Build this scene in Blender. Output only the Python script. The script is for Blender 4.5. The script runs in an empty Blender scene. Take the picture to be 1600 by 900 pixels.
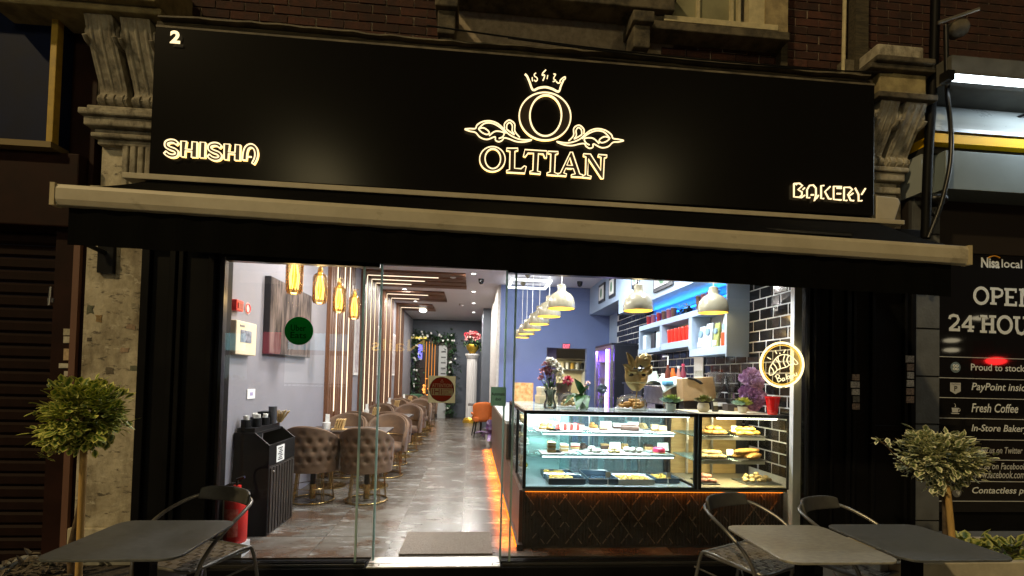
import bpy, bmesh, math, random
from mathutils import Vector, Matrix
R = math.radians
random.seed(7)
sc = bpy.context.scene
col = sc.collection

# ------------------------------------------------------------------ camera
YAW, PITCH, ROLL, F_PX, CY = 4.8, 1.4, 1.43, 740.0, 571.5
EYE = Vector((0, 0, 1.58))
_y, _p, _r = R(YAW), R(PITCH), R(ROLL)
FWD = Vector((math.sin(_y)*math.cos(_p), math.cos(_y)*math.cos(_p), math.sin(_p)))
_r0 = Vector((math.cos(_y), -math.sin(_y), 0)); _u0 = _r0.cross(FWD)
RT = _r0*math.cos(_r) + _u0*math.sin(_r)
UP = _u0*math.cos(_r) - _r0*math.sin(_r)
cam = bpy.data.cameras.new('camera'); co = bpy.data.objects.new('camera', cam); col.objects.link(co)
M4 = Matrix((RT, UP, -FWD)).transposed().to_4x4(); M4.translation = EYE
co.matrix_world = M4
cam.sensor_width = 36; cam.lens = 36*F_PX/1600
cam.shift_y = (CY-450)/1600
cam.clip_start = .05; cam.clip_end = 500
sc.camera = co

def at(px, py, Y=None, X=None, Z=None):
    """the point of the plane X, Y or Z = const that a surveyed photo point lies on"""
    d = FWD*F_PX + RT*(px-800) + UP*(CY-py)
    if Y is not None: t = (Y-EYE.y)/d.y
    elif X is not None: t = (X-EYE.x)/d.x
    else: t = (Z-EYE.z)/d.z
    return EYE + d*t

# ------------------------------------------------------------------ world, sun, exposure
w = bpy.data.worlds.new('World'); sc.world = w; w.use_nodes = True
nt = w.node_tree
SUN_EL, SUN_AZ = 44.0, 148.0      # the street light's side: high, left, in front of the shop
sky = nt.nodes.new('ShaderNodeTexSky'); sky.sky_type = 'NISHITA'; sky.sun_disc = False
sky.sun_elevation = R(SUN_EL); sky.sun_rotation = R(SUN_AZ+90)
nt.links.new(sky.outputs[0], nt.nodes['Background'].inputs[0])
nt.nodes['Background'].inputs[1].default_value = .0012
sun = bpy.data.lights.new('sun', 'SUN'); so = bpy.data.objects.new('sun', sun); col.objects.link(so)
sun.energy = 1.35; sun.color = (1, .74, .36); sun.angle = R(2.0)
SUN_DIR = Vector((-.58, -.52, .66)).normalized()     # towards the light
so.rotation_euler = SUN_DIR.to_track_quat('Z', 'Y').to_euler(); so.location = (-6, -8, 9)
sc.view_settings.view_transform = 'Standard'; sc.view_settings.look = 'None'
sc.view_settings.exposure = 0; sc.view_settings.gamma = 1; sc.view_settings.use_curve_mapping = False
cy_ = sc.cycles
cy_.max_bounces = 8; cy_.diffuse_bounces = 3; cy_.glossy_bounces = 4; cy_.transmission_bounces = 4
cy_.transparent_max_bounces = 24; cy_.caustics_reflective = False; cy_.caustics_refractive = False
cy_.sample_clamp_indirect = 3; cy_.use_denoising = True; cy_.use_light_tree = True

# ------------------------------------------------------------------ materials
MATS = {}
def mat(name, c, rough=.5, metal=0, var=.0, vs=6, c2=None, bump=0, bs=40, spec=.5, stretch=None, coat=0, rnd=0, detail=5):
    if name in MATS: return MATS[name]
    m = bpy.data.materials.new(name); m.use_nodes = True; MATS[name] = m
    n, l = m.node_tree.nodes, m.node_tree.links
    b = n['Principled BSDF']
    b.inputs['Base Color'].default_value = (*c, 1); b.inputs['Roughness'].default_value = rough
    b.inputs['Metallic'].default_value = metal; b.inputs['Specular IOR Level'].default_value = spec
    if coat: b.inputs['Coat Weight'].default_value = coat
    if var or bump or c2:
        tc = n.new('ShaderNodeTexCoord'); src = tc.outputs['Object']
        if rnd:
            oi = n.new('ShaderNodeObjectInfo'); va = n.new('ShaderNodeVectorMath'); va.operation = 'MULTIPLY_ADD'
            l.new(oi.outputs['Random'], va.inputs[0]); va.inputs[1].default_value = (37, 61, 23)
            l.new(src, va.inputs[2]); src = va.outputs[0]
        if stretch:
            mp = n.new('ShaderNodeMapping'); mp.inputs['Scale'].default_value = stretch
            l.new(src, mp.inputs[0]); src = mp.outputs[0]
        nz = n.new('ShaderNodeTexNoise'); nz.inputs['Scale'].default_value = vs; nz.inputs['Detail'].default_value = detail
        nz.inputs['Roughness'].default_value = .62
        l.new(src, nz.inputs['Vector'])
        cr = n.new('ShaderNodeValToRGB')
        d = c2 if c2 else tuple(x*(1-var) for x in c)
        e = c if c2 else tuple(min(1, x*(1+var)) for x in c)
        cr.color_ramp.elements[0].position = .36; cr.color_ramp.elements[1].position = .64
        cr.color_ramp.elements[0].color = (*d, 1); cr.color_ramp.elements[1].color = (*e, 1)
        l.new(nz.outputs['Fac'], cr.inputs[0])
        out = cr.outputs[0]
        if rnd:
            hs = n.new('ShaderNodeHueSaturation'); mr = n.new('ShaderNodeMapRange')
            mr.inputs['To Min'].default_value = 1-rnd; mr.inputs['To Max'].default_value = 1+rnd
            l.new(oi.outputs['Random'], mr.inputs['Value']); l.new(mr.outputs[0], hs.inputs['Value'])
            l.new(out, hs.inputs['Color']); out = hs.outputs[0]
        l.new(out, b.inputs['Base Color'])
        mr2 = n.new('ShaderNodeMapRange'); mr2.inputs['To Min'].default_value = max(.02, rough-.1); mr2.inputs['To Max'].default_value = min(1, rough+.12)
        l.new(nz.outputs['Fac'], mr2.inputs['Value']); l.new(mr2.outputs[0], b.inputs['Roughness'])
        if bump:
            n2 = n.new('ShaderNodeTexNoise'); n2.inputs['Scale'].default_value = bs; n2.inputs['Detail'].default_value = 4
            l.new(src, n2.inputs['Vector'])
            bp = n.new('ShaderNodeBump'); bp.inputs['Strength'].default_value = bump; bp.inputs['Distance'].default_value = .01
            l.new(n2.outputs['Fac'], bp.inputs['Height']); l.new(bp.outputs[0], b.inputs['Normal'])
    return m

def emit(name, c, s):
    if name in MATS: return MATS[name]
    m = bpy.data.materials.new(name); m.use_nodes = True; MATS[name] = m
    n, l = m.node_tree.nodes, m.node_tree.links
    n.remove(n['Principled BSDF']); e = n.new('ShaderNodeEmission')
    e.inputs[0].default_value = (*c, 1); e.inputs[1].default_value = s
    l.new(e.outputs[0], n['Material Output'].inputs[0])
    return m

def glass(name, tint=(1, 1, 1), refl=1.0, rough=.0, tintmix=0, body=None):
    """clear sheet: light passes straight through, Fresnel mirror on top; body adds a share of a dull pigment"""
    if name in MATS: return MATS[name]
    m = bpy.data.materials.new(name); m.use_nodes = True; MATS[name] = m
    n, l = m.node_tree.nodes, m.node_tree.links
    n.remove(n['Principled BSDF'])
    t = n.new('ShaderNodeBsdfTransparent'); t.inputs[0].default_value = (*tint, 1)
    g = n.new('ShaderNodeBsdfGlossy'); g.inputs['Roughness'].default_value = rough
    f = n.new('ShaderNodeFresnel'); f.inputs[0].default_value = 1.45
    mu = n.new('ShaderNodeMath'); mu.operation = 'MULTIPLY'; mu.inputs[1].default_value = refl
    l.new(f.outputs[0], mu.inputs[0])
    mx = n.new('ShaderNodeMixShader'); l.new(mu.outputs[0], mx.inputs[0])
    l.new(t.outputs[0], mx.inputs[1]); l.new(g.outputs[0], mx.inputs[2])
    out = mx.outputs[0]
    if body:
        d = n.new('ShaderNodeBsdfDiffuse'); d.inputs[0].default_value = (*body[1], 1)
        m2 = n.new('ShaderNodeMixShader'); m2.inputs[0].default_value = body[0]
        l.new(out, m2.inputs[1]); l.new(d.outputs[0], m2.inputs[2]); out = m2.outputs[0]
    l.new(out, n['Material Output'].inputs[0])
    return m

# ------------------------------------------------------------------ geometry helpers
ORG = {}
class G:
    def __init__(s): s.v = []; s.f = []
    def add(s, vs, fs):
        k = len(s.v); s.v += [tuple(p) for p in vs]; s.f += [tuple(i+k for i in f) for f in fs]; return s
    def box(s, x0, x1, y0, y1, z0, z1):
        return s.add([(x0,y0,z0),(x1,y0,z0),(x1,y1,z0),(x0,y1,z0),(x0,y0,z1),(x1,y0,z1),(x1,y1,z1),(x0,y1,z1)],
                     [(0,3,2,1),(4,5,6,7),(0,1,5,4),(1,2,6,5),(2,3,7,6),(3,0,4,7)])
    def hexa(s, a, b):   # bottom ring of four, top ring of four
        return s.add(list(a)+list(b), [(0,3,2,1),(4,5,6,7),(0,1,5,4),(1,2,6,5),(2,3,7,6),(3,0,4,7)])
    def cbox(s, c, sz, rz=0, rx=0, ry=0):
        m = Matrix.Translation(c) @ Matrix.Rotation(rz,4,'Z') @ Matrix.Rotation(ry,4,'Y') @ Matrix.Rotation(rx,4,'X')
        h = [q/2 for q in sz]
        vs = [m @ Vector((a*h[0],b*h[1],c_*h[2])) for c_ in (-1,1) for a,b in ((-1,-1),(1,-1),(1,1),(-1,1))]
        return s.hexa(vs[:4], vs[4:])
    def lathe(s, prof, c=(0,0,0), n=24, cap=True):
        k = len(prof); vs = []
        for r, z in prof:
            for i in range(n):
                a = 2*math.pi*i/n; vs.append((c[0]+r*math.cos(a), c[1]+r*math.sin(a), c[2]+z))
        fs = [(j*n+i, j*n+(i+1)%n, (j+1)*n+(i+1)%n, (j+1)*n+i) for j in range(k-1) for i in range(n)]
        if cap:
            fs.append(tuple(range(n-1,-1,-1))); fs.append(tuple((k-1)*n+i for i in range(n)))
        return s.add(vs, fs)
    def tube(s, pts, r, n=8, closed=False, cap=True):
        pts = [Vector(p) for p in pts]; m = len(pts)
        if m < 2: return s
        rs = r if isinstance(r, (list, tuple)) else [r]*m
        vs = []; prev = None
        for i in range(m):
            if closed: t = pts[(i+1)%m]-pts[i-1]
            else: t = pts[min(i+1,m-1)]-pts[max(i-1,0)]
            if t.length < 1e-9: t = Vector((0,0,1))
            t.normalize()
            if prev is None:
                a = Vector((0,0,1)) if abs(t.z) < .9 else Vector((1,0,0))
                u = t.cross(a).normalized()
            else:
                u = (prev - t*prev.dot(t))
                u = u.normalized() if u.length > 1e-6 else t.orthogonal().normalized()
            prev = u; w_ = t.cross(u)
            for j in range(n):
                a = 2*math.pi*j/n; vs.append(pts[i] + (u*math.cos(a)+w_*math.sin(a))*rs[i])
        q = m if closed else m-1
        fs = [(i*n+j, i*n+(j+1)%n, ((i+1)%m)*n+(j+1)%n, ((i+1)%m)*n+j) for i in range(q) for j in range(n)]
        if cap and not closed:
            fs.append(tuple(range(n-1,-1,-1))); fs.append(tuple((m-1)*n+j for j in range(n)))
        return s.add(vs, fs)
    def prism(s, poly, n):  # poly: 3-D points of a plane outline, n: extrusion vector
        k = len(poly); n = Vector(n); a = [Vector(p) for p in poly]; b = [p+n for p in a]
        return s.add(a+b, [tuple(range(k-1,-1,-1)), tuple(range(k,2*k))]+[(i,(i+1)%k,k+(i+1)%k,k+i) for i in range(k)])
    def ball(s, c, r, n=12, m=8, jit=0, rz=0):
        r = (r,r,r) if not isinstance(r,(tuple,list)) else r
        vs = []; cz, sz = math.cos(rz), math.sin(rz)
        for i in range(m+1):
            th = math.pi*i/m
            for j in range(n):
                ph = 2*math.pi*j/n; q = 1+(random.uniform(-jit,jit) if 0<i<m else 0)
                x, y = r[0]*math.sin(th)*math.cos(ph)*q, r[1]*math.sin(th)*math.sin(ph)*q
                vs.append((c[0]+x*cz-y*sz, c[1]+x*sz+y*cz, c[2]+r[2]*math.cos(th)*q))
        return s.add(vs, [(i*n+j,(i+1)*n+j,(i+1)*n+(j+1)%n,i*n+(j+1)%n) for i in range(m) for j in range(n)])
    def grid(s, fn, nu, nv, thick=None):
        vs = [fn(i/nu, j/nv) for j in range(nv+1) for i in range(nu+1)]
        return s.add(vs, [(j*(nu+1)+i, j*(nu+1)+i+1, (j+1)*(nu+1)+i+1, (j+1)*(nu+1)+i) for j in range(nv) for i in range(nu)])
    def mesh(s, name, m, org=(0,0,0), smooth=None):
        me = bpy.data.meshes.new(name)
        o = Vector(org)
        me.from_pydata([tuple(Vector(p)-o) for p in s.v], [], s.f); me.validate()
        bm = bmesh.new(); bm.from_mesh(me); bmesh.ops.recalc_face_normals(bm, faces=bm.faces); bm.to_mesh(me); bm.free()
        if m: me.materials.append(m)
        if smooth:
            for p in me.polygons: p.use_smooth = True
            me.set_sharp_from_angle(angle=R(smooth))
        me.update(); return me
    def build(s, name, m, parent=None, smooth=None, bevel=0, label=None, kind=None):
        me = s.mesh(name, m, ORG.get(parent.name, (0,0,0)) if parent else (0,0,0), smooth)
        o = bpy.data.objects.new(name, me); col.objects.link(o)
        if parent: o.parent = parent; ORG[o.name] = ORG.get(parent.name, (0,0,0))
        if bevel:
            b = o.modifiers.new('bevel', 'BEVEL'); b.width = bevel; b.segments = 2; b.limit_method = 'ANGLE'
        if label: o['label'] = label
        if kind: o['kind'] = kind
        return o

def thing(name, label, cat, loc=(0,0,0), group=None, local=False):
    o = bpy.data.objects.new(name, None); col.objects.link(o); o.empty_display_size = .1
    o.location = loc; o['label'] = label; o['category'] = cat
    if group: o['group'] = group
    ORG[o.name] = (0,0,0) if local else tuple(loc)
    return o
def tag(o, label, cat, group=None):
    o['label'] = label; o['category'] = cat
    if group: o['group'] = group
    return o
def struct(g, name, m, **k):
    o = g.build(name, m, **k); o['kind'] = 'structure'; return o
def copy_tree(o, parent=None):
    c = o.copy(); col.objects.link(c)
    if parent: c.parent = parent
    for ch in list(o.children): copy_tree(ch, c)
    return c
def dup(root, loc, rz=0, label=None, scale=None):
    c = copy_tree(root); c.location = loc; c.rotation_euler = (0,0,rz)
    if label: c['label'] = label
    if scale: c.scale = scale
    return c
def share(name, me, loc, parent, rot=None, label=None):
    o = bpy.data.objects.new(name, me); col.objects.link(o)
    if parent:
        o.parent = parent; loc = Vector(loc)-Vector(ORG.get(parent.name,(0,0,0)))
    o.location = loc
    if rot: o.rotation_euler = rot
    if label: o['label'] = label
    return o
def smooth_path(pts, k=5, closed=False):
    P = [Vector(p) for p in pts]; n = len(P); out = []
    rng = range(n) if closed else range(n-1)
    for i in rng:
        p0 = P[i-1] if (closed or i > 0) else P[0]; p1 = P[i]; p2 = P[(i+1)%n]
        p3 = P[(i+2)%n] if (closed or i+2 < n) else P[-1]
        for j in range(k):
            t = j/k
            out.append(.5*((2*p1)+(p2-p0)*t+(2*p0-5*p1+4*p2-p3)*t*t+(3*p1-p0-3*p2+p3)*t**3))
    if not closed: out.append(P[-1])
    return out
def ellipse(cx, cy, rx, ry, n=40, tilt=0):
    c, s = math.cos(tilt), math.sin(tilt)
    return [(cx+rx*math.cos(a)*c-ry*math.sin(a)*s, cy+rx*math.cos(a)*s+ry*math.sin(a)*c) for a in (2*math.pi*i/n for i in range(n))]
def text(body, p0, width, height, m, parent=None, name='lettering', right=(1,0,0), up=(0,0,1), depth=.002, bold=0, shear=0, label=None):
    """flat lettering whose ink box starts at p0 and measures width x height (either may be None)"""
    c = bpy.data.curves.new('t', 'FONT'); c.body = body; c.offset = bold; c.shear = shear; c.resolution_u = 3
    t = bpy.data.objects.new('t', c); col.objects.link(t)
    dg = bpy.context.evaluated_depsgraph_get(); dg.update()
    me0 = bpy.data.meshes.new_from_object(t.evaluated_get(dg))
    vs = [v.co.copy() for v in me0.vertices]; fs = [tuple(p.vertices) for p in me0.polygons]
    bpy.data.objects.remove(t); bpy.data.curves.remove(c); bpy.data.meshes.remove(me0)
    x0 = min(v.x for v in vs); x1 = max(v.x for v in vs); y0 = min(v.y for v in vs); y1 = max(v.y for v in vs)
    sx = width/(x1-x0) if width else height/(y1-y0); sy = height/(y1-y0) if height else sx
    r, u = Vector(right).normalized(), Vector(up).normalized(); n = r.cross(u)
    p0 = Vector(p0)
    g = G(); g.add([p0 + r*(v.x-x0)*sx + u*(v.y-y0)*sy + n*depth for v in vs], fs)
    return g.build(name, m, parent, label=label)
def film(name, c, trans=.5):
    """printed film on glass: part of the light from behind comes through"""
    if name in MATS: return MATS[name]
    m = bpy.data.materials.new(name); m.use_nodes = True; MATS[name] = m
    n, l = m.node_tree.nodes, m.node_tree.links
    n.remove(n['Principled BSDF'])
    d = n.new('ShaderNodeBsdfDiffuse'); d.inputs[0].default_value = (*c, 1)
    t = n.new('ShaderNodeBsdfTranslucent'); t.inputs[0].default_value = (*c, 1)
    mx = n.new('ShaderNodeMixShader'); mx.inputs[0].default_value = trans
    l.new(d.outputs[0], mx.inputs[1]); l.new(t.outputs[0], mx.inputs[2]); l.new(mx.outputs[0], n['Material Output'].inputs[0])
    return m
def area(name, loc, size, energy, c, d=(0,0,-1), size_y=None, spread=None, shape=None):
    L = bpy.data.lights.new(name, 'AREA'); L.energy = energy; L.color = c; L.size = size
    if size_y: L.shape = 'RECTANGLE'; L.size_y = size_y
    elif shape: L.shape = shape
    if spread: L.spread = R(spread)
    o = bpy.data.objects.new(name, L); col.objects.link(o); o.location = loc
    z = -Vector(d).normalized(); x = Vector((1,0,0))-z*z.x; x = x.normalized() if x.length > .05 else Vector((0,1,0)); y = z.cross(x)
    o.rotation_euler = Matrix((x,y,z)).transposed().to_euler()
    return o
def point(name, loc, energy, c, r=.05):
    L = bpy.data.lights.new(name, 'POINT'); L.energy = energy; L.color = c; L.shadow_soft_size = r
    o = bpy.data.objects.new(name, L); col.objects.link(o); o.location = loc; return o

# shared materials
BLACK = mat('black_paint', (.0045,.0045,.005), .5, var=.25, vs=3, bump=.05, bs=60, spec=.10)
BLACKM = mat('black_metal', (.015,.015,.016), .3, .4)
PANEL = mat('gloss_black_panel', (.007,.0065,.006), .21, spec=.11)
ALU = mat('brushed_aluminium', (.55,.55,.56), .3, 1, var=.1, vs=30)
CHROME = mat('chrome', (.8,.8,.8), .1, 1)
GOLD = mat('gold_metal', (.85,.55,.2), .2, 1)
WHITE = mat('white_plastic', (.78,.77,.74), .4)
STONE = mat('weathered_stone', (.46,.42,.33), .85, c2=(.25,.22,.17), vs=9, bump=.6, bs=30)
STONED = mat('dark_stone', (.15,.125,.085), .9, c2=(.035,.03,.024), vs=7, bump=.6, bs=30)  # darker, blotchier tone of the stone
WOOD = mat('warm_wood', (.17,.075,.036), .45, c2=(.10,.042,.02), vs=6, stretch=(14,14,1))
WOODX = mat('warm_wood_across', (.17,.075,.036), .45, c2=(.10,.042,.02), vs=6, stretch=(1,14,14))
CREAM = mat('cream_board', (.72,.62,.42), .6, var=.08, vs=10)
PAPER = mat('white_paper', (.8,.79,.75), .7)
RED = mat('red_plastic', (.72,.025,.02), .35)
DGREEN = mat('leaf_green', (.03,.075,.018), .5, var=.4, vs=30)
HALO = emit('gold_halo_led', (1,.58,.16), 3.2)
GLOW = emit('warm_halo_led', (1,.76,.40), 1.75)
# ================================================================== SETTING AND STREET FRONT
FZ, CZ, XL, XR, YG, YB = .10, 3.55, -2.12, 2.95, 3.82, 16.9
PAVE = mat('paving', (.16,.15,.14), .8, c2=(.09,.085,.08), vs=4, bump=.3, bs=60)
g = G().box(-30,30,-2.2,3.72,-.05,0); struct(g, 'pavement', PAVE)
struct(G().box(-40,40,-11,-2.2,-.2,-.12), 'road', mat('asphalt', (.05,.05,.05), .85, var=.3, vs=20, bump=.3))
struct(G().box(-40,40,-18,-11,-.2,0), 'far_pavement', PAVE)

# ---- shop front -----------------------------------------------------------------------------
sf = thing('shopfront', 'black framed bakery shopfront with tall clear glass panes and raised sill', 'shopfront', (.4, YG, 0))
g = G().box(-2.50,3.84,3.745,3.95,0,.085); g.box(-1.95,-.79,3.80,3.875,.0855,.112); g.box(.27,2.89,3.80,3.875,.0855,.112)
g.build('plinth', BLACK, sf, bevel=.006)
g = G().box(-2.5,3.84,3.72,3.98,2.53,2.93); g.box(-1.95,2.90,3.775,3.87,2.455,2.53)
g.build('header', BLACK, sf, bevel=.004)
g = G().box(-.60,-.31,3.76,3.774,2.44,2.53); g.box(.02,.26,3.76,3.774,2.44,2.53); g.box(-.31,.02,3.765,3.774,2.468,2.53); g.build('door_gear', BLACKM, sf)
# moulded black side panels
g = G().box(-2.50,-1.95,3.80,4.0,.085,2.53)
for x0,x1 in ((-2.50,-2.44),(-2.30,-2.255),(-2.235,-2.20),(-2.02,-1.975)): g.box(x0,x1,3.765,3.80,.085,2.53)
g.build('side_panel', BLACK, sf, bevel=.005)
g = G().box(2.89,3.84,3.80,4.0,.085,2.53)
for x0,x1 in ((2.89,2.92),(3.03,3.05),(3.17,3.21),(3.23,3.255),(3.40,3.43),(3.70,3.73),(3.76,3.79)): g.box(x0,x1,3.765,3.80,.085,2.53)
for z in (.35,1.2): g.box(3.44,3.70,3.785,3.80,z,z+.05)
g.build('side_panel', BLACK, sf, bevel=.005)
GLASSM = glass('shop_glass', (.985,.995,.99), .85)
GEDGE = film('glass_edge', (.55,.68,.63), .6)
for x0,x1,y in ((-1.925,-.735,3.835),(.262,2.868,3.835)):
    p = G().box(x0,x1,y,y+.010,.112,2.455).build('glass_pane', GLASSM, sf)
dl = G().box(-.86,.335,3.805,3.815,.1005,2.455).build('glass_door', GLASSM, sf)
for x in (-.868,.337): G().box(x-.008,x+.008,3.803,3.817,.1005,2.455).build('edge', GEDGE, dl)
for x in (-.737,.264): G().box(x-.008,x+.008,3.833,3.847,.112,2.455).build('glass_edge', GEDGE, sf)
for x in (-1.935,2.880): G().box(x-.012,x+.012,3.815,3.87,.112,2.455).build('frame_post', BLACKM, sf)
G().box(-1.91,-.75,3.80,3.86,2.425,2.455).build('top_rail', BLACKM, sf); G().box(.27,2.865,3.80,3.86,2.425,2.455).build('top_rail', BLACKM, sf)
G().box(-1.93,2.87,3.755,3.776,2.47,2.482).build('rail_trim', ALU, sf)
G().box(-1.93,-.79,3.785,3.7995,.0855,.103).build('rail_trim', mat('dull_metal',(.2,.19,.17),.4,1), sf); G().box(.28,2.87,3.785,3.7995,.0855,.103).build('rail_trim', mat('dull_metal',(.2,.19,.17),.4,1), sf)
t = G().box(-.77,.262,3.742,3.945,.0856,.0995).build('threshold', mat('bright_steel',(.72,.68,.62),.35,1,var=.1,vs=20), sf, bevel=.004)
for x in (-.68,.2): G().lathe([(.008,0),(.008,.003),(0,.0035)],(x,3.78,.0996),10).build('screw', BLACKM, t)
for px in (348,352): pass
# ---- fascia sign ----------------------------------------------------------------------------
FY = 3.50
fs = thing('fascia_sign', 'long gloss black fascia sign with glowing OLTIAN crown emblem and lettering', 'shop sign', (.43, FY, 2.945))
G().box(-2.30,3.165,FY,3.80,2.945,4.0).build('panel', PANEL, fs, bevel=.004)
FACE = mat('letter_face', (.030,.016,.010), .4)
def zoomed(x0,y0,k): return lambda p: (x0+p[0]/k, y0+p[1]/k)
Z1 = zoomed(720,95,4.615); Z2 = zoomed(240,200,8.889); Z3 = zoomed(1220,270,10)
def onface(pts, zz, d=.022): return [at(*zz(p), Y=FY-d) for p in pts]
def letter(outer, zz, inner=None, d=.022, r=.0042, name='letter', smooth=0, fill=True):
    po = onface(outer, zz)
    if smooth: po = smooth_path(po, smooth, True)
    if inner is None and fill: f = G().prism([p+Vector((0,.004,0)) for p in po], (0,.016,0))
    else:
        f = G()
        if inner is not None:
            pi = onface(inner, zz)
            if smooth: pi = smooth_path(pi, smooth, True)
    if inner is not None:   # ring: bridge outer and inner by nearest angle
        n = 64
        def resample(P):
            L=[0]
            for a,b in zip(P,P[1:]+P[:1]): L.append(L[-1]+(b-a).length)
            out=[]; j=0
            for i in range(n):
                s=L[-1]*i/n
                while L[j+1]<s: j+=1
                q=(s-L[j])/max(1e-9,L[j+1]-L[j]); out.append(P[j].lerp(P[(j+1)%len(P)],q))
            return out
        A=resample(po); B=resample(pi)
        k0=min(range(n), key=lambda k:(B[k]-A[0]).length); B=B[k0:]+B[:k0]
        if (B[n//8]-A[n//8]).length > (B[-(n//8)]-A[n//8]).length: B=[B[0]]+B[:0:-1]
        dv=Vector((0,.004,0)); e=Vector((0,.020,0))
        vs=[p+dv for p in A]+[p+dv for p in B]+[p+e for p in A]+[p+e for p in B]
        f.add(vs,[(i,(i+1)%n,n+(i+1)%n,n+i) for i in range(n)]+[(2*n+i,2*n+(i+1)%n,(i+1)%n,i) for i in range(n)]+[(n+i,n+(i+1)%n,3*n+(i+1)%n,3*n+i) for i in range(n)])
    o = f.build(name, FACE, fs)
    h = G().tube(po, r, 6, True)
    if inner is not None: h.tube(pi, r*1.15, 6, True)
    h.build('glowing_edge', GLOW, o)
    k = G().tube([p+Vector((0,d-.008,0)) for p in po], .0035, 5, True)
    if inner is not None: k.tube([p+Vector((0,d-.008,0)) for p in pi], .0035, 5, True)
    k.build('halo_led', HALO, o)
    return o
# the name
letter(ellipse(228,708,92,90,40), Z1, ellipse(231,705,56,72,36))
letter([(330,630),(412,630),(412,645),(390,652),(388,775),(435,778),(458,758),(472,762),(462,810),(330,803),(330,790),(352,783),(355,652),(330,645)], Z1)
letter([(462,640),(620,650),(618,700),(605,698),(595,672),(560,668),(553,795),(575,802),(575,816),(498,809),(498,797),(520,790),(525,665),(485,665),(465,692),(452,687)], Z1)
letter([(628,652),(702,655),(702,668),(682,675),(676,805),(700,814),(698,827),(622,821),(622,808),(645,800),(650,672),(628,665)], Z1)
letter([(790,658),(805,658),(858,815),(880,823),(880,839),(798,835),(798,821),(825,815),(812,778),(757,775),(742,808),(763,816),(761,831),(700,826),(702,813),(718,808)], Z1, [(787,697),(805,755),(765,752)])
letter([(885,670),(935,672),(1010,790),(1012,695),(990,688),(992,675),(1055,680),(1053,694),(1035,700),(1028,850),(1013,848),(920,707),(915,825),(942,833),(940,846),(880,840),(882,828),(900,820),(903,692),(885,685)], Z1)
# emblem: ring, crown, scrolls
letter(ellipse(607,400,186,172,56,.12), Z1, ellipse(612,394,114,148,48,.04), r=.0055, name='emblem_ring')
cr = G()
for pts,r in (([(463,97),(478,112),(495,150),(520,210),(562,196),(612,190),(660,203),(705,222),(722,180),(740,140)],.0075),
            ([(515,120),(515,130),(518,147)],.004),([(542,88),(530,98),(532,110),(548,122),(552,138),(540,148),(530,138)],.004),
            ([(613,66),(592,88),(588,103),(604,104),(600,125),(592,142)],.005),([(627,105),(622,130)],.004),
            ([(668,95),(684,98),(674,115),(670,130),(684,142),(664,150)],.004),([(688,148),(700,160),(715,158),(716,142),(735,124),(752,116),(752,132),(738,136)],.0045)):
    cr.tube(smooth_path(onface(pts,Z1),4), r, 6)
cr.build('crown', GLOW, fs)
SCR = [[(28,492),(66,489),(105,488),(118,462),(160,438),(215,434),(265,452),(305,486),(345,528),(400,558),(450,570),(512,570),(460,585),(400,582),(345,562),(312,556),(300,572),(275,584),(250,572),(246,548),(190,567),(140,552),(106,517),(66,508),(28,494)],
       [(128,490),(170,452),(225,450),(280,478),(328,522)], [(128,490),(160,483),(190,498),(206,520),(186,531),(152,516),(128,492)],
       [(205,540),(250,508),(310,518),(302,548),(274,560)], [(316,486),(316,452),(350,428),(388,455),(390,508),(425,552)],
       [(330,492),(334,458),(356,446),(372,470),(370,505),(386,532),(354,512),(330,492)]]
for side in (0,1):
    q = G()
    for s in SCR:
        if side: s = [(1203-x, y+.072*((1203-x)-x)) for x,y in s]
        q.tube(smooth_path(onface(s,Z1),4), .0050, 6)
    q.build('scroll', GLOW, fs)
    hq = G()
    for s in SCR[:1]:
        if side: s = [(1203-x, y+.072*((1203-x)-x)) for x,y in s]
        hq.tube(smooth_path(onface(s,Z1,.009),4), .0035, 5)
    hq.build('halo_led', HALO, fs)
# SHISHA
def ribbon(c, w):
    c = [Vector((*p,0)) for p in c]; c = smooth_path(c, 4); L=[]; Rr=[]
    for i,p in enumerate(c):
        t=(c[min(i+1,len(c)-1)]-c[max(i-1,0)]).normalized(); n=Vector((-t.y,t.x,0)); ww = w[0]+(w[1]-w[0])*i/(len(c)-1) if isinstance(w,tuple) else w
        L.append(p+n*ww); Rr.append(p-n*ww)
    return [(p.x,p.y) for p in L+Rr[::-1]]
Sc = [(330,222),(290,188),(232,180),(180,202),(180,250),(230,282),(290,305),(322,340),(305,378),(250,388),(195,368),(158,335)]
H_ = [(380,180),(458,185),(442,292),(530,297),(535,190),(605,195),(600,410),(525,405),(528,322),(440,317),(435,402),(378,395)]
A_ = [(1262,445),(1270,350),(1295,275),(1350,245),(1405,275),(1428,345),(1418,420),(1380,495)]
letter(ribbon(Sc,22), Z2, r=.0048); letter(H_, Z2, r=.0048)
letter([(648,195),(720,200),(712,415),(640,410)], Z2, r=.0048)
letter(ribbon([(x+602,y+44) for x,y in Sc],22), Z2, r=.0048); letter([(x+600,y+40) for x,y in H_], Z2, r=.0048)
a = letter(ribbon(A_,(30,18)), Z2, r=.0048)
G().tube(onface([(1300,400),(1362,402)],Z2), .006, 6).build('crossbar', GLOW, a)
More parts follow.
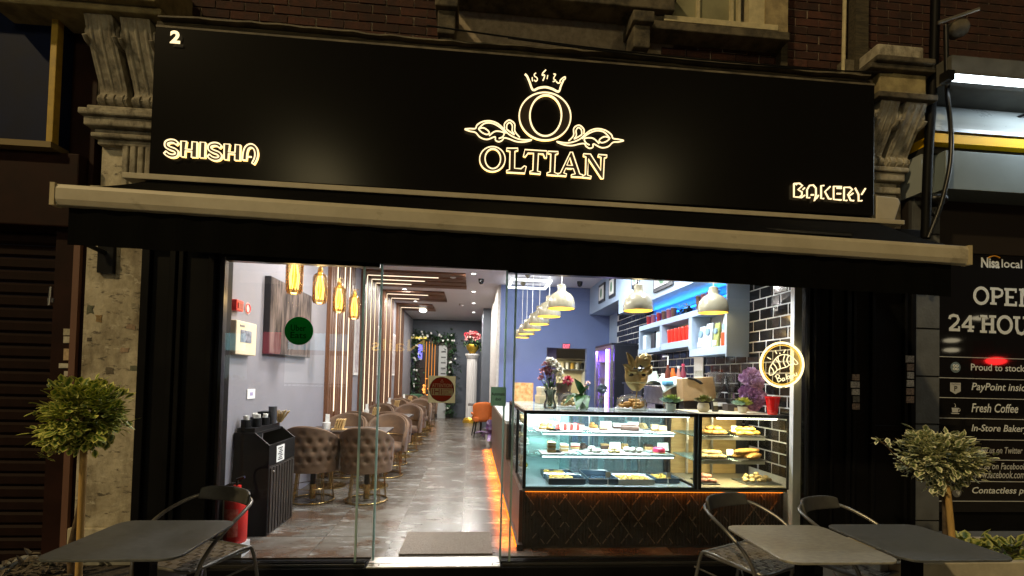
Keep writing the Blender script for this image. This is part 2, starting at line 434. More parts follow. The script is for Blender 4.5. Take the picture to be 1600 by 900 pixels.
# BAKERY (bright filled strokes)
for st in ([[(250,185),(205,170),(205,375),(330,385),(375,350)],[(205,170),(290,165),(340,200),(270,262),(330,300),(328,350),(300,370)],[(345,262),(372,235)]],
           [[(455,388),(410,390),(410,265),(450,198),(508,192),(548,240),(550,340),(525,440),(562,395),(588,350)],[(470,345),(515,345)]],
           [[(675,200),(630,200),(630,400),(672,402)],[(772,215),(690,295),(750,405),(790,408)]],
           [[(948,218),(825,212),(825,415),(945,425)],[(875,238),(950,242)],[(875,325),(938,327)]],
           [[(1035,432),(985,430),(990,225),(1080,228),(1118,260),(1062,325)],[(1085,350),(1130,318)],[(1048,330),(1090,430),(1142,436)]],
           [[(1160,235),(1215,340),(1215,440),(1268,435)],[(1322,245),(1262,340)]]):
    q = G()
    for s in st: q.tube(onface(s,Z3), .0062, 6)
    hq = G()
    for s in st: hq.tube(onface(s,Z3,.009), .004, 5)
    hq.build('halo_led', HALO, fs)
    q.build('letter', GLOW, fs)
p0, p1 = at(265,67,Y=FY-.02), at(282,48,Y=FY-.02)
text('2', (p0.x,FY-.012,p0.z), p1.x-p0.x, p1.z-p0.z, GLOW, fs, name='numeral', bold=.045, depth=.006)

# ---- awning ---------------------------------------------------------------------------------
AWN = mat('awning_bar_paint', (.52,.47,.36), .45, c2=(.44,.39,.29), vs=5, detail=8); FAB = mat('black_canvas', (.003,.003,.003), .9, var=.2, vs=30, spec=.05)
aw = thing('awning', 'retracted black canvas awning with long cream front bar', 'awning', (.43, 3.1, 2.45))
def slope(x): return -.015*(x-.43)       # the bar sags to the right
def barat(x, y, z): return (x, y, z+slope(x)-.062)
g = G(); sec = [(2.79,2.455),(2.765,2.46),(2.755,2.49),(2.755,2.55),(2.765,2.575),(2.80,2.575),(2.80,2.455)]
vs = [barat(x,y,z+.022) for x in (-2.30,3.155) for y,z in sec]; k=len(sec)
g.add(vs,[tuple(range(k)),tuple(range(2*k-1,k-1,-1))]+[(i,(i+1)%k,k+(i+1)%k,k+i) for i in range(k)])
fb = g.build('front_bar', AWN, aw, bevel=.004)
for x in (-2.30,3.155): G().hexa([barat(x-.012,2.752,2.476),barat(x+.012,2.752,2.476),barat(x+.012,2.803,2.476),barat(x-.012,2.803,2.476)],[barat(x-.012,2.752,2.60),barat(x+.012,2.752,2.60),barat(x+.012,2.803,2.60),barat(x-.012,2.803,2.60)]).build('end_cap', mat('yellowed_plastic',(.50,.42,.26),.5), fb)
g = G().grid(lambda u,v:(-2.26+5.37*u, 2.80+.62*v, (2.533+slope(-2.26+5.37*u))*(1-v)+2.862*v-.012*math.sin(v*3.14)),24,6)
o = g.build('canvas', FAB, aw); sm = o.modifiers.new('thickness','SOLIDIFY'); sm.thickness=.004
g = G().grid(lambda u,v:(-2.24+5.30*u, 2.79+.004*math.sin(u*160), 2.425+slope(-2.24+5.30*u)-.215*v+.0012*math.sin(u*55)*v),160,2)
o = g.build('valance', FAB, aw); sm = o.modifiers.new('thickness','SOLIDIFY'); sm.thickness=.003
a0,a1 = at(192,272,Y=3.38), at(1412,347,Y=3.38)
g = G(); g.hexa([(a0.x,3.37,a0.z-.028),(a1.x,3.37,a1.z-.022),(a1.x,3.56,a1.z-.022),(a0.x,3.56,a0.z-.028)],[(a0.x,3.37,a0.z+.012),(a1.x,3.37,a1.z+.012),(a1.x,3.56,a1.z+.020),(a0.x,3.56,a0.z+.02)])
g.build('cassette', AWN, aw, bevel=.004)
for x in (-1.5,2.4):
    G().tube([(x,3.42,2.80),(x+.5*(1 if x<0 else -1),3.1,2.64),(x,2.82,2.54)],.02,8).build('folding_arm', BLACKM, aw)
q0 = at(1366,312,Y=3.60); q1 = at(1404,346,Y=3.60)
G().prism([(q0.x,3.58,q1.z),(q0.x,3.58,q0.z+.03),(q1.x-.02,3.58,q0.z+.02),(q1.x,3.58,q0.z-.02),(q1.x-.05,3.58,q1.z)],(0,.05,0)).build('end_bracket', AWN, aw, bevel=.01)

# ---- upper brick wall -----------------------------------------------------------------------
MORT = mat('mortar', (.34,.28,.21), .95, var=.2, vs=20); 
BRICK = mat('red_brick', (.070,.024,.015), .9, c2=(.030,.011,.008), vs=9, bump=.5, bs=60, rnd=.35)
uw = thing('brick_wall', 'dark red brick upper wall above the black fascia', 'wall', (.5, 3.95, 4.0))
G().box(-3.1,6.9,3.96,4.3,2.9,6.5).build('mortar', MORT, uw)
bme = G().box(-.1065,.1065,-.006,.03,-.0315,.0315).mesh('brick', BRICK); 
hme = G().box(-.05,.05,-.012,.03,-.032,.032).mesh('brick', BRICK)
nb = 0; rest = G()
for r in range(22):
    z = 4.05+.075*r+.035
    for i in range(46):
        x = -2.48+.225*i+(.112 if r%2 else 0)
        if (-.30 < x < 2.42 and z > 4.70) or (-.28 < x < 1.62 and z > 4.1): continue
        vis = (x < -.2 and z < 4.72) or (1.6 < x < 3.5 and z < 5.0)
        dx, dz = random.uniform(-.003,.003), random.uniform(-.002,.002)
        if vis and nb < 290:
            b = share('brick', bme, (x+dx,3.956-random.uniform(0,.004),z+dz), uw); nb += 1
        else: rest.box(x-.1065,x+.1065,3.950,3.98,z-.0315,z+.0315)
rest.build('brickwork', BRICK, uw, kind='stuff')
# timber and lead ledges
led = thing('cornice', 'weathered dark timber ledge running along top of black fascia', 'cornice', (.43,3.7,4.0))
DT = mat('dark_timber', (.085,.068,.04), .85, c2=(.03,.024,.015), vs=8, bump=.4, stretch=(1,6,6))
LEAD = mat('grey_lead', (.20,.17,.12), .7, c2=(.07,.06,.045), vs=6, bump=.3)
G().box(-2.33,3.2,3.56,3.95,4.015,4.085).build('board', DT, led)
vs=[];n=60
g=G()
lrg = random.Random(31); LZ = [4.112+lrg.uniform(-.006,.006)+.008*math.sin(i*.21) for i in range(70)]
def ledz(i): return LZ[i]
for i in range(n):
    xa=-2.30+5.45*i/n; xb=-2.30+5.45*(i+1)/n
    g.hexa([(xa,3.52,ledz(i)-.020),(xb,3.52,ledz(i+1)-.020),(xb,3.95,4.10),(xa,3.95,4.10)],[(xa,3.52,ledz(i)-.008),(xb,3.52,ledz(i+1)-.008),(xb,3.95,4.16),(xa,3.95,4.16)])
g.build('lead_flashing', LEAD, led)
G().box(-2.30,3.17,3.505,3.56,4.003,4.018).build('trim', LEAD, led)
# wires sagging over the fascia top
for k,(xa,xb,za,zb,s,lab) in enumerate(((.2,3.3,4.12,4.10,.05,'thin black cable sagging along right half of fascia top'),(-.4,2.6,4.16,4.08,.03,'loose dark wire above the crown emblem'))):
    G().tube([(xa+(xb-xa)*t/14,3.48,za+(zb-za)*t/14-s*math.sin(math.pi*t/14)) for t in range(15)],.006,6).build('cable', BLACKM)
    tag(bpy.data.objects['cable' if k==0 else 'cable.001'], lab, 'cable')
# bay base, window
bw = thing('bay_window', 'stone bay window base with sash window above the emblem', 'window', (1.0,3.7,4.6))
w0, w1 = at(1036,34,Y=3.86), at(1190,36,Y=3.86)
G().box(-.22,1.60,3.74,3.95,4.66,4.80).build('stone_beam', STONED, bw, bevel=.01)
G().box(-.26,1.64,3.70,3.95,4.80,4.87).build('stone_ledge', STONED, bw, bevel=.01)
for px,py in ((697,48),(1003,70)):
    q = at(px,py,Y=3.72); g = G()
    g.box(q.x-.07,q.x+.07,3.72,3.95,q.z-.02,q.z+.17); g.box(q.x-.09,q.x+.09,3.68,3.95,q.z+.17,q.z+.26); g.box(q.x-.05,q.x+.05,3.76,3.95,q.z-.09,q.z-.02)
    g.build('bracket', STONED, bw, bevel=.01)
WF = mat('window_paint', (.55,.48,.30), .6, var=.15, vs=12)
zb = min(w0.z,w1.z)
f = G().box(w0.x-.02,w1.x+.10,3.78,3.95,zb-.05,zb).build('sill', WF, bw, bevel=.004)
g = G()
for x in (w0.x,w0.x+.30,w0.x+.60,w1.x-.22): g.box(x-.012,x+.012,3.83,3.87,zb,zb+1.5)
g.box(w1.x-.14,w1.x+.0,3.82,3.90,zb,zb+1.5)
g.build('sash', WF, bw)
PANE = mat('dim_window_pane', (.25,.24,.15), .12, var=.25, vs=2)
for x0,x1 in ((w0.x+.012,w0.x+.288),(w0.x+.312,w0.x+.588),(w0.x+.612,w1.x-.232)):
    G().box(x0,x1,3.862,3.868,zb,zb+1.5).build('pane', PANE, bw)
G().box(w1.x+.0,w1.x+.20,3.80,3.95,zb-.12,zb+1.5).build('stone_reveal', mat('tan_stone',(.34,.27,.15),.85,var=.3,vs=9,bump=.4), bw)
G().box(w0.x-.25,w1.x+.2,3.77,3.95,zb-.13,zb-.06).build('stone_sill', STONED, bw, bevel=.008)
G().box(w0.x-.30,w0.x-.02,3.80,3.95,zb-.06,zb+1.5).build('stone_reveal', STONED, bw)
# wall pipe right of the window and boarded timber strip
pp = at(1317,100,Y=3.88)
o = G().tube([(pp.x,3.88,4.12),(pp.x+.02,3.88,5.6)],.016,8).build('wall_pipe', WF); tag(o,'thin pale vertical pipe on brick beside the sash window','pipe')
o = G().box(2.62,2.68,3.87,3.95,4.14,5.6).build('timber_strip', DT); tag(o,'dark vertical timber strip on brick between window and pale pipe','timber strip')
o = G().box(3.30,3.42,3.85,3.95,4.14,5.6).build('timber_strip', DT); tag(o,'dark vertical board on brick above right carved bracket','timber strip')

# ---- pilasters with carved consoles ----------------------------------------------------------
def console(par, x0, x1, zt, zb, y0=3.86, d=.34):
    """carved bracket: S-profile body, ribs down the front, volutes top and bottom"""
    N = 26; prof = []
    for i in range(N+1):
        t = i/N; z = zt-(zt-zb)*t
        y = y0-d*(1-t)**1.15*(.92+.14*math.sin(t*3.0)) - (.05*math.exp(-((t-.93)/.07)**2)) - .02
        prof.append((y,z))
    pts = [(y,z) for y,z in prof]+[(y0,zb),(y0,zt)]
    q = [[(x,y,z) for y,z in pts] for x in (x0,x1)]; k=len(pts)
    g = G().add(q[0]+q[1],[tuple(range(k)),tuple(range(2*k-1,k-1,-1))]+[(i,(i+1)%k,k+(i+1)%k,k+i) for i in range(k)])
    c = g.build('console', STONE, par, smooth=40)
    wd = x1-x0
    for j in range(3):
        x = x0+wd*(.17+.33*j)
        G().tube([(x,y+.016,z) for y,z in prof],[wd*.115*(1-.22*i/N) for i in range(N+1)],8).build('rib', STONE, c, smooth=50)
    yv = prof[2][0]+.085
    for x,s in ((x0-.004,-1),(x1+.004,1)):
        sp = [(x+s*.012*(t/30), yv+(.010+.075*(1-t/30))*math.cos(t*.42+3.6), zt-.105+(.010+.075*(1-t/30))*math.sin(t*.42+3.6)) for t in range(31)]
        G().tube(sp,[.017-.0003*i for i in range(31)],7).build('volute', STONE, c, smooth=50)
    yb = prof[-2][0]
    g = G().tube([(x0-.008,yb+.03,zb+.045),(x1+.008,yb+.03,zb+.045)],.042,14); 
    for j in range(3): g.tube([(x0+wd*(.17+.33*j)-wd*.10,yb+.03,zb+.045),(x0+wd*(.17+.33*j)+wd*.10,yb+.03,zb+.045)],.052,14)
    g.build('foot_scroll', STONE, c, smooth=40)
    return c
def mould(g, x0,x1,z0,z1,ys):   # stacked mouldings; ys: list of (frac, projection)
    h=z1-z0
    for (a,b,d) in ys: g.box(x0-d,x1+d,3.86-d-.03,4.0,z0+h*a,z0+h*b-.001)
    return g
pl = thing('stone_pilaster', 'pale peeling stone pilaster with twin scroll consoles left of fascia', 'pilaster', (-2.7,3.86,0))
PALE = mat('peeling_pale_paint', (.70,.64,.50), .8, c2=(.36,.31,.22), vs=2.6, bump=.5, bs=40, detail=10)
def grime(m, col, lo, hi, sc, st, amt, rnd=False):
    n, l = m.node_tree.nodes, m.node_tree.links; b = n['Principled BSDF']; old = b.inputs['Base Color'].links[0].from_socket
    tc = n.new('ShaderNodeTexCoord'); mp = n.new('ShaderNodeMapping'); mp.inputs['Scale'].default_value = st; l.new(tc.outputs['Object'],mp.inputs[0])
    if rnd:
        oi = n.new('ShaderNodeObjectInfo'); va = n.new('ShaderNodeVectorMath'); va.operation = 'MULTIPLY_ADD'; l.new(oi.outputs['Random'],va.inputs[0]); va.inputs[1].default_value = (53,17,71); l.new(tc.outputs['Object'],va.inputs[2]); l.new(va.outputs[0],mp.inputs[0])
    nz = n.new('ShaderNodeTexNoise'); nz.inputs['Scale'].default_value = sc; nz.inputs['Detail'].default_value = 10; nz.inputs['Roughness'].default_value = .7; l.new(mp.outputs[0],nz.inputs['Vector'])
    mr = n.new('ShaderNodeMapRange'); mr.inputs['From Min'].default_value = lo; mr.inputs['From Max'].default_value = hi; mr.inputs['To Max'].default_value = amt; l.new(nz.outputs['Fac'],mr.inputs['Value'])
    mx = n.new('ShaderNodeMix'); mx.data_type = 'RGBA'; l.new(mr.outputs[0],mx.inputs[0]); l.new(old,mx.inputs[6]); mx.inputs[7].default_value = (*col,1); l.new(mx.outputs[2],b.inputs['Base Color'])
grime(PALE,(.12,.09,.055),.46,.62,2.6,(1,1,.5),.8); grime(PALE,(.06,.05,.04),.57,.64,9,(1,1,2.8),.85); grime(PALE,(.70,.66,.54),.60,.64,13,(1,1,1.6),.6); grime(STONE,(.06,.05,.035),.52,.66,8,(1,1,.6),.8); grime(AWN,(.16,.12,.07),.60,.72,7,(.6,1,1),.5)
G().box(-2.93,-2.505,3.82,4.1,.38,2.96).build('shaft', PALE, pl, bevel=.006)
G().box(-2.96,-2.50,3.80,4.1,0,.38).build('base', PALE, pl, bevel=.01)
g = G().box(-2.90,-2.36,3.885,4.1,2.961,3.34)
g.build('upper_shaft', PALE, pl)
for x in (-2.70,-2.645,-2.59,-2.535): G().box(x-.021,x+.021,3.835,3.886,2.961,3.36).build('flute', STONE, pl, bevel=.008)
mould(G(),-2.90,-2.36,3.28,3.56,[(0,.16,.0),(.16,.3,.03),(.3,.42,.015),(.42,.68,.06),(.68,.86,.085),(.86,1,.05)]).build('capital', STONE, pl, bevel=.012)
G().box(-2.97,-2.30,3.865,4.1,3.56,4.15).build('block', STONED, pl)
cz_ = at(160,22,Y=3.62).z
console(pl,at(136,60,Y=3.66).x,at(180,60,Y=3.66).x,cz_,3.565,d=.24); console(pl,at(192,60,Y=3.66).x,at(238,60,Y=3.66).x,cz_-.01,3.565,d=.24)
g = G().box(-3.5,-2.32,3.52,4.1,cz_+.055,cz_+.40); g.box(-3.5,-2.32,3.58,4.1,cz_+.002,cz_+.0545); g.build('top_cornice', mat('ochre_stone',(.40,.33,.17),.85,c2=(.20,.16,.08),vs=8,bump=.4), pl, bevel=.01)
bp = thing('black_bracket', 'black metal bracket plate bolted to the pale pilaster below awning', 'bracket', (-2.79,3.80,2.3))
q = at(166,400,Y=3.80)
G().box(q.x-.055,q.x+.055,3.79,3.82,q.z-.13,2.75).build('plate', BLACKM, bp)
G().tube([(q.x-.0,3.80,q.z+.02),(q.x-.03,3.72,q.z+.04),(q.x-.07,3.70,q.z+.06)],.018,8).build('hook', BLACKM, bp)
# torn bills on the pilaster
PB = [mat('bill_%s'%n, c, .8, var=.3, vs=40) for n,c in (('green',(.13,.14,.10)),('brown',(.30,.20,.09)),('pink',(.36,.26,.19)),('grey',(.32,.29,.22)),('dark',(.13,.11,.085)))]
for k,(x0,y0,x1,y1,m,lab) in enumerate(((134,476,147,491,0,'small dark green bill scrap high on the pale pilaster'),(148,491,160,504,1,'torn brown sticker scrap beside dark green bill on pilaster'),(196,505,212,516,2,'torn pink sticker scrap on right half of pale pilaster'),
      (203,473,218,483,3,'grey torn label near top right of pale pilaster'),(135,527,144,534,4,'small dark scrap on left edge of pale pilaster'),(186,543,204,552,2,'pinkish torn sticker below others on the pilaster'),(203,570,216,580,0,'dark green square scrap low right on pale pilaster'),(164,573,180,586,4,'dark square scrap above the left shrub on pilaster'))):
    a,b = at(x0,y1,Y=3.817), at(x1,y0,Y=3.817)
    srg = random.Random(k+40); cxs, czs, hw, hh = (a.x+b.x)/2, (a.z+b.z)/2, (b.x-a.x)/2, (b.z-a.z)/2
    o = G().prism([(cxs+hw*u*srg.uniform(.6,1.1), 3.8168, czs+hh*v*srg.uniform(.6,1.1)) for u,v in ((-1,-1),(-.1,-.8),(1,-1),(.85,.1),(1,1),(.2,.75),(-1,1),(-.9,.2))],(0,.003,0)).build('bill_scrap', PB[m]); tag(o, lab, 'sticker')
rp = thing('stone_pilaster', 'dark carved stone pilaster with scroll consoles right of fascia', 'pilaster', (3.62,3.86,2.9))
r0, r1 = at(1368,200,Y=3.7).x, at(1440,200,Y=3.7).x
zt, zbm = at(1400,155,Y=3.6).z, at(1400,262,Y=3.8).z
G().box(r0-.15,r1-.03,3.865,4.1,2.9,zt+.5).build('block', STONED, rp)
console(rp,r0-.02,r0+.15,zt,zbm,d=.24); console(rp,r0+.20,r1-.03,zt,zbm,d=.24)
mould(G(),r0-.06,r1-.10,zbm-.30,zbm-.005,[(0,.25,.0),(.25,.45,.02),(.45,.6,.0),(.6,.85,.04),(.85,1,.06)]).build('capital', STONE, rp, bevel=.01)
G().box(r0-.06,r1-.10,3.835,4.1,2.55,zbm-.30).build('shaft', STONED, rp)
zz0, zz1 = at(1400,150,Y=3.65).z, at(1400,68,Y=3.65).z
g = G().box(r0-.02,r1-.02,3.64,4.0,zt+.055,zz0+.19); g.build('frieze', mat('ochre_stone',(.40,.33,.17),.85), rp, bevel=.01)
G().box(r0-.08,r1+.03,3.58,4.0,zt+.003,zt+.052).build('abacus', STONED, rp, bevel=.008)
g = G().box(r0-.14,r1+.03,3.60,4.0,zz0+.193,zz0+.24); g.box(r0-.1,r1,3.57,4.0,zz0+.242,zz0+.29); g.build('moulding', STONED, rp, bevel=.012)
G().box(r0-.02,r1-.02,3.66,4.0,zz0+.293,zz1).build('pedestal', STONE, rp, bevel=.015)

# ---- left neighbour ---------------------------------------------------------------------------
ln = thing('closed_shop', 'closed neighbouring shop with dark blue fascia and brown roller shutter', 'shop', (-3.6,3.8,0))
b0, b1 = at(92,32,Y=3.78), at(98,222,Y=3.78)
G().box(-5.5,b0.x,3.80,3.95,b1.z,b0.z+.05).build('blue_fascia', mat('dull_blue_board',(.006,.012,.046),.6,var=.3,vs=2,spec=.12), ln)
YEL = mat('ochre_yellow_paint', (.50,.33,.04), .55, var=.15, vs=12)
G().box(b0.x,b0.x+.045,3.72,3.775,b1.z-.03,b0.z+.06).build('yellow_post', YEL, ln, bevel=.004)
G().box(b0.x+.002,b0.x+.043,3.776,3.95,b1.z-.03,b0.z+.06).build('blue_return', MATS['dull_blue_board'], ln)
G().box(-5.5,b0.x+.045,3.71,3.95,b1.z-.075,b1.z-.031).build('lower_rail', mat('ochre_brown_rail',(.22,.16,.06),.6), ln)
G().box(-5.5,b0.x+.045,3.70,3.95,b0.z+.061,b0.z+.12).build('upper_rail', mat('ochre_rail',(.36,.28,.10),.6,var=.2), ln)
g = G().box(-5.5,-2.98,3.60,4.1,b0.z+.125,b0.z+.30); g.build('stone_cornice', mat('ochre_stone',(.40,.33,.17),.85), ln, bevel=.015)
DR = mat('oxblood_paint', (.020,.007,.005), .6, var=.25, vs=4, spec=.12)
G().box(b0.x+.05,-2.94,3.86,4.1,2.3,b0.z+.05).build('corner_board', DR, ln)
G().box(-5.5,-2.98,3.78,4.1,2.62,b1.z-.08).build('shutter_box', DR, ln, bevel=.01)
G().box(-3.17,-2.945,3.85,4.1,0,2.62).build('door_frame', DR, ln)
G().box(-3.02,-2.975,3.82,3.85,0,2.62).build('jamb_bead', mat('brown_pink_paint',(.16,.075,.05),.6), ln)
SH = mat('brown_shutter', (.014,.006,.0045), .6, var=.25, vs=5, spec=.10)
sme = G().add([(-2.3,0,0),(0,0,0),(-2.3,-.022,.02),(0,-.022,.02),(-2.3,-.022,.075),(0,-.022,.075),(-2.3,0,.095),(0,0,.095)],[(0,1,3,2),(2,3,5,4),(4,5,7,6)]).mesh('slat', SH)
for i in range(27): share('slat', sme, (-3.17,3.93,.08+.097*i), ln)
lk = at(85,470,Y=3.88)
g = G().cbox((lk.x,3.87,lk.z),(.05,.04,.03)); g.tube([(lk.x-.01,3.86,lk.z+.10),(lk.x-.01,3.85,lk.z-.04)],.012,8); g.build('padlock', ALU, ln)
for k,(x0,y0,x1,y1,c,lab) in enumerate(((99,514,116,524,(.40,.37,.28),'upper pale label on the dark door frame'),(99,526,116,536,(.5,.47,.38),'second pale label on the dark door frame'),(99,545,113,563,(.50,.36,.22),'tan square sticker on the dark door frame'),
        (92,568,110,575,(.55,.52,.45),'crooked white strip sticker on dark door frame'),(100,580,112,588,(.5,.46,.4),'small pale sticker below the crooked strip'),(98,592,112,600,(.4,.36,.3),'lowest pale sticker on dark door frame above shrub'))):
    a,b = at(x0,y1,Y=3.846), at(x1,y0,Y=3.846)
    o = G().hexa([(a.x,3.844,a.z),(b.x,3.844,a.z+.006),(b.x,3.849,a.z),(a.x,3.849,a.z)],[(a.x,3.844,b.z),(b.x+.003,3.844,b.z),(b.x,3.849,b.z),(a.x,3.849,b.z)]).build('sticker', mat('sticker_%d'%k, c, .7, var=.15, vs=60)); tag(o, lab, 'sticker')

# ---- right neighbour: convenience shop ---------------------------------------------------------
cs = thing('convenience_shop', 'grey convenience shopfront at right with yellow band and dark panels', 'shop', (4.6,3.85,0))
GREYB = mat('painted_grey_block', (.10,.105,.11), .75, var=.15, vs=6, bump=.3, bs=40)
pz = [0,.42,.84,1.26,1.68,2.10,2.52,2.94,3.36]
bk = G().box(-.125,.125,-.02,.1,-.203,.203).mesh('block', GREYB)
for i in range(8): share('block', bk, (3.975,3.86,.21+.42*i), cs)
G().box(3.84,4.10,3.858,4.1,0,3.5).build('pier_mortar', mat('dark_joint',(.04,.04,.042),.9), cs)
GP = mat('grey_fascia_sheet', (.36,.40,.41), .28, var=.06, vs=3)
def yz(x0,px,y0,y1,Y): return at(px,y0,Y=Y).z, at(px,y1,Y=Y).z
xa, xe = at(1450,170,Y=3.70).x, 7.0
za, zb2 = at(1450,146,Y=3.70).z, at(1450,207,Y=3.70).z
g = G(); N=10   # curved upper sheet
for i in range(N):
    t0,t1=i/N,(i+1)/N; f=lambda t:(3.86-.20*math.sin(t*1.5)**.8, za+(zb2-za)*t)
    (y0,z0),(y1,z1)=f(t0),f(t1); g.add([(xa,y0,z0),(xe,y0,z0),(xe,y1,z1),(xa,y1,z1)],[(0,1,2,3)])
g.build('upper_fascia', GP, cs, smooth=60)
yb0, yb1 = at(1450,208,Y=3.66).z, at(1450,222,Y=3.66).z
G().box(xa,xe,3.65,3.95,yb1,yb0).build('yellow_band', mat('yellow_vinyl',(.88,.52,.0),.45,spec=.2), cs)
G().box(xa,xe,3.72,3.95,yb1-.06,yb1-.002).build('shadow_gap', mat('dark_gap',(.02,.02,.02),.7), cs)
gx, gz0, gz1 = at(1474,270,Y=3.66).x, at(1474,296,Y=3.66).z, at(1474,236,Y=3.66).z
G().box(gx,xe,3.64,3.95,gz0,gz1).build('lower_fascia', mat('blue_grey_sheet',(.20,.245,.265),.3,var=.05,vs=3), cs, bevel=.004)
G().box(xa-.02,gx-.004,3.74,3.95,gz0,yb1-.063).build('fascia_return', GP, cs)
G().box(xa,xe,3.50,3.95,za+.003,za+.20).build('lamp_board', mat('brown_board',(.09,.085,.07),.7,var=.2), cs)
G().box(gx-.1,xe,3.88,4.1,pa.z if False else 2.80,gz0-.003).build('shutter_box', mat('dark_brown_gap',(.018,.013,.011),.6), cs)
G().box(4.105,xe,3.87,4.1,0,2.79).build('wall_panel', BLACK, cs)
G().box(4.06,xe,3.70,3.90,0,.32).build('stall_riser', GREYB, cs)
tl = thing('tube_lamp', 'lit white fluorescent tube along grey convenience shop fascia', 'lamp', tuple(at(1500,128,Y=3.42)))
t0 = at(1488,121,Y=3.42)
G().tube([(t0.x,3.42,t0.z),(6.9,3.42,t0.z)],.028,10).build('tube', emit('cold_tube',(.86,.96,1),7), tl)
G().box(t0.x-.03,6.9,3.44,3.50,t0.z-.01,t0.z+.05).build('batten', mat('dark_batten',(.05,.05,.05),.5), tl)
G().box(t0.x-.07,t0.x-.01,3.39,3.46,t0.z-.035,t0.z+.04).build('end_cap', BLACKM, tl)
G().tube([(5.0,3.46,t0.z-.01),(4.7,3.82,t0.z-.08)],.012,6).build('stay', BLACKM, tl)
area('tube_light', (5.75,3.36,t0.z-.035), 2.6, 20, (.82,.94,1), d=(0,.75,-1), size_y=.05)
dp = G().tube(smooth_path([at(1462,-20,Y=3.66),at(1458,120,Y=3.66),at(1450,250,Y=3.66),at(1446,372,Y=3.66)],4),.034,10).build('downpipe', BLACK, smooth=60); tag(dp,'black vertical downpipe between carved bracket and grey shop','pipe')
cb = G().tube(smooth_path([at(1478,40,Y=3.55),at(1480,140,Y=3.55),at(1486,205,Y=3.55),at(1484,260,Y=3.52),at(1470,320,Y=3.5),at(1450,372,Y=3.5)],5),.017,8).build('conduit', BLACKM, smooth=60); tag(cb,'loose black conduit bowing in front of the yellow band','cable')
br = thing('lamp_arm', 'dark metal arm with round lamp head above right downpipe', 'bracket', tuple(at(1470,35,Y=3.6)))
G().tube([at(1465,36,Y=3.6),at(1530,14,Y=3.5)],.014,8).build('arm', mat('grey_steel',(.3,.28,.24),.4,.8), br)
G().ball(at(1497,45,Y=3.6),(.085,.07,.075),14,10,.06).build('head', STONED, br, smooth=60)
ec = thing('wall_lamp', 'black bulbous wall fitting on grey pier beside awning end', 'lamp', tuple(at(1460,315,Y=3.7)))
G().ball(at(1462,313,Y=3.7),(.09,.08,.055),14,10).build('shade', BLACKM, ec, smooth=60)
G().tube([at(1450,318,Y=3.72),at(1455,333,Y=3.7),at(1462,338,Y=3.7)],.012,6).build('stem', BLACKM, ec)
for k,(px,y0,y1,n,lab) in enumerate(((1337,585,642,5,'second black strip'),(1422,556,632,6,'black post edge'))):
    for j in range(n):
        h = (y1-y0)/n; a,b = at(px-6+random.uniform(-2,2),y0+h*(j+.8),Y=3.762), at(px+6,y0+h*j,Y=3.762)
        o = G().box(a.x,b.x,3.760,3.7645,a.z,b.z).build('sticker', mat('strip_sticker_%d_%d'%(k,j), random.choice([(.30,.27,.24),(.4,.38,.36),(.22,.16,.13),(.12,.11,.10)]), .7, var=.5, vs=90))
        ordn = ['topmost','second','third','fourth','fifth','sixth'][j]
        tag(o, '%s sticker from top on %s'%(ordn, 'black strip right of window' if k==0 else 'black post beside grey pier'), 'sticker', 'stickers right of the window')
# graphic panel with the other shop's lettering
gp = thing('window_graphic', 'dark printed panel with white opening hours and services list', 'sign', (4.6,3.84,1.4))
PY = 3.845
pa, pb = at(1467,395,Y=PY), at(1467,800,Y=PY)
G().box(pa.x,6.4,PY,PY+.02,pb.z,pa.z).build('board', mat('dark_print',(.009,.008,.008),.035), gp)
INK = mat('white_vinyl', (.72,.74,.72), .5); INKD = mat('dim_white_vinyl', (.5,.5,.48), .5)
def tline(body, px0, px1, py_top, py_bot, m=INK, bold=0, shear=0, slope=.055, name='lettering'):
    a = at(px0,py_bot,Y=PY-.003); b = at(px1,py_bot+slope*(px1-px0)*0,Y=PY-.003); c = at(px0,py_top,Y=PY-.003)
    return text(body, a, b.x-a.x if px1 else None, c.z-a.z, m, gp, bold=bold, shear=shear, depth=0, name=name)
tline('Nisa',1533,1562,402,418,bold=.03); tline('local',1565,1597,405,418,bold=.012)
sw = [at(1544+i*1.8,403-3.0*math.sin(math.pi*i/10),Y=PY-.003) for i in range(11)]
G().tube(sw,.006,6).build('swoosh', mat('orange_vinyl',(.8,.35,.02),.5), gp)
tq = lambda px,py: at(px,py,Y=PY-.003)
def slab(strokes, px0, pyt, pyb, wpx, name='slab_letter', wd=.17):
    a = tq(px0,pyb); c = tq(px0,pyt); b = tq(px0+wpx,pyb); W_=b.x-a.x; H2=c.z-a.z; g=G(); k=0
    for s in strokes:
        k += 1; y = a.y-.0004*k
        P = smooth_path([Vector((p[0]*W_,0,p[1]*H2)) for p in s[0]],6) if len(s)>1 and s[1] else [Vector((p[0]*W_,0,p[1]*H2)) for p in s[0]]
        ww = H2*(s[2] if len(s)>2 else wd)/2
        L=[];Q=[]
        for i,p in enumerate(P):
            t=(P[min(i+1,len(P)-1)]-P[max(i-1,0)]).normalized(); n=Vector((-t.z,0,t.x)); L.append(p+n*ww); Q.append(p-n*ww)
        m=len(P); g.add([(a.x+p.x,y,a.z+p.z) for p in L+Q],[(i,i+1,m+i+1,m+i) for i in range(m-1)])
    return g.build(name, INK, gp)
O_=[([(.5+.40*math.cos(t*math.pi/10),.5+.42*math.sin(t*math.pi/10)) for t in range(21)],0)]
P_=[([(.22,0),(.22,1)],0,.2),([(0,.07),(.46,.07)],0,.13),([(0,.93),(.55,.93),(.82,.85),(.86,.70),(.80,.55),(.55,.46),(.22,.46)],0,.15)]
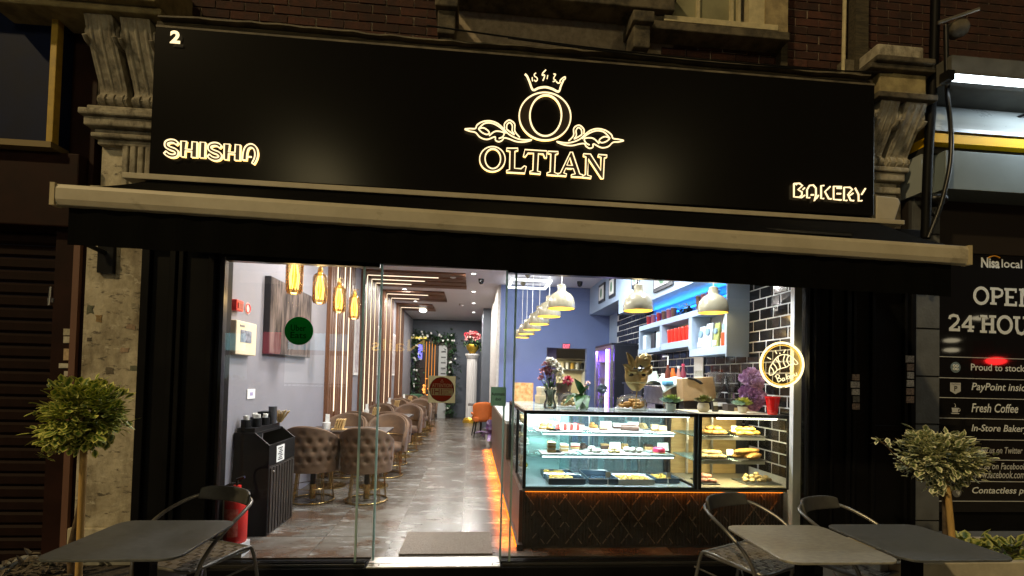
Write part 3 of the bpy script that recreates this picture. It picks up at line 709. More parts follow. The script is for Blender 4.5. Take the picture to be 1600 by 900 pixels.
E_=[([(.22,0),(.22,1)],0,.2),([(0,.07),(.92,.07)],0,.14),([(0,.93),(.90,.93)],0,.14),([(.22,.5),(.70,.5)],0,.13),([(.86,.0),(.86,.27)],0,.12),([(.84,1),(.84,.75)],0,.12)]
N_=[([(.2,0),(.2,1)],0,.18),([(0,.06),(.42,.06)],0,.12),([(0,.94),(.3,.94)],0,.12),([(.2,1),(.8,0)],0,.2),([(.8,0),(.8,1)],0,.16)]
H2_=[([(.22,0),(.22,1)],0,.2),([(.78,0),(.78,1)],0,.2),([(0,.07),(.44,.07)],0,.14),([(0,.93),(.44,.93)],0,.14),([(.56,.07),(1,.07)],0,.14),([(.56,.93),(1,.93)],0,.14),([(.22,.5),(.78,.5)],0,.14)]
U_=[([(.22,1),(.22,.35),(.32,.12),(.52,.06),(.72,.14),(.80,.35),(.80,1)],0,.18),([(0,.93),(.44,.93)],0,.14),([(.6,.93),(1,.93)],0,.14)]
T2=[([(.08,.72),(.14,.88),(.40,.95),(.72,.90),(.82,.72),(.70,.52),(.10,.10)],0,.18),([(.04,.08),(.92,.08)],0,.17),([(.86,0),(.86,.30)],0,.12)]
F4=[([(.70,0),(.70,1)],0,.2),([(.70,.95),(.08,.32)],0,.16),([(.02,.30),(1,.30)],0,.15),([(.48,.06),(.95,.06)],0,.13)]
slab(O_,1520,447,476,26); slab(P_,1547,449,476,22); slab(E_,1569,450,478,21); slab(N_,1592,451,479,22)
slab(T2,1482,491,517,19); slab(F4,1502,492,518,20); slab(H2_,1531,492,520,25); slab(O_,1557,492,522,26); slab(U_,1583,494,523,25)
g = G()
for py in (557,590,621,653,686,718,752,783):
    a = tq(1467,py); g.box(a.x,6.3,PY-.0025,PY-.0005,a.z-.003,a.z+.003)
g.build('rule_line', INKD, gp)
for body,x0,x1,y0,y1,m,sh in (('Proud to stock Co-op',1517,1640,568,582,INK,0),('PayPoint inside',1518,1610,598,613,INK,.2),('Fresh Coffee',1518,1591,630,644,INK,.2),('In-Store Bakery',1518,1607,663,677,INK,.2),
        ('Follow us on Twitter',1518,1598,698,708,INKD,.2),('Like us on Facebook',1518,1604,723,733,INKD,.2),('www.facebook.com/',1520,1606,735,747,INKD,.2),('Contactless payments',1519,1648,761,774,INK,.2)):
    tline(body,x0,x1,y0,y1,m,bold=.012,shear=sh)
def icon_disc(px,py,r,m,name):
    q = tq(px,py); return G().prism([q+Vector((r*math.cos(t*math.pi/10),-.001,r*math.sin(t*math.pi/10))) for t in range(20)],(0,.0015,0)).build(name,m,gp)
ic = icon_disc(1493,574,.048,mat('blue_grey_vinyl',(.16,.22,.26),.5),'clover_icon')
g = G()
for dx,dz in ((-.014,.014),(.014,.014),(-.014,-.014),(.014,-.014)):
    q=tq(1493,574); g.tube([(q.x+dx+.010*math.cos(t*.63),q.y-.002,q.z+dz+.010*math.sin(t*.63)) for t in range(10)],.0035,5,True)
g.build('clover_mark', INK, ic)
q = tq(1493,606); G().prism([q+Vector(p) for p in ((-.05,0,.045),(.05,0,.045),(.05,0,-.03),(0,0,-.055),(-.05,0,-.03))],(0,.0015,0)).build('shield_icon', INKD, gp)
text('P',(q.x-.014,q.y-.001,q.z-.028),.03,.045,mat('dark_ink',(.02,.02,.02),.6),gp,depth=.001,bold=.02); text('PayPoint',(q.x-.04,q.y-.001,q.z+.024),.08,.014,mat('dark_ink',(.02,.02,.02),.6),gp,depth=.001)
q = tq(1493,639); g = G().prism([q+Vector(p) for p in ((-.035,0,.01),(.03,0,.01),(.025,0,-.03),(-.03,0,-.03))],(0,.0015,0)); g.prism([q+Vector(p) for p in ((-.045,0,-.036),(.042,0,-.036),(.03,0,-.044),(-.035,0,-.044))],(0,.0015,0))
g.tube([(q.x+.03+.014*math.cos(t),q.y,q.z-.008+.014*math.sin(t)) for t in (-1.5,-.8,0,.8,1.5)],.003,5); g.tube([(q.x-.005+.006*math.sin(t),q.y,q.z+.016+.008*t) for t in range(5)],.0025,5); g.build('cup_icon', INKD, gp)
q = tq(1495,769); ic = icon_disc(1495,769,.045,mat('dim_grey_vinyl',(.12,.12,.12),.5),'payment_icon'); g = G()
for r in (.012,.024,.036): g.tube([(q.x-.012+r*math.cos(t*.2-.8),q.y-.002,q.z+r*math.sin(t*.2-.8)) for t in range(9)],.003,5)
g.build('wave_mark', INKD, ic)
# lights across the road that the glossy panel mirrors
def mirrored(px, py, dist, Y):
    h = at(px,py,Y=Y); d = (h-EYE).normalized(); d.y = -d.y
    return h + d*dist
tlp = mirrored(1556,564,13,PY)
tr = thing('traffic_light', 'traffic light showing red, mirrored in dark printed panel', 'traffic light', (tlp.x,tlp.y,0))
G().ball(tlp,(.22,.22,.11),14,10).build('red_lens', emit('red_lens',(1,.02,.02),26), tr)
G().lathe([(.06,0),(.05,tlp.z-.5)],(tlp.x,tlp.y-.4,0),10).build('pole', BLACKM, tr)
G().box(tlp.x-.35,tlp.x+.35,tlp.y-.7,tlp.y-.32,tlp.z-.8,tlp.z+.6).build('housing', BLACKM, tr)
for k,(px,py,lab) in enumerate(((1531,497,'street lamp mirrored above the digits 24 on dark panel'),(1487,532,'upper of two street lamps mirrored left below digits 24'),(1487,547,'lower of two street lamps mirrored left below digits 24'))):
    q = mirrored(px,py,15,PY); sl = thing('mirrored_lamp', lab, 'street lamp', (q.x,q.y,0))
    G().ball(q,(.22,.2,.07),12,8).build('lamp_head', emit('street_lamp_glow',(1,.85,.55),5), sl)
    G().lathe([(.07,0),(.05,q.z)],(q.x,q.y-.5,0),8).build('pole', BLACKM, sl)

for k,(px,lab) in enumerate(((500,'added unseen lamp giving the gloss patch left of the emblem'),(990,'added unseen lamp giving the gloss patch right of the emblem'))):  # lamps added out of view to give the fascia two soft gloss patches
    q = mirrored(px,[286,300][k],12,FY); sl = thing('mirrored_lamp', lab, 'street lamp', (q.x,q.y,0))
    G().ball(q,(.8,.8,.5),14,10).build('lamp_head', emit('added_lamp_glow',(1,.80,.40),20), sl); G().lathe([(.08,0),(.05,q.z)],(q.x,q.y-.55,0),8).build('pole', BLACKM, sl)
# ================================================================== SHOP INTERIOR
WALLL = mat('lilac_grey_paint', (.21,.203,.226), .7, var=.05, vs=3)
BLUEW = mat('dusty_blue_paint', (.125,.17,.34), .7, var=.05, vs=2)
BULK = mat('pale_blue_paint', (.33,.42,.55), .6, var=.04, vs=3)
CEIL = mat('ceiling_white', (.72,.70,.72), .8)
GREYW = mat('slate_grey_paint', (.10,.115,.14), .75, var=.06, vs=3)
struct(G().box(XL-.25,XL,3.98,YB,0,CZ), 'wall_left', WALLL)
struct(G().box(-2.3,3.15,YB,YB+.2,0,CZ), 'wall_back', GREYW)
struct(G().box(-2.3,3.15,3.93,YB,CZ,CZ+.12), 'ceiling', CEIL)
struct(G().box(-2.3,3.15,3.90,3.985,2.535,CZ), 'front_bulkhead', CEIL)
# floor of separate big tiles
fl = struct(G().box(-2.3,3.15,3.955,YB,0,FZ-.007), 'floor', mat('grout', (.16,.14,.12), .9))
TILE = mat('stone_floor_tile', (.155,.144,.126), .24, c2=(.078,.061,.047), vs=1.5, rnd=.20, stretch=(1.0,1.8,1), bump=.05, bs=25, detail=9, spec=.6)
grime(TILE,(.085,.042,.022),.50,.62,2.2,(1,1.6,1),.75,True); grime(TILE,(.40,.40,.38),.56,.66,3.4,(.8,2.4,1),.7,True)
tm0 = G().box(-.302,.302,-.247,.247,-.010,0).mesh('floor_tile', TILE)
tm = G().box(-.302,.302,-.607,.607,-.010,0).mesh('floor_tile', TILE)
for i in range(-3,6):
    share('floor_tile', tm0, (-.06-.305+.61*i, 4.19, FZ), fl)
    for j in range(1,12):
        x = -.06-.305+.61*i; y = 4.44-.61+1.22*j
        if x < XL-.3 or x > 3.1: continue
        share('floor_tile', tm, (x, y, FZ), fl)
# right wall with individual metro tiles
rw = struct(G().box(XR,XR+.2,3.93,YB,0,CZ), 'wall_right', mat('white_grout', (.72,.72,.72), .85))
MT = mat('black_metro_tile', (.010,.009,.010), .07, spec=.6, var=.3, vs=30, rnd=.2)
tm2 = G().hexa([(0,-.1015,-.0495),(0,.1015,-.0495),(0,.1015,.0495),(0,-.1015,.0495)],[(-.007,-.0965,-.0445),(-.007,.0965,-.0445),(-.007,.0965,.0445),(-.007,-.0965,.0445)]).mesh('wall_tile', MT)
G().box(XR-.004,XR-.0005,9.5,10.05,0,CZ).build('painted_strip', BULK, rw)
cand = []
for r in range(24):
    for i in range(26):
        y = 4.10+.22*i+(.11 if r%2 else 0); z = .75+.11*r
        if y > 9.4 or z > 3.2: continue
        if y > 5.0 and y < 7.4 and 1.98 < z: continue
        if z < 1.0 and y > 4.8: continue
        if y > 8.2 and (z < 2.1 or z > 2.95): continue
        cand.append((y,z))
cand.sort(); rest = G()
for k,(y,z) in enumerate(cand):
    if k < 296: share('wall_tile', tm2, (XR-.0005,y,z), rw, rot=(random.uniform(-.008,.008),0,random.uniform(-.012,.012)))
    else: rest.hexa([(XR,y-.1065,z-.0515),(XR,y+.1065,z-.0515),(XR,y+.1065,z+.0515),(XR,y-.1065,z+.0515)],[(XR-.01,y-.1,z-.045),(XR-.01,y+.1,z-.045),(XR-.01,y+.1,z+.045),(XR-.01,y-.1,z+.045)])
if rest.v: rest.build('tiling', MT, rw, kind='stuff')
# white end trim of the tiled wall, at the glass
o = G().box(2.785,2.856,3.895,3.945,.10,2.53).build('end_post', mat('white_gloss_trim',(.74,.75,.76),.35)); tag(o,'white upright trim between tiled wall and right window edge','post')
# blue wall with the kitchen hatch
BY = 10.05
h0, h1 = at(852,650,Y=BY), at(917,545,Y=BY)
bl = G().box(.57,h0.x,BY,BY+.15,FZ,CZ); bl.box(h1.x,3.15,BY,BY+.15,FZ,CZ); bl.box(h0.x,h1.x,BY,BY+.15,h1.z,CZ); bl.box(h0.x,h1.x,BY,BY+.15,FZ,1.05)
bl.box(.57,.70,BY+.15,14.0,FZ,CZ)
struct(bl, 'blue_wall', BLUEW)
struct(G().box(.70,3.15,12.6,12.7,FZ,CZ), 'kitchen_wall', mat('cream_tile_wall',(.62,.54,.34),.5,var=.06,vs=5))
CL = mat('white_ribbed_cladding', (.62,.60,.58), .6, var=.1, vs=12)
g = G()
for i in range(26): g.tube([(.56,BY+.12+.148*i,FZ),(.56,BY+.12+.148*i,CZ)],.055,8)
o = g.build('ribbed_cladding', CL, smooth=50); tag(o,'white ribbed wall cladding along edge of blue partition','cladding')
struct(G().box(.28,.56,13.6,YB,FZ,CZ), 'dark_pier', GREYW)
# bulkhead along the right wall
g = G().box(2.50,XR-.001,3.99,8.0,2.72,CZ-.001); g.box(2.50,XR-.001,8.0,BY-.001,2.97,CZ-.001)
struct(g, 'bulkhead', BULK)
DK = mat('dark_frame', (.02,.022,.028), .4)
for k,(x0,x1,y0,y1,lab) in enumerate(((936,945,439,475,'left of the framed prints high on the pale blue bulkhead'),(952,961,430,467,'second framed print from left on pale blue bulkhead'),(988,998,428,452,'third framed print on pale bulkhead above white lamp'),(1022,1052,428,458,'wide framed print nearest the tiled wall on bulkhead'))):
    a, b = at(x0,y1,X=2.49), at(x1,y1,X=2.49); c = at(x0,y0,X=2.49)
    ya, yb = min(a.y,b.y), max(a.y,b.y); zt = min(c.z, 3.45)
    p = thing('framed_print', lab, 'picture', (2.49,(ya+yb)/2,a.z))
    G().box(2.475,2.499,ya,yb,a.z,zt).build('frame', DK, p)
    G().box(2.468,2.476,ya+.05,yb-.05,a.z+.05,zt-.05).build('mount', PAPER, p)
    G().ball((2.467,(ya+yb)/2,(a.z+zt)/2),(.004,(yb-ya)*.16,(zt-a.z)*.25),10,8).build('drawing', mat('print_green',(.12,.25,.14),.7), p)
# ---- timber slat panels with light lines, turning onto the ceiling --------------------------
LED = emit('warm_white_line', (1,.78,.54), 2.6)
ends = [.35,-.17,-.70,-1.14]
for k,(y0,y1) in enumerate(((7.04,8.48),(9.05,10.55),(11.15,12.5),(13.2,14.4))):
    t = thing('slat_panel', '%s slatted timber panel with glowing lines on left wall%s'%(['nearest','second','third','farthest'][k], [' beside canvas picture',', turning onto ceiling','',' near green wreath'][k]), 'wall panel', (XL,(y0+y1)/2,FZ))
    G().box(XL+.001,XL+.02,y0,y1,FZ,CZ-.001).build('backing', WOODX, t)
    G().box(XL+.021,ends[k],y0,y1,CZ-.02,CZ-.001).build('ceiling_backing', WOODX, t)
    n = int((y1-y0)/.1); q = (y1-y0)/n
    lines = [int(n*f) for f in ((.22,.5,.78) if k < 2 else (.3,.7) if k == 2 else (.45,))]
    wme = G().box(0,.030,-q*.36,q*.36,0,CZ-FZ-.03).mesh('slat', WOOD)
    for i in range(n):
        y = y0+q*(i+.5)
        if i in lines: continue
        share('slat', wme, (XL+.02,y,FZ), t)
        G().box(XL+.05,ends[k],y-q*.40,y+q*.40,CZ-.045,CZ-.02).build('ceiling_slat', WOODX, t)
    for li,i in enumerate(lines):
        y = y0+q*(i+.5); fr = [.93,.72,.5][li] if k < 2 else [.85,.6][li%2]
        zl = FZ+[.9,.25,.55][(li+k)%3]
        xe_ = XL+.05+(ends[k]-XL)*fr*(.75 if k==1 else .8)
        G().box(XL+.036,XL+.046,y-.0075,y+.0075,zl,CZ-.05).build('light_line', LED, t)
        G().box(XL+.05,xe_,y-.0075,y+.0075,CZ-.05,CZ-.04).build('light_line', LED, t)
# white framed mirrors hung in the gaps
for k,(y0,y1,lab) in enumerate(((8.62,8.93,'tall narrow framed picture in first gap between timber panels'),(10.68,11.02,'tall narrow framed picture in second gap between timber panels'),(12.62,13.05,'tall narrow framed picture in third gap between timber panels'))):
    p = thing('narrow_picture', lab, 'picture', (XL,(y0+y1)/2,1.6))
    G().box(XL+.001,XL+.03,y0,y1,1.55,2.65).build('frame', WHITE, p); G().box(XL+.031,XL+.034,y0+.03,y1-.03,1.6,2.6).build('print', mat('blurry_print',(.55,.5,.48),.5,c2=(.25,.2,.22),vs=9), p)
# ---- things on the left wall ------------------------------------------------------------------
def onleft(x0,y0,x1,y1,X): 
    a, b = at(x0,(y0+y1)/2,X=X), at(x1,(y0+y1)/2,X=X)
    m = (x0+x1)/2
    return a.y, b.y, at(m,y1,X=X).z, at(m,y0,X=X).z
y0,y1,z0,z1 = onleft(368,469,379,486,XL+.04)
al = thing('fire_alarm_point', 'red fire alarm call point on grey wall left of canvas', 'alarm', (XL,y0,z0)); G().box(XL,XL+.05,y0,y1,z0,z1).build('case', RED, al, bevel=.006)
G().box(XL+.05,XL+.056,y0+.02,y1-.02,z0+.02,z1-.025).build('button', mat('dark_red',(.25,.01,.01),.4), al)
q = at(387,482,X=XL+.003); sg = thing('round_notice', 'small round white and red notice beside red alarm', 'sign', (XL,q.y,q.z))
G().prism([(XL+.001,q.y+.055*math.cos(t*.314),q.z+.055*math.sin(t*.314)) for t in range(20)],(.004,0,0)).build('disc', mat('pinkish_white',(.7,.45,.42),.5), sg)
G().tube([(XL+.006,q.y+.042*math.cos(t*.314),q.z+.042*math.sin(t*.314)) for t in range(20)],.006,5,True).build('red_ring', RED, sg)
y0,y1,z0,z1 = onleft(367,503,399,555,XL+.06)
cp = thing('control_panel', 'cream wall control panel with small grey screen', 'control panel', (XL,y0,z0))
G().box(XL,XL+.07,y0,y1,z0,z1).build('case', CREAM, cp, bevel=.008)
G().box(XL+.07,XL+.074,y0+(y1-y0)*.2,y1-(y1-y0)*.28,z0+(z1-z0)*.38,z0+(z1-z0)*.74).build('screen', mat('lcd_grey',(.12,.13,.16),.2,c2=(.30,.32,.38),vs=25), cp)
G().box(XL+.07,XL+.074,y0+.06,y0+.14,z1-.05,z1-.035).build('logo_strip', mat('logo_grey',(.2,.2,.2),.5), cp)
y0,y1,z0,z1 = onleft(421,446,486,556,XL+.06)
cv = thing('canvas_picture', 'large dark abstract brown canvas with pale vertical streaks', 'painting', (XL,y0,z0))
CAN = mat('streaky_painting', (.15,.118,.105), .7, c2=(.012,.009,.010), spec=.15, vs=3.2, stretch=(1,4.5,.8), detail=9)
G().box(XL+.002,XL+.06,y0+.0,y1,z0,z1).build('stretcher', DK, cv); G().box(XL+.0605,XL+.064,y0+.006,y1-.006,z0+.006,z1-.006).build('canvas', CAN, cv)
y0,y1,z0,z1 = onleft(387,608,399,623,XL+.01)
so_ = thing('wall_notice', 'small white notice on grey wall above the black station', 'sign', (XL,y0,z0)); G().box(XL,XL+.008,y0,y1,z0,z1).build('card', PAPER, so_)
G().box(XL+.008,XL+.010,y0+.05,y1-.05,z0+.03,z1-.03).build('print', mat('lilac_ink',(.35,.3,.5),.6), so_)
o = G().prism([(XL+.001,4.02+.02*math.cos(t),1.32+.05*math.sin(t)) for t in (0,1,2,3,4,5)],(.003,0,0)).build('wall_scuff', PAPER); tag(o,'tiny white torn paper on wall near left window edge','paper')
# ---- amber glass pendants ---------------------------------------------------------------------
AMB = glass('amber_glass', (1,.85,.50), 2.0, .03, body=(.05,(1,.55,.12)))
FIL = emit('filament', (1,.62,.16), 9); FILG = emit('bulb_glow', (1,.58,.11), 2.0)
am = thing('amber_pendant', 'nearest amber glass pendant lamp, cut by window head', 'pendant lamp', (0,0,0), 'amber glass pendant lamps', local=True)
G().lathe([(.030,.0),(.060,.008),(.072,.035),(.074,.262),(.066,.295),(.042,.318),(.030,.326),(.030,.36)],(0,0,0),24,cap=False).build('shade', AMB, am, smooth=50)
G().lathe([(.020,.30),(.024,.33),(.024,.37),(.008,.40)],(0,0,0),16).build('cap', GOLD, am)
G().tube([(0,0,.38),(0,0,1.25)],.004,6).build('cord', BLACKM, am)
fq = G()
for i in range(8): fq.tube([(.034*math.cos(i*.785),.034*math.sin(i*.785),.05),(.040*math.cos(i*.785+.3),.040*math.sin(i*.785+.3),.16),(.016*math.cos(i*.785),.016*math.sin(i*.785),.29)],.0022,5)
fq.build('filament', FIL, am)
G().lathe([(.0,.05),(.014,.07),(.019,.12),(.017,.22),(.010,.29),(0,.30)],(0,0,0),14,cap=False).build('bulb', FILG, am, smooth=60)
G().tube([(.05*math.cos(t*.35),.05*math.sin(t*.35),.40) for t in range(18)],.003,5,True).build('ring', GOLD, am)
for k,(px,py) in enumerate(((459,460),(499,475),(529,489),(553,499))):
    q = at(px,py,X=-1.60)
    if k == 0: am.location = q
    else: dup(am, q, k*.8, ['','second amber glass pendant lamp, right of the cut one','third amber glass pendant lamp, in front of timber panel','smallest amber glass pendant lamp, beside timber panel gap'][k])
    point('pendant_light', q+Vector((.0,0,-.06)), 3.0, (1,.62,.22), .05)
# ---- white bell pendants ----------------------------------------------------------------------
BELL = mat('ivory_enamel', (.25,.222,.150), .25, coat=.5)
bp_ = thing('bell_pendant', '', 'pendant lamp', (0,0,0), 'ivory bell pendant lamps over the counter', local=True)
G().lathe([(.150,0),(.153,.02),(.150,.07),(.135,.125),(.105,.165),(.055,.195),(.048,.205),(.046,.265),(.030,.275)],(0,0,0),32,cap=False).build('shade', BELL, bp_, smooth=40)
G().lathe([(.146,.003),(.143,.06),(.125,.12),(.09,.158),(.0,.165)],(0,0,0),32,cap=False).build('lining', mat('yellow_lining',(.80,.55,.10),.5), bp_, smooth=60)
G().ball((0,0,.085),(.045,.045,.05),14,10).build('bulb', emit('warm_bulb',(1,.66,.16),7), bp_, smooth=60)
G().tube([(0,0,.27),(0,0,1.15)],.005,6).build('cord', WHITE, bp_)
spots = [(.975,5.22,2.36,'nearest and largest ivory bell lamp of the row running back')]+[(.972,y,2.375,l) for y,l in ((6.05,'second ivory bell lamp of the row running back'),(6.95,'third ivory bell lamp of the row running back'),(7.8,'fourth ivory bell lamp of the row running back'),(8.6,'fifth ivory bell lamp of the row running back'),(9.4,'farthest ivory bell lamp, lowest left of the row'))]
for px,py,lab in ((997,486,'ivory bell lamp above the gold mask'),(1114,489,'ivory bell lamp hanging before the shelf cubbies')):
    q = at(px,py,Y=4.75); spots.append((q.x,q.y,q.z,lab))
for k,(x,y,z,lab) in enumerate(spots):
    if k == 0: bp_.location = (x,y,z); bp_['label'] = lab
    else: dup(bp_, (x,y,z), k, lab)
    point('bell_light', (x,y,z-.02), 3.2, (1,.74,.36), .05)
cn = G()
for x,y in ((.972,9.4),(.972,8.6)): cn.lathe([(.012,-.14),(.05,-.10),(.055,-.02),(.05,0)],(x,y,CZ-.001),14)
cn.build('ceiling_rose', BELL, bp_) if False else None
for k,(x,y) in enumerate(((.972,9.4),(.972,8.6))):
    o = G().lathe([(.012,-.14),(.05,-.10),(.055,-.02),(.05,0)],(x,y,CZ-.002),14).build('ceiling_rose', BELL, smooth=50); tag(o, ['white ceiling rose of farthest bell lamp','white ceiling rose of the fifth bell lamp'][k],'ceiling rose')
# ---- ceiling fittings --------------------------------------------------------------------------
DLE = emit('downlight_glow', (1,.95,.88), 12)
for k,(px,py,lab) in enumerate(((740,428,'nearest downlight in middle ceiling row'),(740,456,'second downlight in middle ceiling row'),(740,474,'third downlight in middle ceiling row'),(740,488,'farthest downlight in middle ceiling row'),(632,452,'downlight left, between first two ceiling timber bars'),(649,471,'downlight left, between second and third ceiling bars'))):
    q = at(px,py,Z=CZ-.01); d = thing('downlight', lab, 'ceiling light', q)
    G().lathe([(.045,0),(.065,0),(.065,.009),(.045,.009),(.045,0)],q,18,cap=False).build('trim', WHITE, d); G().lathe([(0,.004),(.046,.004)],q,18,cap=False).build('lens', DLE, d)
q = at(661,485,Z=CZ-.08); d = thing('globe_lamp', 'bright white globe lamp near end of last ceiling bar', 'ceiling light', q); G().ball(q,(.11,.11,.06),14,10).build('globe', emit('globe_glow',(1,.93,.8),9), d); G().lathe([(.06,.055),(.06,.08)],q,14).build('base', WHITE, d)
for px,py,m,lab in ((708,430,WHITE,'white smoke detector on ceiling beside first bar'),(721,475,mat('mid_grey',(.35,.33,.33),.5),'small grey vent dome on the far ceiling')):
    q = at(px,py,Z=CZ); o = G().lathe([(.03,-.06),(.06,-.05),(.07,-.02),(.07,0)],q-Vector((0,0,.001)),18).build('smoke_detector', m, smooth=50); tag(o, lab, 'smoke detector')
for px,py,lab in ((752,436,'black dome camera on ceiling right of timber bars'),(906,440,'black dome camera on ceiling above blue wall')):
    q = at(px,py,Z=CZ); c = thing('dome_camera', lab, 'camera', q); G().lathe([(.055,-.05),(.06,0)],q-Vector((0,0,.001)),16).build('mount', BLACKM, c); G().ball(q-Vector((0,0,.06)),.05,14,10).build('dome', mat('smoked_dome',(.01,.01,.012),.08), c, smooth=60)
sq = thing('square_light', 'white glowing square light frame under ceiling by blue wall', 'ceiling light', (1.05,9.6,CZ-.1))
LF = emit('white_frame_glow', (.95,.97,1), 4)
for x0,x1,y0,y1 in ((.70,1.50,9.05,9.09),(.70,1.50,9.86,9.90),(.70,.74,9.09,9.86),(1.46,1.50,9.09,9.86)): G().box(x0,x1,y0,y1,CZ-.10,CZ-.06).build('light_bar', LF, sq)
for x,y in ((.72,9.07),(1.48,9.07),(.72,9.88),(1.48,9.88)): G().tube([(x,y,CZ-.06),(x,y,CZ)],.004,5).build('hanger', ALU, sq)
# the light of those lamps, then added ceiling lights without fittings
for px,py in ((740,428),(740,456),(740,474),(740,488),(632,452),(649,471)):
    q = at(px,py,Z=CZ-.02); area('downlight_and_fill', q, .10, 50, (1,.93,.86), shape='DISK')
for x,y,e in ((-.75,4.7,54),(-.75,6.6,58),(-1.45,5.6,50),(.9,4.7,75),(1.9,5.2,82),(1.6,7.4,84),(2.2,4.35,60),(-.9,15.2,46)): area('downlight_and_fill', (x,y,CZ-.02), .10, e, (1,.94,.88) if x < 0 else (.90,.95,1), shape='DISK')  # added fills, mostly behind the window head; the last brightens the far end
area('kitchen_light', (2.0,11.6,1.97), .5, 34, (1,.9,.62), d=(0,.25,-1), size_y=.2)
area('kitchen_ceiling_light', (1.4,12.0,CZ-.05), .3, 60, (1,.9,.65))
# ================================================================== COUNTER WITH DISPLAY CASES
CF = 4.05       # front plane of the counter
ct = thing('counter', 'dark bakery counter base with embossed diagonal pattern and orange glow', 'counter', (1.2,CF,FZ))
cx0, cxm, cx1 = .44, at(1091,700,Y=CF).x, 2.865
DPAN = mat('dark_embossed_panel', (.045,.038,.031), .3, var=.25, vs=30, bump=.1, bs=60)
G().box(cx0+.03,cx1,CF+.08,4.78,FZ,.60).build('front_panel', DPAN, ct)
G().box(cx0+.03,1.05,4.78,9.9,FZ,.60).box(cx0+.03,1.05,5.66,9.9,.6005,1.02).build('side_base', mat('dark_brown_side',(.05,.03,.022),.4), ct)
g = G()
g.box(cx0-.02,1.12,5.66,9.9,1.02,1.055); g.build('side_worktop', mat('pale_worktop',(.62,.60,.55),.35), ct)
# diagonal raised laths, each with rounded ribs
ribs = G(); n = 84
for i in range(n):
    x = cx0+.05+(cx1-cx0-.06)*i/n; ribs.tube([(x,CF+.079,FZ+.02),(x,CF+.079,.585)],.0085,6)
ribs.build('ribbing', DPAN, ct, smooth=60, kind='stuff')
lme = {}
for s in (1,-1): lme[s] = G().cbox((0,0,0),(.052,.010,.0075),0,0,s*R(52)).mesh('lath', mat('glint_lath',(.30,.25,.20),.3,.5))  # street light glints put into the lath colour
rng = random.Random(3); k = 0; dx_, dz_ = .052*math.cos(R(52))*1.18, .052*math.sin(R(52))*1.18
for s in (1,-1):
    for d in range(-2,17):
        run = rng.random()
        for q in range(9):
            x = cx0+.10+.165*d+(dx_*q if s > 0 else .44-dx_*q); z = FZ+.06+dz_*q
            if x < cx0+.06 or x > cx1-.05 or z > .575 or rng.random() < (.62 if run < .55 else .25): continue
            share('lath', lme[-s], (x,CF+.066,z), ct); k += 1
G().box(cx0+.02,cx1,CF+.03,CF+.075,.601,.63).build('ledge', mat('case_sill',(.30,.30,.28),.35,.6), ct)
OLED = emit('orange_line', (1,.22,.012), 3.5)
G().box(cx0+.05,cx1-.02,CF+.060,CF+.072,.590,.599).build('orange_strip', OLED, ct)
area('orange_front_light', (1.65,CF+.052,.589), 2.3, 2.0, (1,.22,.015), d=(0,.5,-1), size_y=.012)
G().box(cx0-.02,cx0+.03,4.06,9.9,FZ,.10+.05).build('toe_kick', mat('toe_kick',(.02,.015,.012),.4), ct)
G().box(cx0-.025,cx0-.018,4.10,9.6,FZ+.02,FZ+.035).build('orange_floor_strip', OLED, ct)
area('orange_floor_light', (cx0-.085,6.9,FZ+.15), .05, 75, (1,.19,.004), d=(-.05,0,-1), size_y=5.6, spread=85)
G().box(cx0-.001,cx0+.029,4.13,9.85,FZ+.05,.60).build('side_panel', mat('rust_side_panel',(.10,.045,.028),.35,var=.2,vs=8), ct)
G().box(cx0-.01,cx0+.03,5.66,9.85,.60,1.02).build('upper_side_panel', mat('bronze_side_panel',(.13,.10,.07),.4,var=.2), ct)

CGL = glass('case_glass', (.97,.99,.985), .7); SHG = glass('shelf_glass', (.80,.92,.90), .8, .03, body=(.22,(.6,.85,.82)))
CFR = mat('black_case_frame', (.012,.012,.013), .3)
def display_case(name, lab, x0, x1, y0, y1, frame_l=True):
    t = thing(name, lab, 'display case', ((x0+x1)/2,y0,.63))
    z0,z1 = .632,1.30
    g = G()
    for x,y in ((x0,y0),(x1-.028,y0),(x0,y1-.03),(x1-.028,y1-.03)): g.box(x,x+.028,y,y+.03,z0,z1)
    g.box(x0+.028,x1-.028,y0,y0+.03,z1-.032,z1); g.box(x0+.028,x1-.028,y0,y0+.03,z0,z0+.012)
    g.box(x0,x0+.028,y0+.03,y1-.03,z1-.032,z1); g.box(x1-.028,x1,y0+.03,y1-.03,z1-.032,z1)
    g.build('frame', CFR, t, bevel=.003)
    G().box(x0+.028,x1-.028,y0+.010,y0+.016,z0+.012,z1-.032).build('front_glass', CGL, t)
    return t
c1 = display_case('cold_display_case', 'long cold white lit glass display case of cakes on trays', .455, cxm-.004, CF, 4.74)
G().box(.467,.473,CF+.03,5.62,.645,1.268).build('side_glass', CGL, c1)
G().box(.455,.483,5.62,5.65,.632,1.30).build('rear_post', CFR, c1)
G().box(.455,.483,4.741,5.62,1.268,1.30).build('side_rail', CFR, c1)
G().box(.484,cxm-.03,CF+.031,4.708,1.286,1.296).build('top_glass', glass('top_glass',(.85,.93,.92),1.2,.05,body=(.25,(.55,.62,.60))), c1)
G().box(.484,1.05,4.745,5.66,1.286,1.296).build('top_glass', glass('top_glass',(.85,.93,.92),1.2,.05,body=(.25,(.55,.62,.60))), c1)
DECK = mat('case_deck', (.42,.50,.54), .3, .2, var=.1, vs=4)
G().box(.484,cxm-.034,CF+.03,4.70,.634,.646).build('deck', DECK, c1); G().box(.484,1.05,4.701,5.62,.634,.646).build('deck', DECK, c1)
g = G().box(.90,cxm-.03,4.735,4.742,.646,1.268)
g.build('back_door', glass('back_door_glass',(.60,.78,.80),1.4,.06,body=(.13,(.62,.78,.80))), c1)
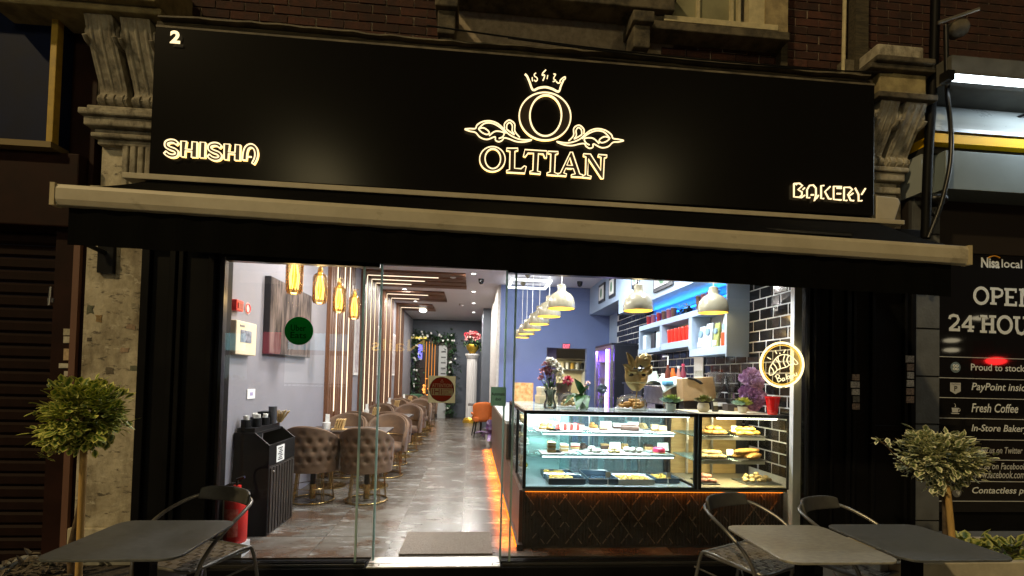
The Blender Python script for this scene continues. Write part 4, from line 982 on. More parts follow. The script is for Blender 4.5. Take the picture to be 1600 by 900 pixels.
G().box(1.02,1.03,4.75,5.62,.646,1.268).build('back_door', glass('back_door_glass',(.6,.78,.8)), c1)
WL = emit('white_case_led', (.88,.98,1), 3.5)
SH1, SH2 = 1.105, .905
for k,z in enumerate((SH1,SH2)):
    G().box(.60,1.86,CF+.13,4.66,z-.010,z).build('shelf', SHG, c1)
    G().box(.50,.599,CF+.13,5.55,z-.010,z).build('shelf', SHG, c1); G().box(.60,1.0,4.661,5.55,z-.010,z).build('shelf', SHG, c1)
    G().box(.64,1.84,CF+.122,CF+.129,z-.026,z-.014).build('led_strip', WL, c1)
    G().box(.62,1.85,CF+.131,CF+.145,z-.025,z-.011).build('shelf_rail', SHG, c1)
    area('case_light', (1.24,CF+.20,z-.035), 1.2, 7.5, (.80,.97,1), d=(0,.55,-1), size_y=.03)
G().box(.56,cxm-.06,CF+.045,CF+.055,1.258,1.267).build('led_strip', emit('white_case_led_top',(.93,.99,1),3), c1)
area('case_top_light', (1.22,CF+.12,1.255), 1.35, 15, (.90,.98,1), d=(0,.55,-1), size_y=.03)
G().box(.60,1.01,5.60,5.615,.646,1.268).build('wing_back', mat('pale_case_board',(.55,.66,.68),.4), c1); G().box(.995,1.008,4.76,5.60,.646,1.268).build('wing_back', mat('pale_case_board',(.55,.66,.68),.4), c1)
for i,(x,m) in enumerate(((1.10,DK),(1.22,ALU),(1.31,mat('pale_case_board',(.55,.66,.68),.4)),(1.44,DK),(1.58,ALU),(1.66,mat('teal_strip',(.16,.30,.36),.3)),(1.80,DK))): G().box(x,x+[.03,.015,.05,.04,.02,.06,.03][i],4.76,4.79,.66,1.26).build('rear_strip', m, c1)
area('wing_fill', (.78,5.1,1.25), .25, 9, (.90,.98,1), size_y=.6)  # fill added to brighten the side wing, no fitting drawn
area('case_side_light', (.56,5.1,1.255),   .04, 12, (.92,.98,1), d=(.3,0,-1), size_y=.9)
for x in (1.18,1.70): G().box(x,x+.012,4.68,4.695,.646,1.27).build('shelf_upright', ALU, c1)
c2 = display_case('pastry_display_case', 'warm lit glass display case of breads beside tiled wall', cxm+.006, cx1+.015, CF, 4.74)
a_ = cxm+.04; b_ = cx1-.02
G().box(a_,b_,CF+.031,4.708,1.286,1.296).build('top_board', mat('warm_top_board',(.62,.55,.38),.35), c2)
G().box(a_-.004,b_+.004,CF+.03,4.70,.634,.646).build('deck', mat('warm_deck',(.36,.30,.20),.4,var=.1), c2)
G().box(a_,b_-.10,4.715,4.73,.646,1.268).build('back_panel', mat('oak_back',(.55,.38,.15),.45,c2=(.42,.27,.10),vs=5,stretch=(1,1,8)), c2)
P1, P2 = 1.085, .865
WSH = mat('white_shelf_edge', (.78,.76,.66), .3)
for z in (P1,P2):
    G().box(a_,b_-.14,CF+.12,4.68,z-.008,z).build('shelf', SHG, c2); G().box(a_,b_-.14,CF+.112,CF+.119,z-.028,z+.002).build('shelf_edge', WSH, c2)
for x in (a_+.14,a_+.40): G().box(x,x+.020,4.66,4.68,.646,1.27).build('shelf_upright', ALU, c2)
G().box(a_+.16,b_-.07,CF+.05,CF+.066,1.252,1.266).build('led_strip', emit('warm_case_led',(1,.90,.62),14), c2)
area('pastry_light', ((a_+b_)/2,CF+.10,1.25), .55, 8, (1,.84,.50), d=(0,.4,-1), size_y=.04)
for z in (P1,P2): area('pastry_shelf_light', ((a_+b_)/2-.05,CF+.16,z-.03), .5, 3.6, (1,.84,.50), d=(0,.5,-1), size_y=.03)

# ------------------------------------------------------------------ food
BREAD = mat('golden_bread', (.58,.33,.09), .55, c2=(.40,.19,.045), vs=30, bump=.2, bs=80)
PALEB = mat('pale_pastry', (.70,.55,.28), .6, c2=(.58,.40,.16), vs=40)
CREAMC = mat('white_cream', (.80,.77,.68), .5); CHOC = mat('chocolate', (.055,.026,.016), .4, var=.3, vs=30)
PINK = mat('pink_glaze', (.80,.05,.13), .3); TRAYM = mat('steel_tray', (.42,.46,.48), .3, .9, var=.1, vs=9); PANM = mat('navy_enamel_pan', (.045,.075,.11), .2)
BOARD = mat('white_cake_board', (.80,.80,.78), .45); SPON = mat('sponge', (.55,.36,.14), .7, c2=(.38,.22,.08), vs=40); SALM = mat('salmon_pink_pastry',(.72,.30,.20),.5,var=.15,vs=30)
def plate(par, x, y, z, w, d, m=BOARD, h=.006, name='board'): return G().box(x-w/2,x+w/2,y-d/2,y+d/2,z,z+h).build(name, m, par, bevel=.002)
def card(par, x, y, z, w=.055, h=.04, name='price_card', m=PAPER): return G().hexa([(x-w/2,y,z),(x+w/2,y,z),(x+w/2,y+.003,z),(x-w/2,y+.003,z)],[(x-w/2,y+.012,z+h),(x+w/2,y+.012,z+h),(x+w/2,y+.015,z+h),(x-w/2,y+.015,z+h)]).build(name, m, par)
def slice_(g, x, y, z, w, d, h): return g.hexa([(x-w/2,y-d/2,z),(x+w/2,y-d/2,z),(x+w*.35,y+d/2,z),(x-w*.35,y+d/2,z)],[(x-w/2,y-d/2,z+h),(x+w/2,y-d/2,z+h),(x+w*.35,y+d/2,z+h),(x-w*.35,y+d/2,z+h)])
def layercake(par, x, y, z, w, d, layers):
    for h,m,nm in layers:
        slice_(G(),x,y,z,w,d,h-.0015).build(nm, m, par, bevel=.002); z += h
def xs(px, z, Y): return at(px, 680, Y=Y).x
Y1 = CF+.24
def food(name, lab, px, z, build, y=Y1, cat='cake'):
    x = xs(px, z, y); t = thing(name, lab, cat, (x,y,z)); build(t, x, y, z+.0005); return t
def layered(*L, w=.085, d=.10, bw=.17): 
    def f(t,x,y,z): plate(t,x,y,z,bw,.24); layercake(t,x,y,z+.007,w,d,L)
    return f
def mound(m, n, r, w, d, bm=BOARD, bw=.18, sz=1, nm='pastry', up=.6):
    def f(t,x,y,z):
        plate(t,x,y,z,bw,.24,bm); me = G().ball((0,0,0),(r*1.25*sz,r*sz,r*.8*sz),12,8,.05).mesh(nm, m, smooth=60)
        rg = random.Random(int(x*1000)+n)
        for i in range(n):
            lay = 0 if i < n*.6 else 1
            share(nm, me, (x+rg.uniform(-w,w)*(1-.4*lay), y+rg.uniform(-d,d)*(1-.4*lay), z+.006+r*.75+lay*r*up*1.6), t, rot=(rg.uniform(-.3,.3),rg.uniform(-.3,.3),rg.uniform(0,3.1)))
    return f
# top shelf of the cold case
food('nut_tart','rough golden nut tart, leftmost on top cold shelf',851,SH1,mound(SPON,7,.024,.04,.05,nm='nut_cluster'),y=Y1+.02)
food('choux_bun','brown choux bun beside nut tart on top cold shelf',861,SH1,mound(BREAD,3,.026,.03,.03,bw=.10,nm='bun'))
food('berry_tart','small dark red berry tart on top cold shelf',871,SH1,mound(mat('berry_red',(.32,.04,.03),.3),4,.020,.02,.03,bw=.10,nm='berry'))
def stripecake(t,x,y,z):
    plate(t,x,y,z,.22,.26)
    for i in range(6): G().box(x-.085+i*.029,x-.058+i*.029,y-.07,y+.07,z+.007,z+.062+.006*(i%2)).build('strip', [CREAMC,mat('red_jelly',(.45,.05,.04),.3)][i%2], t, bevel=.004)
food('striped_cake','white cake with red vertical stripes on top cold shelf',888,SH1,stripecake,cat='cake')
food('chocolate_block','small layered chocolate block on wide white board, top shelf',942,SH1,layered((.018,CHOC,'chocolate_layer'),(.010,SPON,'sponge_layer'),(.022,mat('grey_mousse',(.34,.27,.22),.5),'mousse_layer'),w=.07,d=.08,bw=.24))
def roulade(t,x,y,z):
    plate(t,x,y,z,.24,.26); G().tube([(x-.075,y+.03,z+.036),(x+.0,y,z+.036),(x+.075,y-.03,z+.036)],[.028,.031,.028],14).build('roll', CHOC, t, smooth=60)
    G().tube([(x-.07,y+.028,z+.066),(x,y,z+.068),(x+.07,y-.028,z+.066)],.006,6).build('cream_line', CREAMC, t)
food('chocolate_roll','long dark chocolate roll on white board, top shelf',984,SH1,roulade)
food('cream_slice','pale sponge slice at right of chocolate roll, rear of pair',1022,SH1,layered((.02,SPON,'sponge_layer'),(.012,CREAMC,'cream_layer'),(.025,PALEB,'crumb_layer'),w=.07,d=.07),y=Y1+.06)
food('cream_slice','pale crumb topped slice, front right of top cold shelf',1034,SH1,layered((.024,SPON,'sponge_layer'),(.012,CREAMC,'cream_layer'),(.018,PALEB,'crumb_layer'),w=.07,d=.06),y=Y1-.03)
# middle shelf
food('stacked_sponge','tall stacked sponge wedge at left of middle cold shelf',861,SH2,layered((.028,SPON,'sponge_layer'),(.008,CREAMC,'cream_layer'),(.028,SPON,'sponge_layer'),(.008,CREAMC,'cream_layer'),(.02,PALEB,'crumb_layer'),w=.075,d=.12,bw=.2))
food('stacked_sponge','second stacked sponge wedge, right of the tall one, middle shelf',881,SH2,layered((.024,SPON,'sponge_layer'),(.010,CREAMC,'cream_layer'),(.024,SPON,'sponge_layer'),(.010,CREAMC,'cream_layer'),w=.075,d=.11,bw=.2),y=Y1+.05)
food('meringue_cake','white peaked cream cake on white board, middle shelf',927,SH2,mound(CREAMC,9,.022,.045,.04,bw=.22,nm='meringue'))
food('profiterole_cake','cream coloured profiterole mound on round board, middle shelf',957,SH2,mound(PALEB,10,.020,.05,.05,bw=.20,nm='profiterole'))
def bowtie(t,x,y,z):
    plate(t,x,y,z,.24,.25)
    for i in range(3): G().ball((x-.06+.05*i,y+.02-.025*i,z+.032),(.034,.03,.026),12,8,.04).build('meringue', CREAMC, t, smooth=60)
    G().ball((x+.01,y-.03,z+.058),(.014,.012,.008),8,6).build('chocolate_drop', CHOC, t)
food('white_eclair','white iced long cake with chocolate drop, middle shelf',991,SH2,bowtie)
def pinkc(t,x,y,z):
    plate(t,x,y,z,.21,.24,mat('glass_plate',(.4,.5,.48),.2)); G().lathe([(.052,0),(.056,.012),(.055,.040),(.046,.048),(0,.049)],(x,y,z+.007),22).build('glazed_top', PINK, t, smooth=40); G().lathe([(.058,0),(.058,.008)],(x,y,z+.0065),22).build('biscuit_base', PALEB, t)
food('pink_cake','bright pink glazed round cake on middle cold shelf',1030,SH2,pinkc)
Y2 = CF+.46
for px,z,b,lab in ((905,SH1,layered((.03,CREAMC,'cream_layer'),(.012,CHOC,'chocolate_layer'),w=.08,d=.08,bw=.13),'small cream cake with dark top, rear of top cold shelf'),(925,SH1,mound(BREAD,6,.022,.03,.04,bw=.12,nm='bun'),'cluster of brown buns, rear of top cold shelf'),
        (963,SH1,layered((.02,CHOC,'chocolate_layer'),(.03,CREAMC,'cream_layer'),w=.09,d=.08,bw=.13),'white topped dark slice, rear centre of top cold shelf'),(1005,SH1,mound(PALEB,8,.022,.03,.04,bw=.13,nm='pastry'),'pale pastry heap, rear right of top cold shelf'),
        (898,SH2,layered((.02,SPON,'sponge_layer'),(.012,mat('berry_red',(.32,.04,.03),.3),'jam_layer'),(.02,CREAMC,'cream_layer'),w=.09,d=.08,bw=.14),'red striped sponge slice, rear left of middle cold shelf'),(912,SH2,mound(CHOC,6,.022,.03,.03,bw=.12,nm='truffle'),'dark truffle cluster on middle cold shelf'),
        (944,SH2,layered((.035,CHOC,'chocolate_layer'),(.015,SPON,'sponge_layer'),w=.08,d=.08,bw=.13),'dark chocolate slice, rear of middle cold shelf'),(975,SH2,mound(SPON,7,.022,.03,.04,bw=.13,nm='biscuit'),'brown biscuit heap, rear right of middle cold shelf'),(1012,SH2,layered((.03,SPON,'sponge_layer'),(.02,CHOC,'chocolate_layer'),w=.08,d=.08,bw=.13),'two tone slice, rear far right of middle cold shelf')):
    food('small_cake', lab, px, z, b, y=Y2)
for px,z,lab in ((947,SH1,'white price card behind chocolate block on top shelf'),(962,SH2,'white price card behind profiterole cake'),(1037,SH2,'white price card behind pink cake'),(990,SH1,'pale price card behind chocolate roll')):
    x = xs(px,z,CF+.42); o = G().hexa([(x-.055,CF+.42,z+.001),(x+.055,CF+.42,z+.001),(x+.055,CF+.424,z+.001),(x-.055,CF+.424,z+.001)],[(x-.055,CF+.44,z+.075),(x+.055,CF+.44,z+.075),(x+.055,CF+.444,z+.075),(x-.055,CF+.444,z+.075)]).build('price_card', mat('pale_green_card',(.66,.74,.68),.6)); tag(o, lab, 'price card')
# deck: deep trays
def tray(lab, px0, px1, y0, y1, h, fill, fm, part=1.0, m=TRAYM):
    x0, x1 = at(px0,745,Y=(y0+y1)/2).x, at(px1,745,Y=(y0+y1)/2).x; z = .6475
    t = thing('food_tray', lab, 'tray', ((x0+x1)/2,y0,z)); e=.006
    g = G().box(x0,x1,y0,y1,z,z+e)
    for a,b,c,d in ((x0-.008,x0+e,y0,y1),(x1-e,x1+.008,y0,y1),(x0+e+.0005,x1-e-.0005,y0,y0+e),(x0+e+.0005,x1-e-.0005,y1-e,y1)): g.box(a,b,c,d,z+e+.0004,z+h)
    g.build('pan', PANM if m is TRAYM else m, t)
    G().tube([(x0-.004,y0,z+h),(x1+.004,y0,z+h),(x1+.004,y1,z+h),(x0-.004,y1,z+h)],.004,5,True).build('rim', ALU, t)
    if fill:
        me = G().ball((0,0,0),(.022,.018,.012),9,6,.12).mesh('portion', fm, smooth=60); rg = random.Random(int(px0))
        G().box(x0+.012,x0+.012+(x1-x0-.024)*part,y0+.012,y1-.012,z+.0065,z+h*.80).build('bed', fm, t)
        for i in range(fill): share('portion', me, (rg.uniform(x0+.03,x0+.03+(x1-x0-.06)*part),rg.uniform(y0+.03,y1-.03),z+h*.86), t, rot=(0,0,rg.uniform(0,3)))
    return t
YEL2 = mat('saffron_pastry', (.72,.47,.09), .45, c2=(.55,.30,.05), vs=50)
tray('deep steel tray half full of golden pastry at front left of deck',856,910,CF+.08,CF+.26,.055,26,YEL2,.7)
tray('steel tray of golden pastry behind the front left tray',848,892,CF+.32,CF+.52,.05,18,YEL2,.8)
tray('empty deep steel tray in middle of cold case deck',913,955,CF+.10,CF+.50,.05,0,None)
tray('white edged tray of golden baklava in middle right of deck',962,1014,CF+.09,CF+.33,.045,34,YEL2,1.0,BOARD)
tray('shallow tray of golden pastries at right of cold deck',1018,1052,CF+.16,CF+.40,.045,18,YEL2,.7)
for px,lab in ((950,'price card on a stand beside empty tray'),(1044,'price card on a stand at right of cold deck')):
    x = at(px,745,Y=CF+.07).x; p = thing('card_stand', lab, 'price card', (x,CF+.07,.6475)); G().lathe([(.018,0),(.018,.004),(.003,.006),(.003,.07)],(x,CF+.07,.6475),12).build('stand', WHITE, p)
    G().cbox((x,CF+.068,.742),(.045,.004,.045),.15).build('card', PAPER, p)
# side wing of the case
for k,(y,z,m,lab) in enumerate(((4.9,SH1,PALEB,'pale pastries on top shelf of side display wing'),(5.3,SH1,SPON,'brown pastries far end of side wing top shelf'),(4.9,SH2,CREAMC,'white cream cakes on middle shelf of side wing'),(5.3,SH2,PALEB,'pale pastries far end of side wing middle shelf'),(4.95,.6475,YEL2,'golden rolls on deck of side display wing'),(5.35,.6475,BREAD,'brown rolls far end of side wing deck'))):
    t = thing('pastry_plate', lab, 'pastry', (.56,y,z)); mound(m,9,.024,.03,.10,bw=.10,nm='roll')(t,.552,y,z+.0005)
# warm case
def wx(px): return at(px,700,Y=CF+.24).x
def roll_tray(lab, px, z, w, m, n, r, long=1.25, y=CF+.24, tm=mat('black_baking_tray',(.03,.028,.025),.5), layers=2, cat='pastry', nm='roll'):
    x = wx(px); t = thing('pastry_tray', lab, cat, (x,y,z)); plate(t,x,y,z+.0005,w,.26,tm,.008,'tray')
    me = G().ball((0,0,0),(r*long,r,r*.78),12,8,.04).mesh(nm, m, smooth=60); rg = random.Random(px)
    for L in range(layers):
        k = max(1,int(n*(1-.45*L)))
        for i in range(k):
            u = (i+.5)/k*2-1
            share(nm, me, (x+u*(w/2-r*1.2)*(1-.35*L)+rg.uniform(-.004,.004), y+rg.uniform(-.08,.08)*(1-.5*L), z+.009+r*.72+L*r*1.15), t, rot=(rg.uniform(-.15,.15),rg.uniform(-.15,.15),rg.uniform(-.7,.7)))
    return t
roll_tray('round golden buns at left of top warm shelf',1114,P1,.24,BREAD,14,.030)
roll_tray('heap of golden croissants at right of top warm shelf',1165,P1,.27,YEL2,16,.028,1.7,nm='croissant')
roll_tray('sugared twists with dark filling at left of middle warm shelf',1112,P2,.26,PALEB,12,.028,1.6)
roll_tray('long golden baguettes at right of middle warm shelf',1167,P2,.27,BREAD,6,.034,2.6,nm='baguette')
roll_tray('pink glazed pastries at left of warm case deck',1102,.6475,.16,SALM,8,.026,1.2)
tx = wx(1176); t = roll_tray('pyramid of pale cream puffs on steel tray, warm case deck',1182,.6475,.34,PALEB,10,.024,1.1,layers=3,tm=TRAYM,nm='cream_puff')
for px,z,lab in ((1150,P1,'white price card between buns and croissants'),(1143,P2,'white price card between twists and baguettes')):
    x = wx(px); o = G().hexa([(x-.033,CF+.26,z+.03),(x+.033,CF+.26,z+.03),(x+.033,CF+.263,z+.03),(x-.033,CF+.263,z+.03)],[(x-.033,CF+.27,z+.085),(x+.033,CF+.27,z+.085),(x+.033,CF+.273,z+.085),(x-.033,CF+.273,z+.085)]).build('price_card', PAPER); tag(o, lab, 'price card')
# ------------------------------------------------------------------ on top of the counter
CT = 1.2965
GRN = mat('fresh_leaf', (.022,.115,.010), .45, var=.35, vs=20); GRND = mat('stem_green', (.06,.12,.03), .5, var=.3, vs=30)
def leaf(g, base, d, L, wd, bend=.25, up=Vector((0,0,1))):
    d = Vector(d).normalized(); s = d.cross(up)
    s = s.normalized() if s.length > .05 else Vector((1,0,0)); n = s.cross(d)
    b = Vector(base); P = [b, b+d*L*.35+s*wd+n*L*.06, b+d*L*.7+s*wd*.8-n*L*bend*.3, b+d*L-n*L*bend, b+d*L*.7-s*wd*.8-n*L*bend*.3, b+d*L*.35-s*wd+n*L*.06, b+d*L*.35-n*L*.02, b+d*L*.7-n*L*(bend*.3+.05)]
    return g.add(P,[(0,6,1),(1,6,7,2),(2,7,3),(0,5,6),(5,4,7,6),(4,3,7)])
def bloom(g, c, r, n=34, d=(0,-.5,.7), rg=random):
    d = Vector(d).normalized()
    for i in range(n):
        v = Vector((rg.gauss(0,1),rg.gauss(0,1),rg.gauss(0,1))).normalized()
        if v.dot(d) < -.35: v = -v
        leaf(g, Vector(c)+v*r*.25, v, r*.8, r*.22, .3, up=d)
    return g
VG = glass('vase_glass', (.93,.96,.95), 1.2, .03, body=(.08,(.6,.66,.62)))
def onto(px, Y): return at(px,640,Y=Y).x
vx, vy = onto(859,4.42), 4.42
va = thing('flower_vase', 'clear glass vase of pink and cream chrysanthemums', 'vase', (vx,vy,CT))
G().lathe([(.05,0),(.062,.01),(.058,.05),(.040,.09),(.042,.13),(.062,.175),(.060,.175),(.038,.13),(.036,.09),(.05,.05),(.05,.012)],(vx,vy,CT),22).build('vase', VG, va, smooth=50)
g = G()
heads = [(-.075,.34,.045,'p'),(-.045,.40,.05,'d'),(-.02,.345,.045,'d'),(-.095,.28,.035,'p'),(.015,.42,.055,'c'),(.055,.39,.05,'c'),(.085,.35,.05,'c'),(.04,.33,.04,'c'),(-.01,.45,.045,'c'),(.10,.28,.03,'c')]
for dx,dz,r,c in heads: g.tube(smooth_path([(vx+dx*.15,vy,CT+.02),(vx+dx*.35,vy+.0,CT+.16),(vx+dx,vy-.01,CT+dz)],4),.0035,5)
for i in range(22): leaf(g,(vx+random.uniform(-.04,.04),vy+random.uniform(-.03,.03),CT+random.uniform(.16,.28)),(random.uniform(-1,1),random.uniform(-1,.5),random.uniform(.1,1)),.07,.014)
g.build('stems', GRND, va)
FC = {'p':mat('dusty_pink_petal',(.58,.24,.26),.6,var=.3,vs=50),'d':mat('maroon_petal',(.20,.035,.05),.6,var=.4,vs=50),'c':mat('cream_petal',(.72,.66,.52),.6,var=.15,vs=50)}
for dx,dz,r,c in heads: bloom(G(),(vx+dx,vy-.012,CT+dz),r).build('bloom', FC[c], va)
ra = thing('single_bloom', 'single crimson chrysanthemum leaning right of the vase', 'flower', (vx+.12,vy-.05,CT))
G().tube(smooth_path([(vx+.05,vy-.05,CT+.10),(vx+.09,vy-.06,CT+.20),(vx+.145,vy-.07,CT+.255)],4),.0035,5).build('stem', GRND, ra)
bloom(G(),(vx+.15,vy-.08,CT+.26),.055,46).build('bloom', mat('crimson_petal',(.48,.012,.05),.55,var=.3,vs=50), ra)
DOME = glass('cloche_glass', (.96,.98,.98), 1.0, .01)
def cloche(lab, px, y, r, m, n, w, nm):
    x = onto(px,y); t = thing('cake_cloche', lab, 'cloche', (x,y,CT))
    G().lathe([(r*1.05,0),(r*1.08,.008),(r*1.08,.014),(0,.015)],(x,y,CT),28).build('plate', BOARD, t)
    G().lathe([(r,.016),(r*1.0,.06),(r*.92,.105),(r*.65,.135),(r*.2,.147),(.01,.148),(.016,.16),(.012,.172),(0,.175)],(x,y,CT),30,cap=False).build('dome', DOME, t, smooth=60)
    me = G().ball((0,0,0),(.034,.020,.018),10,7,.08).mesh(nm, m, smooth=60); rg = random.Random(px)
    for i in range(n):
        a = rg.uniform(0,6.28); q = r*.72*math.sqrt(rg.random()); k = i//(n//3+1)
        share(nm, me, (x+q*math.cos(a)*(1-.2*k),y+q*math.sin(a)*(1-.2*k),CT+.034+.026*k), t, rot=(rg.uniform(-.4,.4),rg.uniform(-.4,.4),a))
    return t
cloche('glass cloche over pale biscuits between vase and green plant',888,4.62,.105,PALEB,14,.05,'biscuit')
cloche('glass cloche heaped with brown croissants beneath gold mask',986,4.50,.145,BREAD,30,.07,'croissant')
gx, gy = onto(909,4.40), 4.40
pt = thing('potted_plant', 'broad green leaved plant in frosted glass pot by purple fridge', 'plant', (gx,gy,CT))
G().lathe([(.038,0),(.048,.05),(.060,.125),(.056,.125),(.044,.05),(.034,.01)],(gx+.02,gy,CT),20).build('pot', glass('frosted_pot',(.80,.88,.78),1.0,.2,body=(.45,(.50,.55,.44))), pt, smooth=50)
g = G()
for d,L,wd,b in (((-.9,-.4,.35),.17,.050,.9),((-.35,-.8,.15),.19,.058,.8),((-.2,-.2,1),.20,.045,.4),((.3,-.3,1),.15,.04,.3),((-1,.2,.5),.15,.045,.9),((.1,-.9,.1),.15,.05,.8)): leaf(g,(gx-.01,gy-.02,CT+.12),d,L,wd,b)
for k in range(5): g.tube([(gx+.01*k,gy,CT+.05),(gx+.015*k-.01,gy-.01,CT+.13+.02*k)],.004,5)
g.build('leaves', GRN, pt, smooth=60)
for k,(dx,dz,r,m) in enumerate(((.03,.20,.032,mat('blush_petal',(.68,.42,.34),.6)),(.05,.245,.026,mat('blush_petal',(.68,.42,.34),.6)),(.0,.17,.022,mat('yellow_green_bud',(.45,.42,.14),.6)))): bloom(G(),(gx+dx,gy-.02,CT+dz),r,20).build('blossom', m, pt)
fx_ = onto(938,4.46); fv = thing('round_flower', 'grey blue round thistle head in slim clear vase', 'flower', (fx_,4.46,CT))
G().lathe([(.022,0),(.026,.02),(.016,.06),(.026,.10),(.024,.10),(.012,.06),(.02,.02)],(fx_,4.46,CT),16).build('vase', VG, fv, smooth=50)
G().tube([(fx_,4.46,CT+.02),(fx_+.008,4.45,CT+.18)],.004,5).build('stem', GRND, fv); bloom(G(),(fx_+.008,4.44,CT+.195),.05,60,(0,-1,.2)).build('head', mat('thistle_blue_grey',(.20,.25,.30),.6,var=.4,vs=60), fv)
# gold mask
mx_, my_ = onto(993,4.36), 4.36
mk = thing('gold_mask', 'ornate gold carnival mask with flower crown on stand', 'ornament', (mx_,my_,CT))
GM = mat('antique_gold', (.66,.48,.21), .30, .55, c2=(.48,.32,.12), vs=10)
G().box(mx_-.05,mx_+.05,my_-.03,my_+.03,CT,CT+.014).build('base', BOARD, mk); G().tube([(mx_,my_,CT+.014),(mx_,my_-.03,CT+.20)],.006,8).build('stem', GM, mk)
def maskpt(u,v):
    w_ = .112*(math.sin(min(1,v*1.35+.16)*1.571))**.85
    z = CT+.185+.205*v; x = mx_+u*w_
    y = my_-.062*(1-u*u*.9)
    y -= .024*math.exp(-(u/.15)**2)*math.exp(-((v-.52)/.17)**2)
    y -= .013*math.exp(-(u/.34)**2)*math.exp(-((v-.235)/.05)**2)
    y += .020*(math.exp(-((u-.46)/.24)**2)+math.exp(-((u+.46)/.24)**2))*math.exp(-((v-.74)/.08)**2)
    y += .011*math.exp(-(u/.3)**2)*math.exp(-((v-.235)/.012)**2)
    y -= .006*math.exp(-((v-.86)/.05)**2)
    return (x,y,z)
g = G().grid(lambda a,b: maskpt(a*2-1,b), 30, 30); o = g.build('face', GM, mk, smooth=60); sm = o.modifiers.new('thickness','SOLIDIFY'); sm.thickness = .006
for s in (-1,1): G().ball(Vector(maskpt(.46*s,.73))+Vector((0,-.001,0)),(.032,.010,.016),12,6).build('eye_opening', mat('mask_hole',(.03,.02,.012),.6), mk)
g = G()
def broad(base, tip, wd, lean=0):
    b, t = Vector(base), Vector(tip); d = t-b; s = Vector((d.z,0,-d.x)).normalized()
    g.grid(lambda u,v:(b+d*v+s*(u*2-1)*wd*math.sin(math.pi*min(1,v*.92+.08))**.8*(1-.25*v)+Vector((0,-.03*math.sin(v*3.1)+.018*(1-abs(u*2-1))**2*1.2-.018,0))), 8, 10)
    g.tube([b+d*q+Vector((0,-.03*math.sin(q*3.1)-.004,0)) for q in (.05,.3,.6,.95)],.004,5)
Yk = my_-.03
broad((mx_-.05,Yk,CT+.395),(mx_-.115,Yk-.01,CT+.545),.036); broad((mx_-.02,Yk-.01,CT+.40),(mx_-.02,Yk-.02,CT+.51),.034)
broad((mx_-.06,Yk,CT+.375),(mx_-.145,Yk,CT+.43),.034); broad((mx_-.08,Yk+.01,CT+.33),(mx_-.130,Yk,CT+.40),.022); broad((mx_+.06,Yk,CT+.385),(mx_+.135,Yk,CT+.43),.032); broad((mx_+.09,Yk,CT+.335),(mx_+.130,Yk,CT+.41),.022)
g.build('leaf_crown', GM, mk, smooth=60)
g = G(); rc = Vector((mx_+.062,Yk-.02,CT+.475))
g.ball(rc,(.060,.022,.060),18,10)
for q in range(5):
    rr_ = .058-.011*q; g.tube([(rc.x+rr_*math.cos(t*.35+q),rc.y-.018-.004*q,rc.z+rr_*math.sin(t*.35+q)) for t in range(15)],.007,6)
g.build('rose', GM, mk, smooth=60)
G().ball((mx_+.005,my_-.082,CT+.385),(.024,.010,.018),10,6,.1).build('jewel', CHROME, mk)
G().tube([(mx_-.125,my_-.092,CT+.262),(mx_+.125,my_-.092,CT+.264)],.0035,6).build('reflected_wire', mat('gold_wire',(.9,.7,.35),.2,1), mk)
# succulents
def succ(lab, px, y, potm, prof, m, rr):
    x = onto(px,y); t = thing('succulent', lab, 'plant', (x,y,CT)); G().lathe(prof,(x,y,CT),22).build('pot', potm, t, smooth=50)
    top = prof[-1][1]; rg = random.Random(px)
    for k,(dx,dy,r) in enumerate(((0,-.02,rr*.62),(-.052,0,rr*.5),(.052,-.005,rr*.5),(0,.03,rr*.55),(-.03,-.035,rr*.4),(.03,-.035,rr*.4))):
        g = G()
        for i in range(22):
            a = i*2.4; e = .35+.05*i; leaf(g,(x+dx,y+dy,top+CT+.012+.016*(k==0)),(math.cos(a)*math.cos(e),math.sin(a)*math.cos(e),math.sin(e)),r*1.25*(1-.02*i),r*.30,-.15)
        g.build('rosette', m[k%len(m)], t)
SG = [mat('lime_succulent',(.30,.36,.07),.5,var=.3,vs=40),mat('mint_succulent',(.22,.36,.28),.5,var=.3,vs=40)]
succ('pale green succulent in ribbed white cup left of round pot',1048,4.34,mat('mint_white_pot',(.62,.70,.64),.4),[(.036,0),(.042,.02),(.048,.07),(.044,.07)],[SG[0],SG[1],mat('sage_succulent',(.20,.30,.12),.5)],.125)
succ('olive succulent in round cream pot at cabinet junction',1099,4.32,mat('cream_stone_pot',(.60,.54,.40),.6,var=.1),[(.035,0),(.052,.02),(.056,.05),(.046,.085),(.040,.085)],[mat('olive_succulent',(.16,.17,.03),.5,var=.3,vs=40),mat('dark_olive_succulent',(.10,.09,.02),.5)],.10)
succ('yellow green succulent in striped white cup beside purple bouquet',1160,4.30,mat('striped_white_pot',(.70,.68,.58),.4),[(.034,0),(.038,.02),(.044,.06),(.040,.06)],[mat('yellow_succulent',(.42,.42,.06),.5,var=.3,vs=40),SG[1],SG[0]],.12)
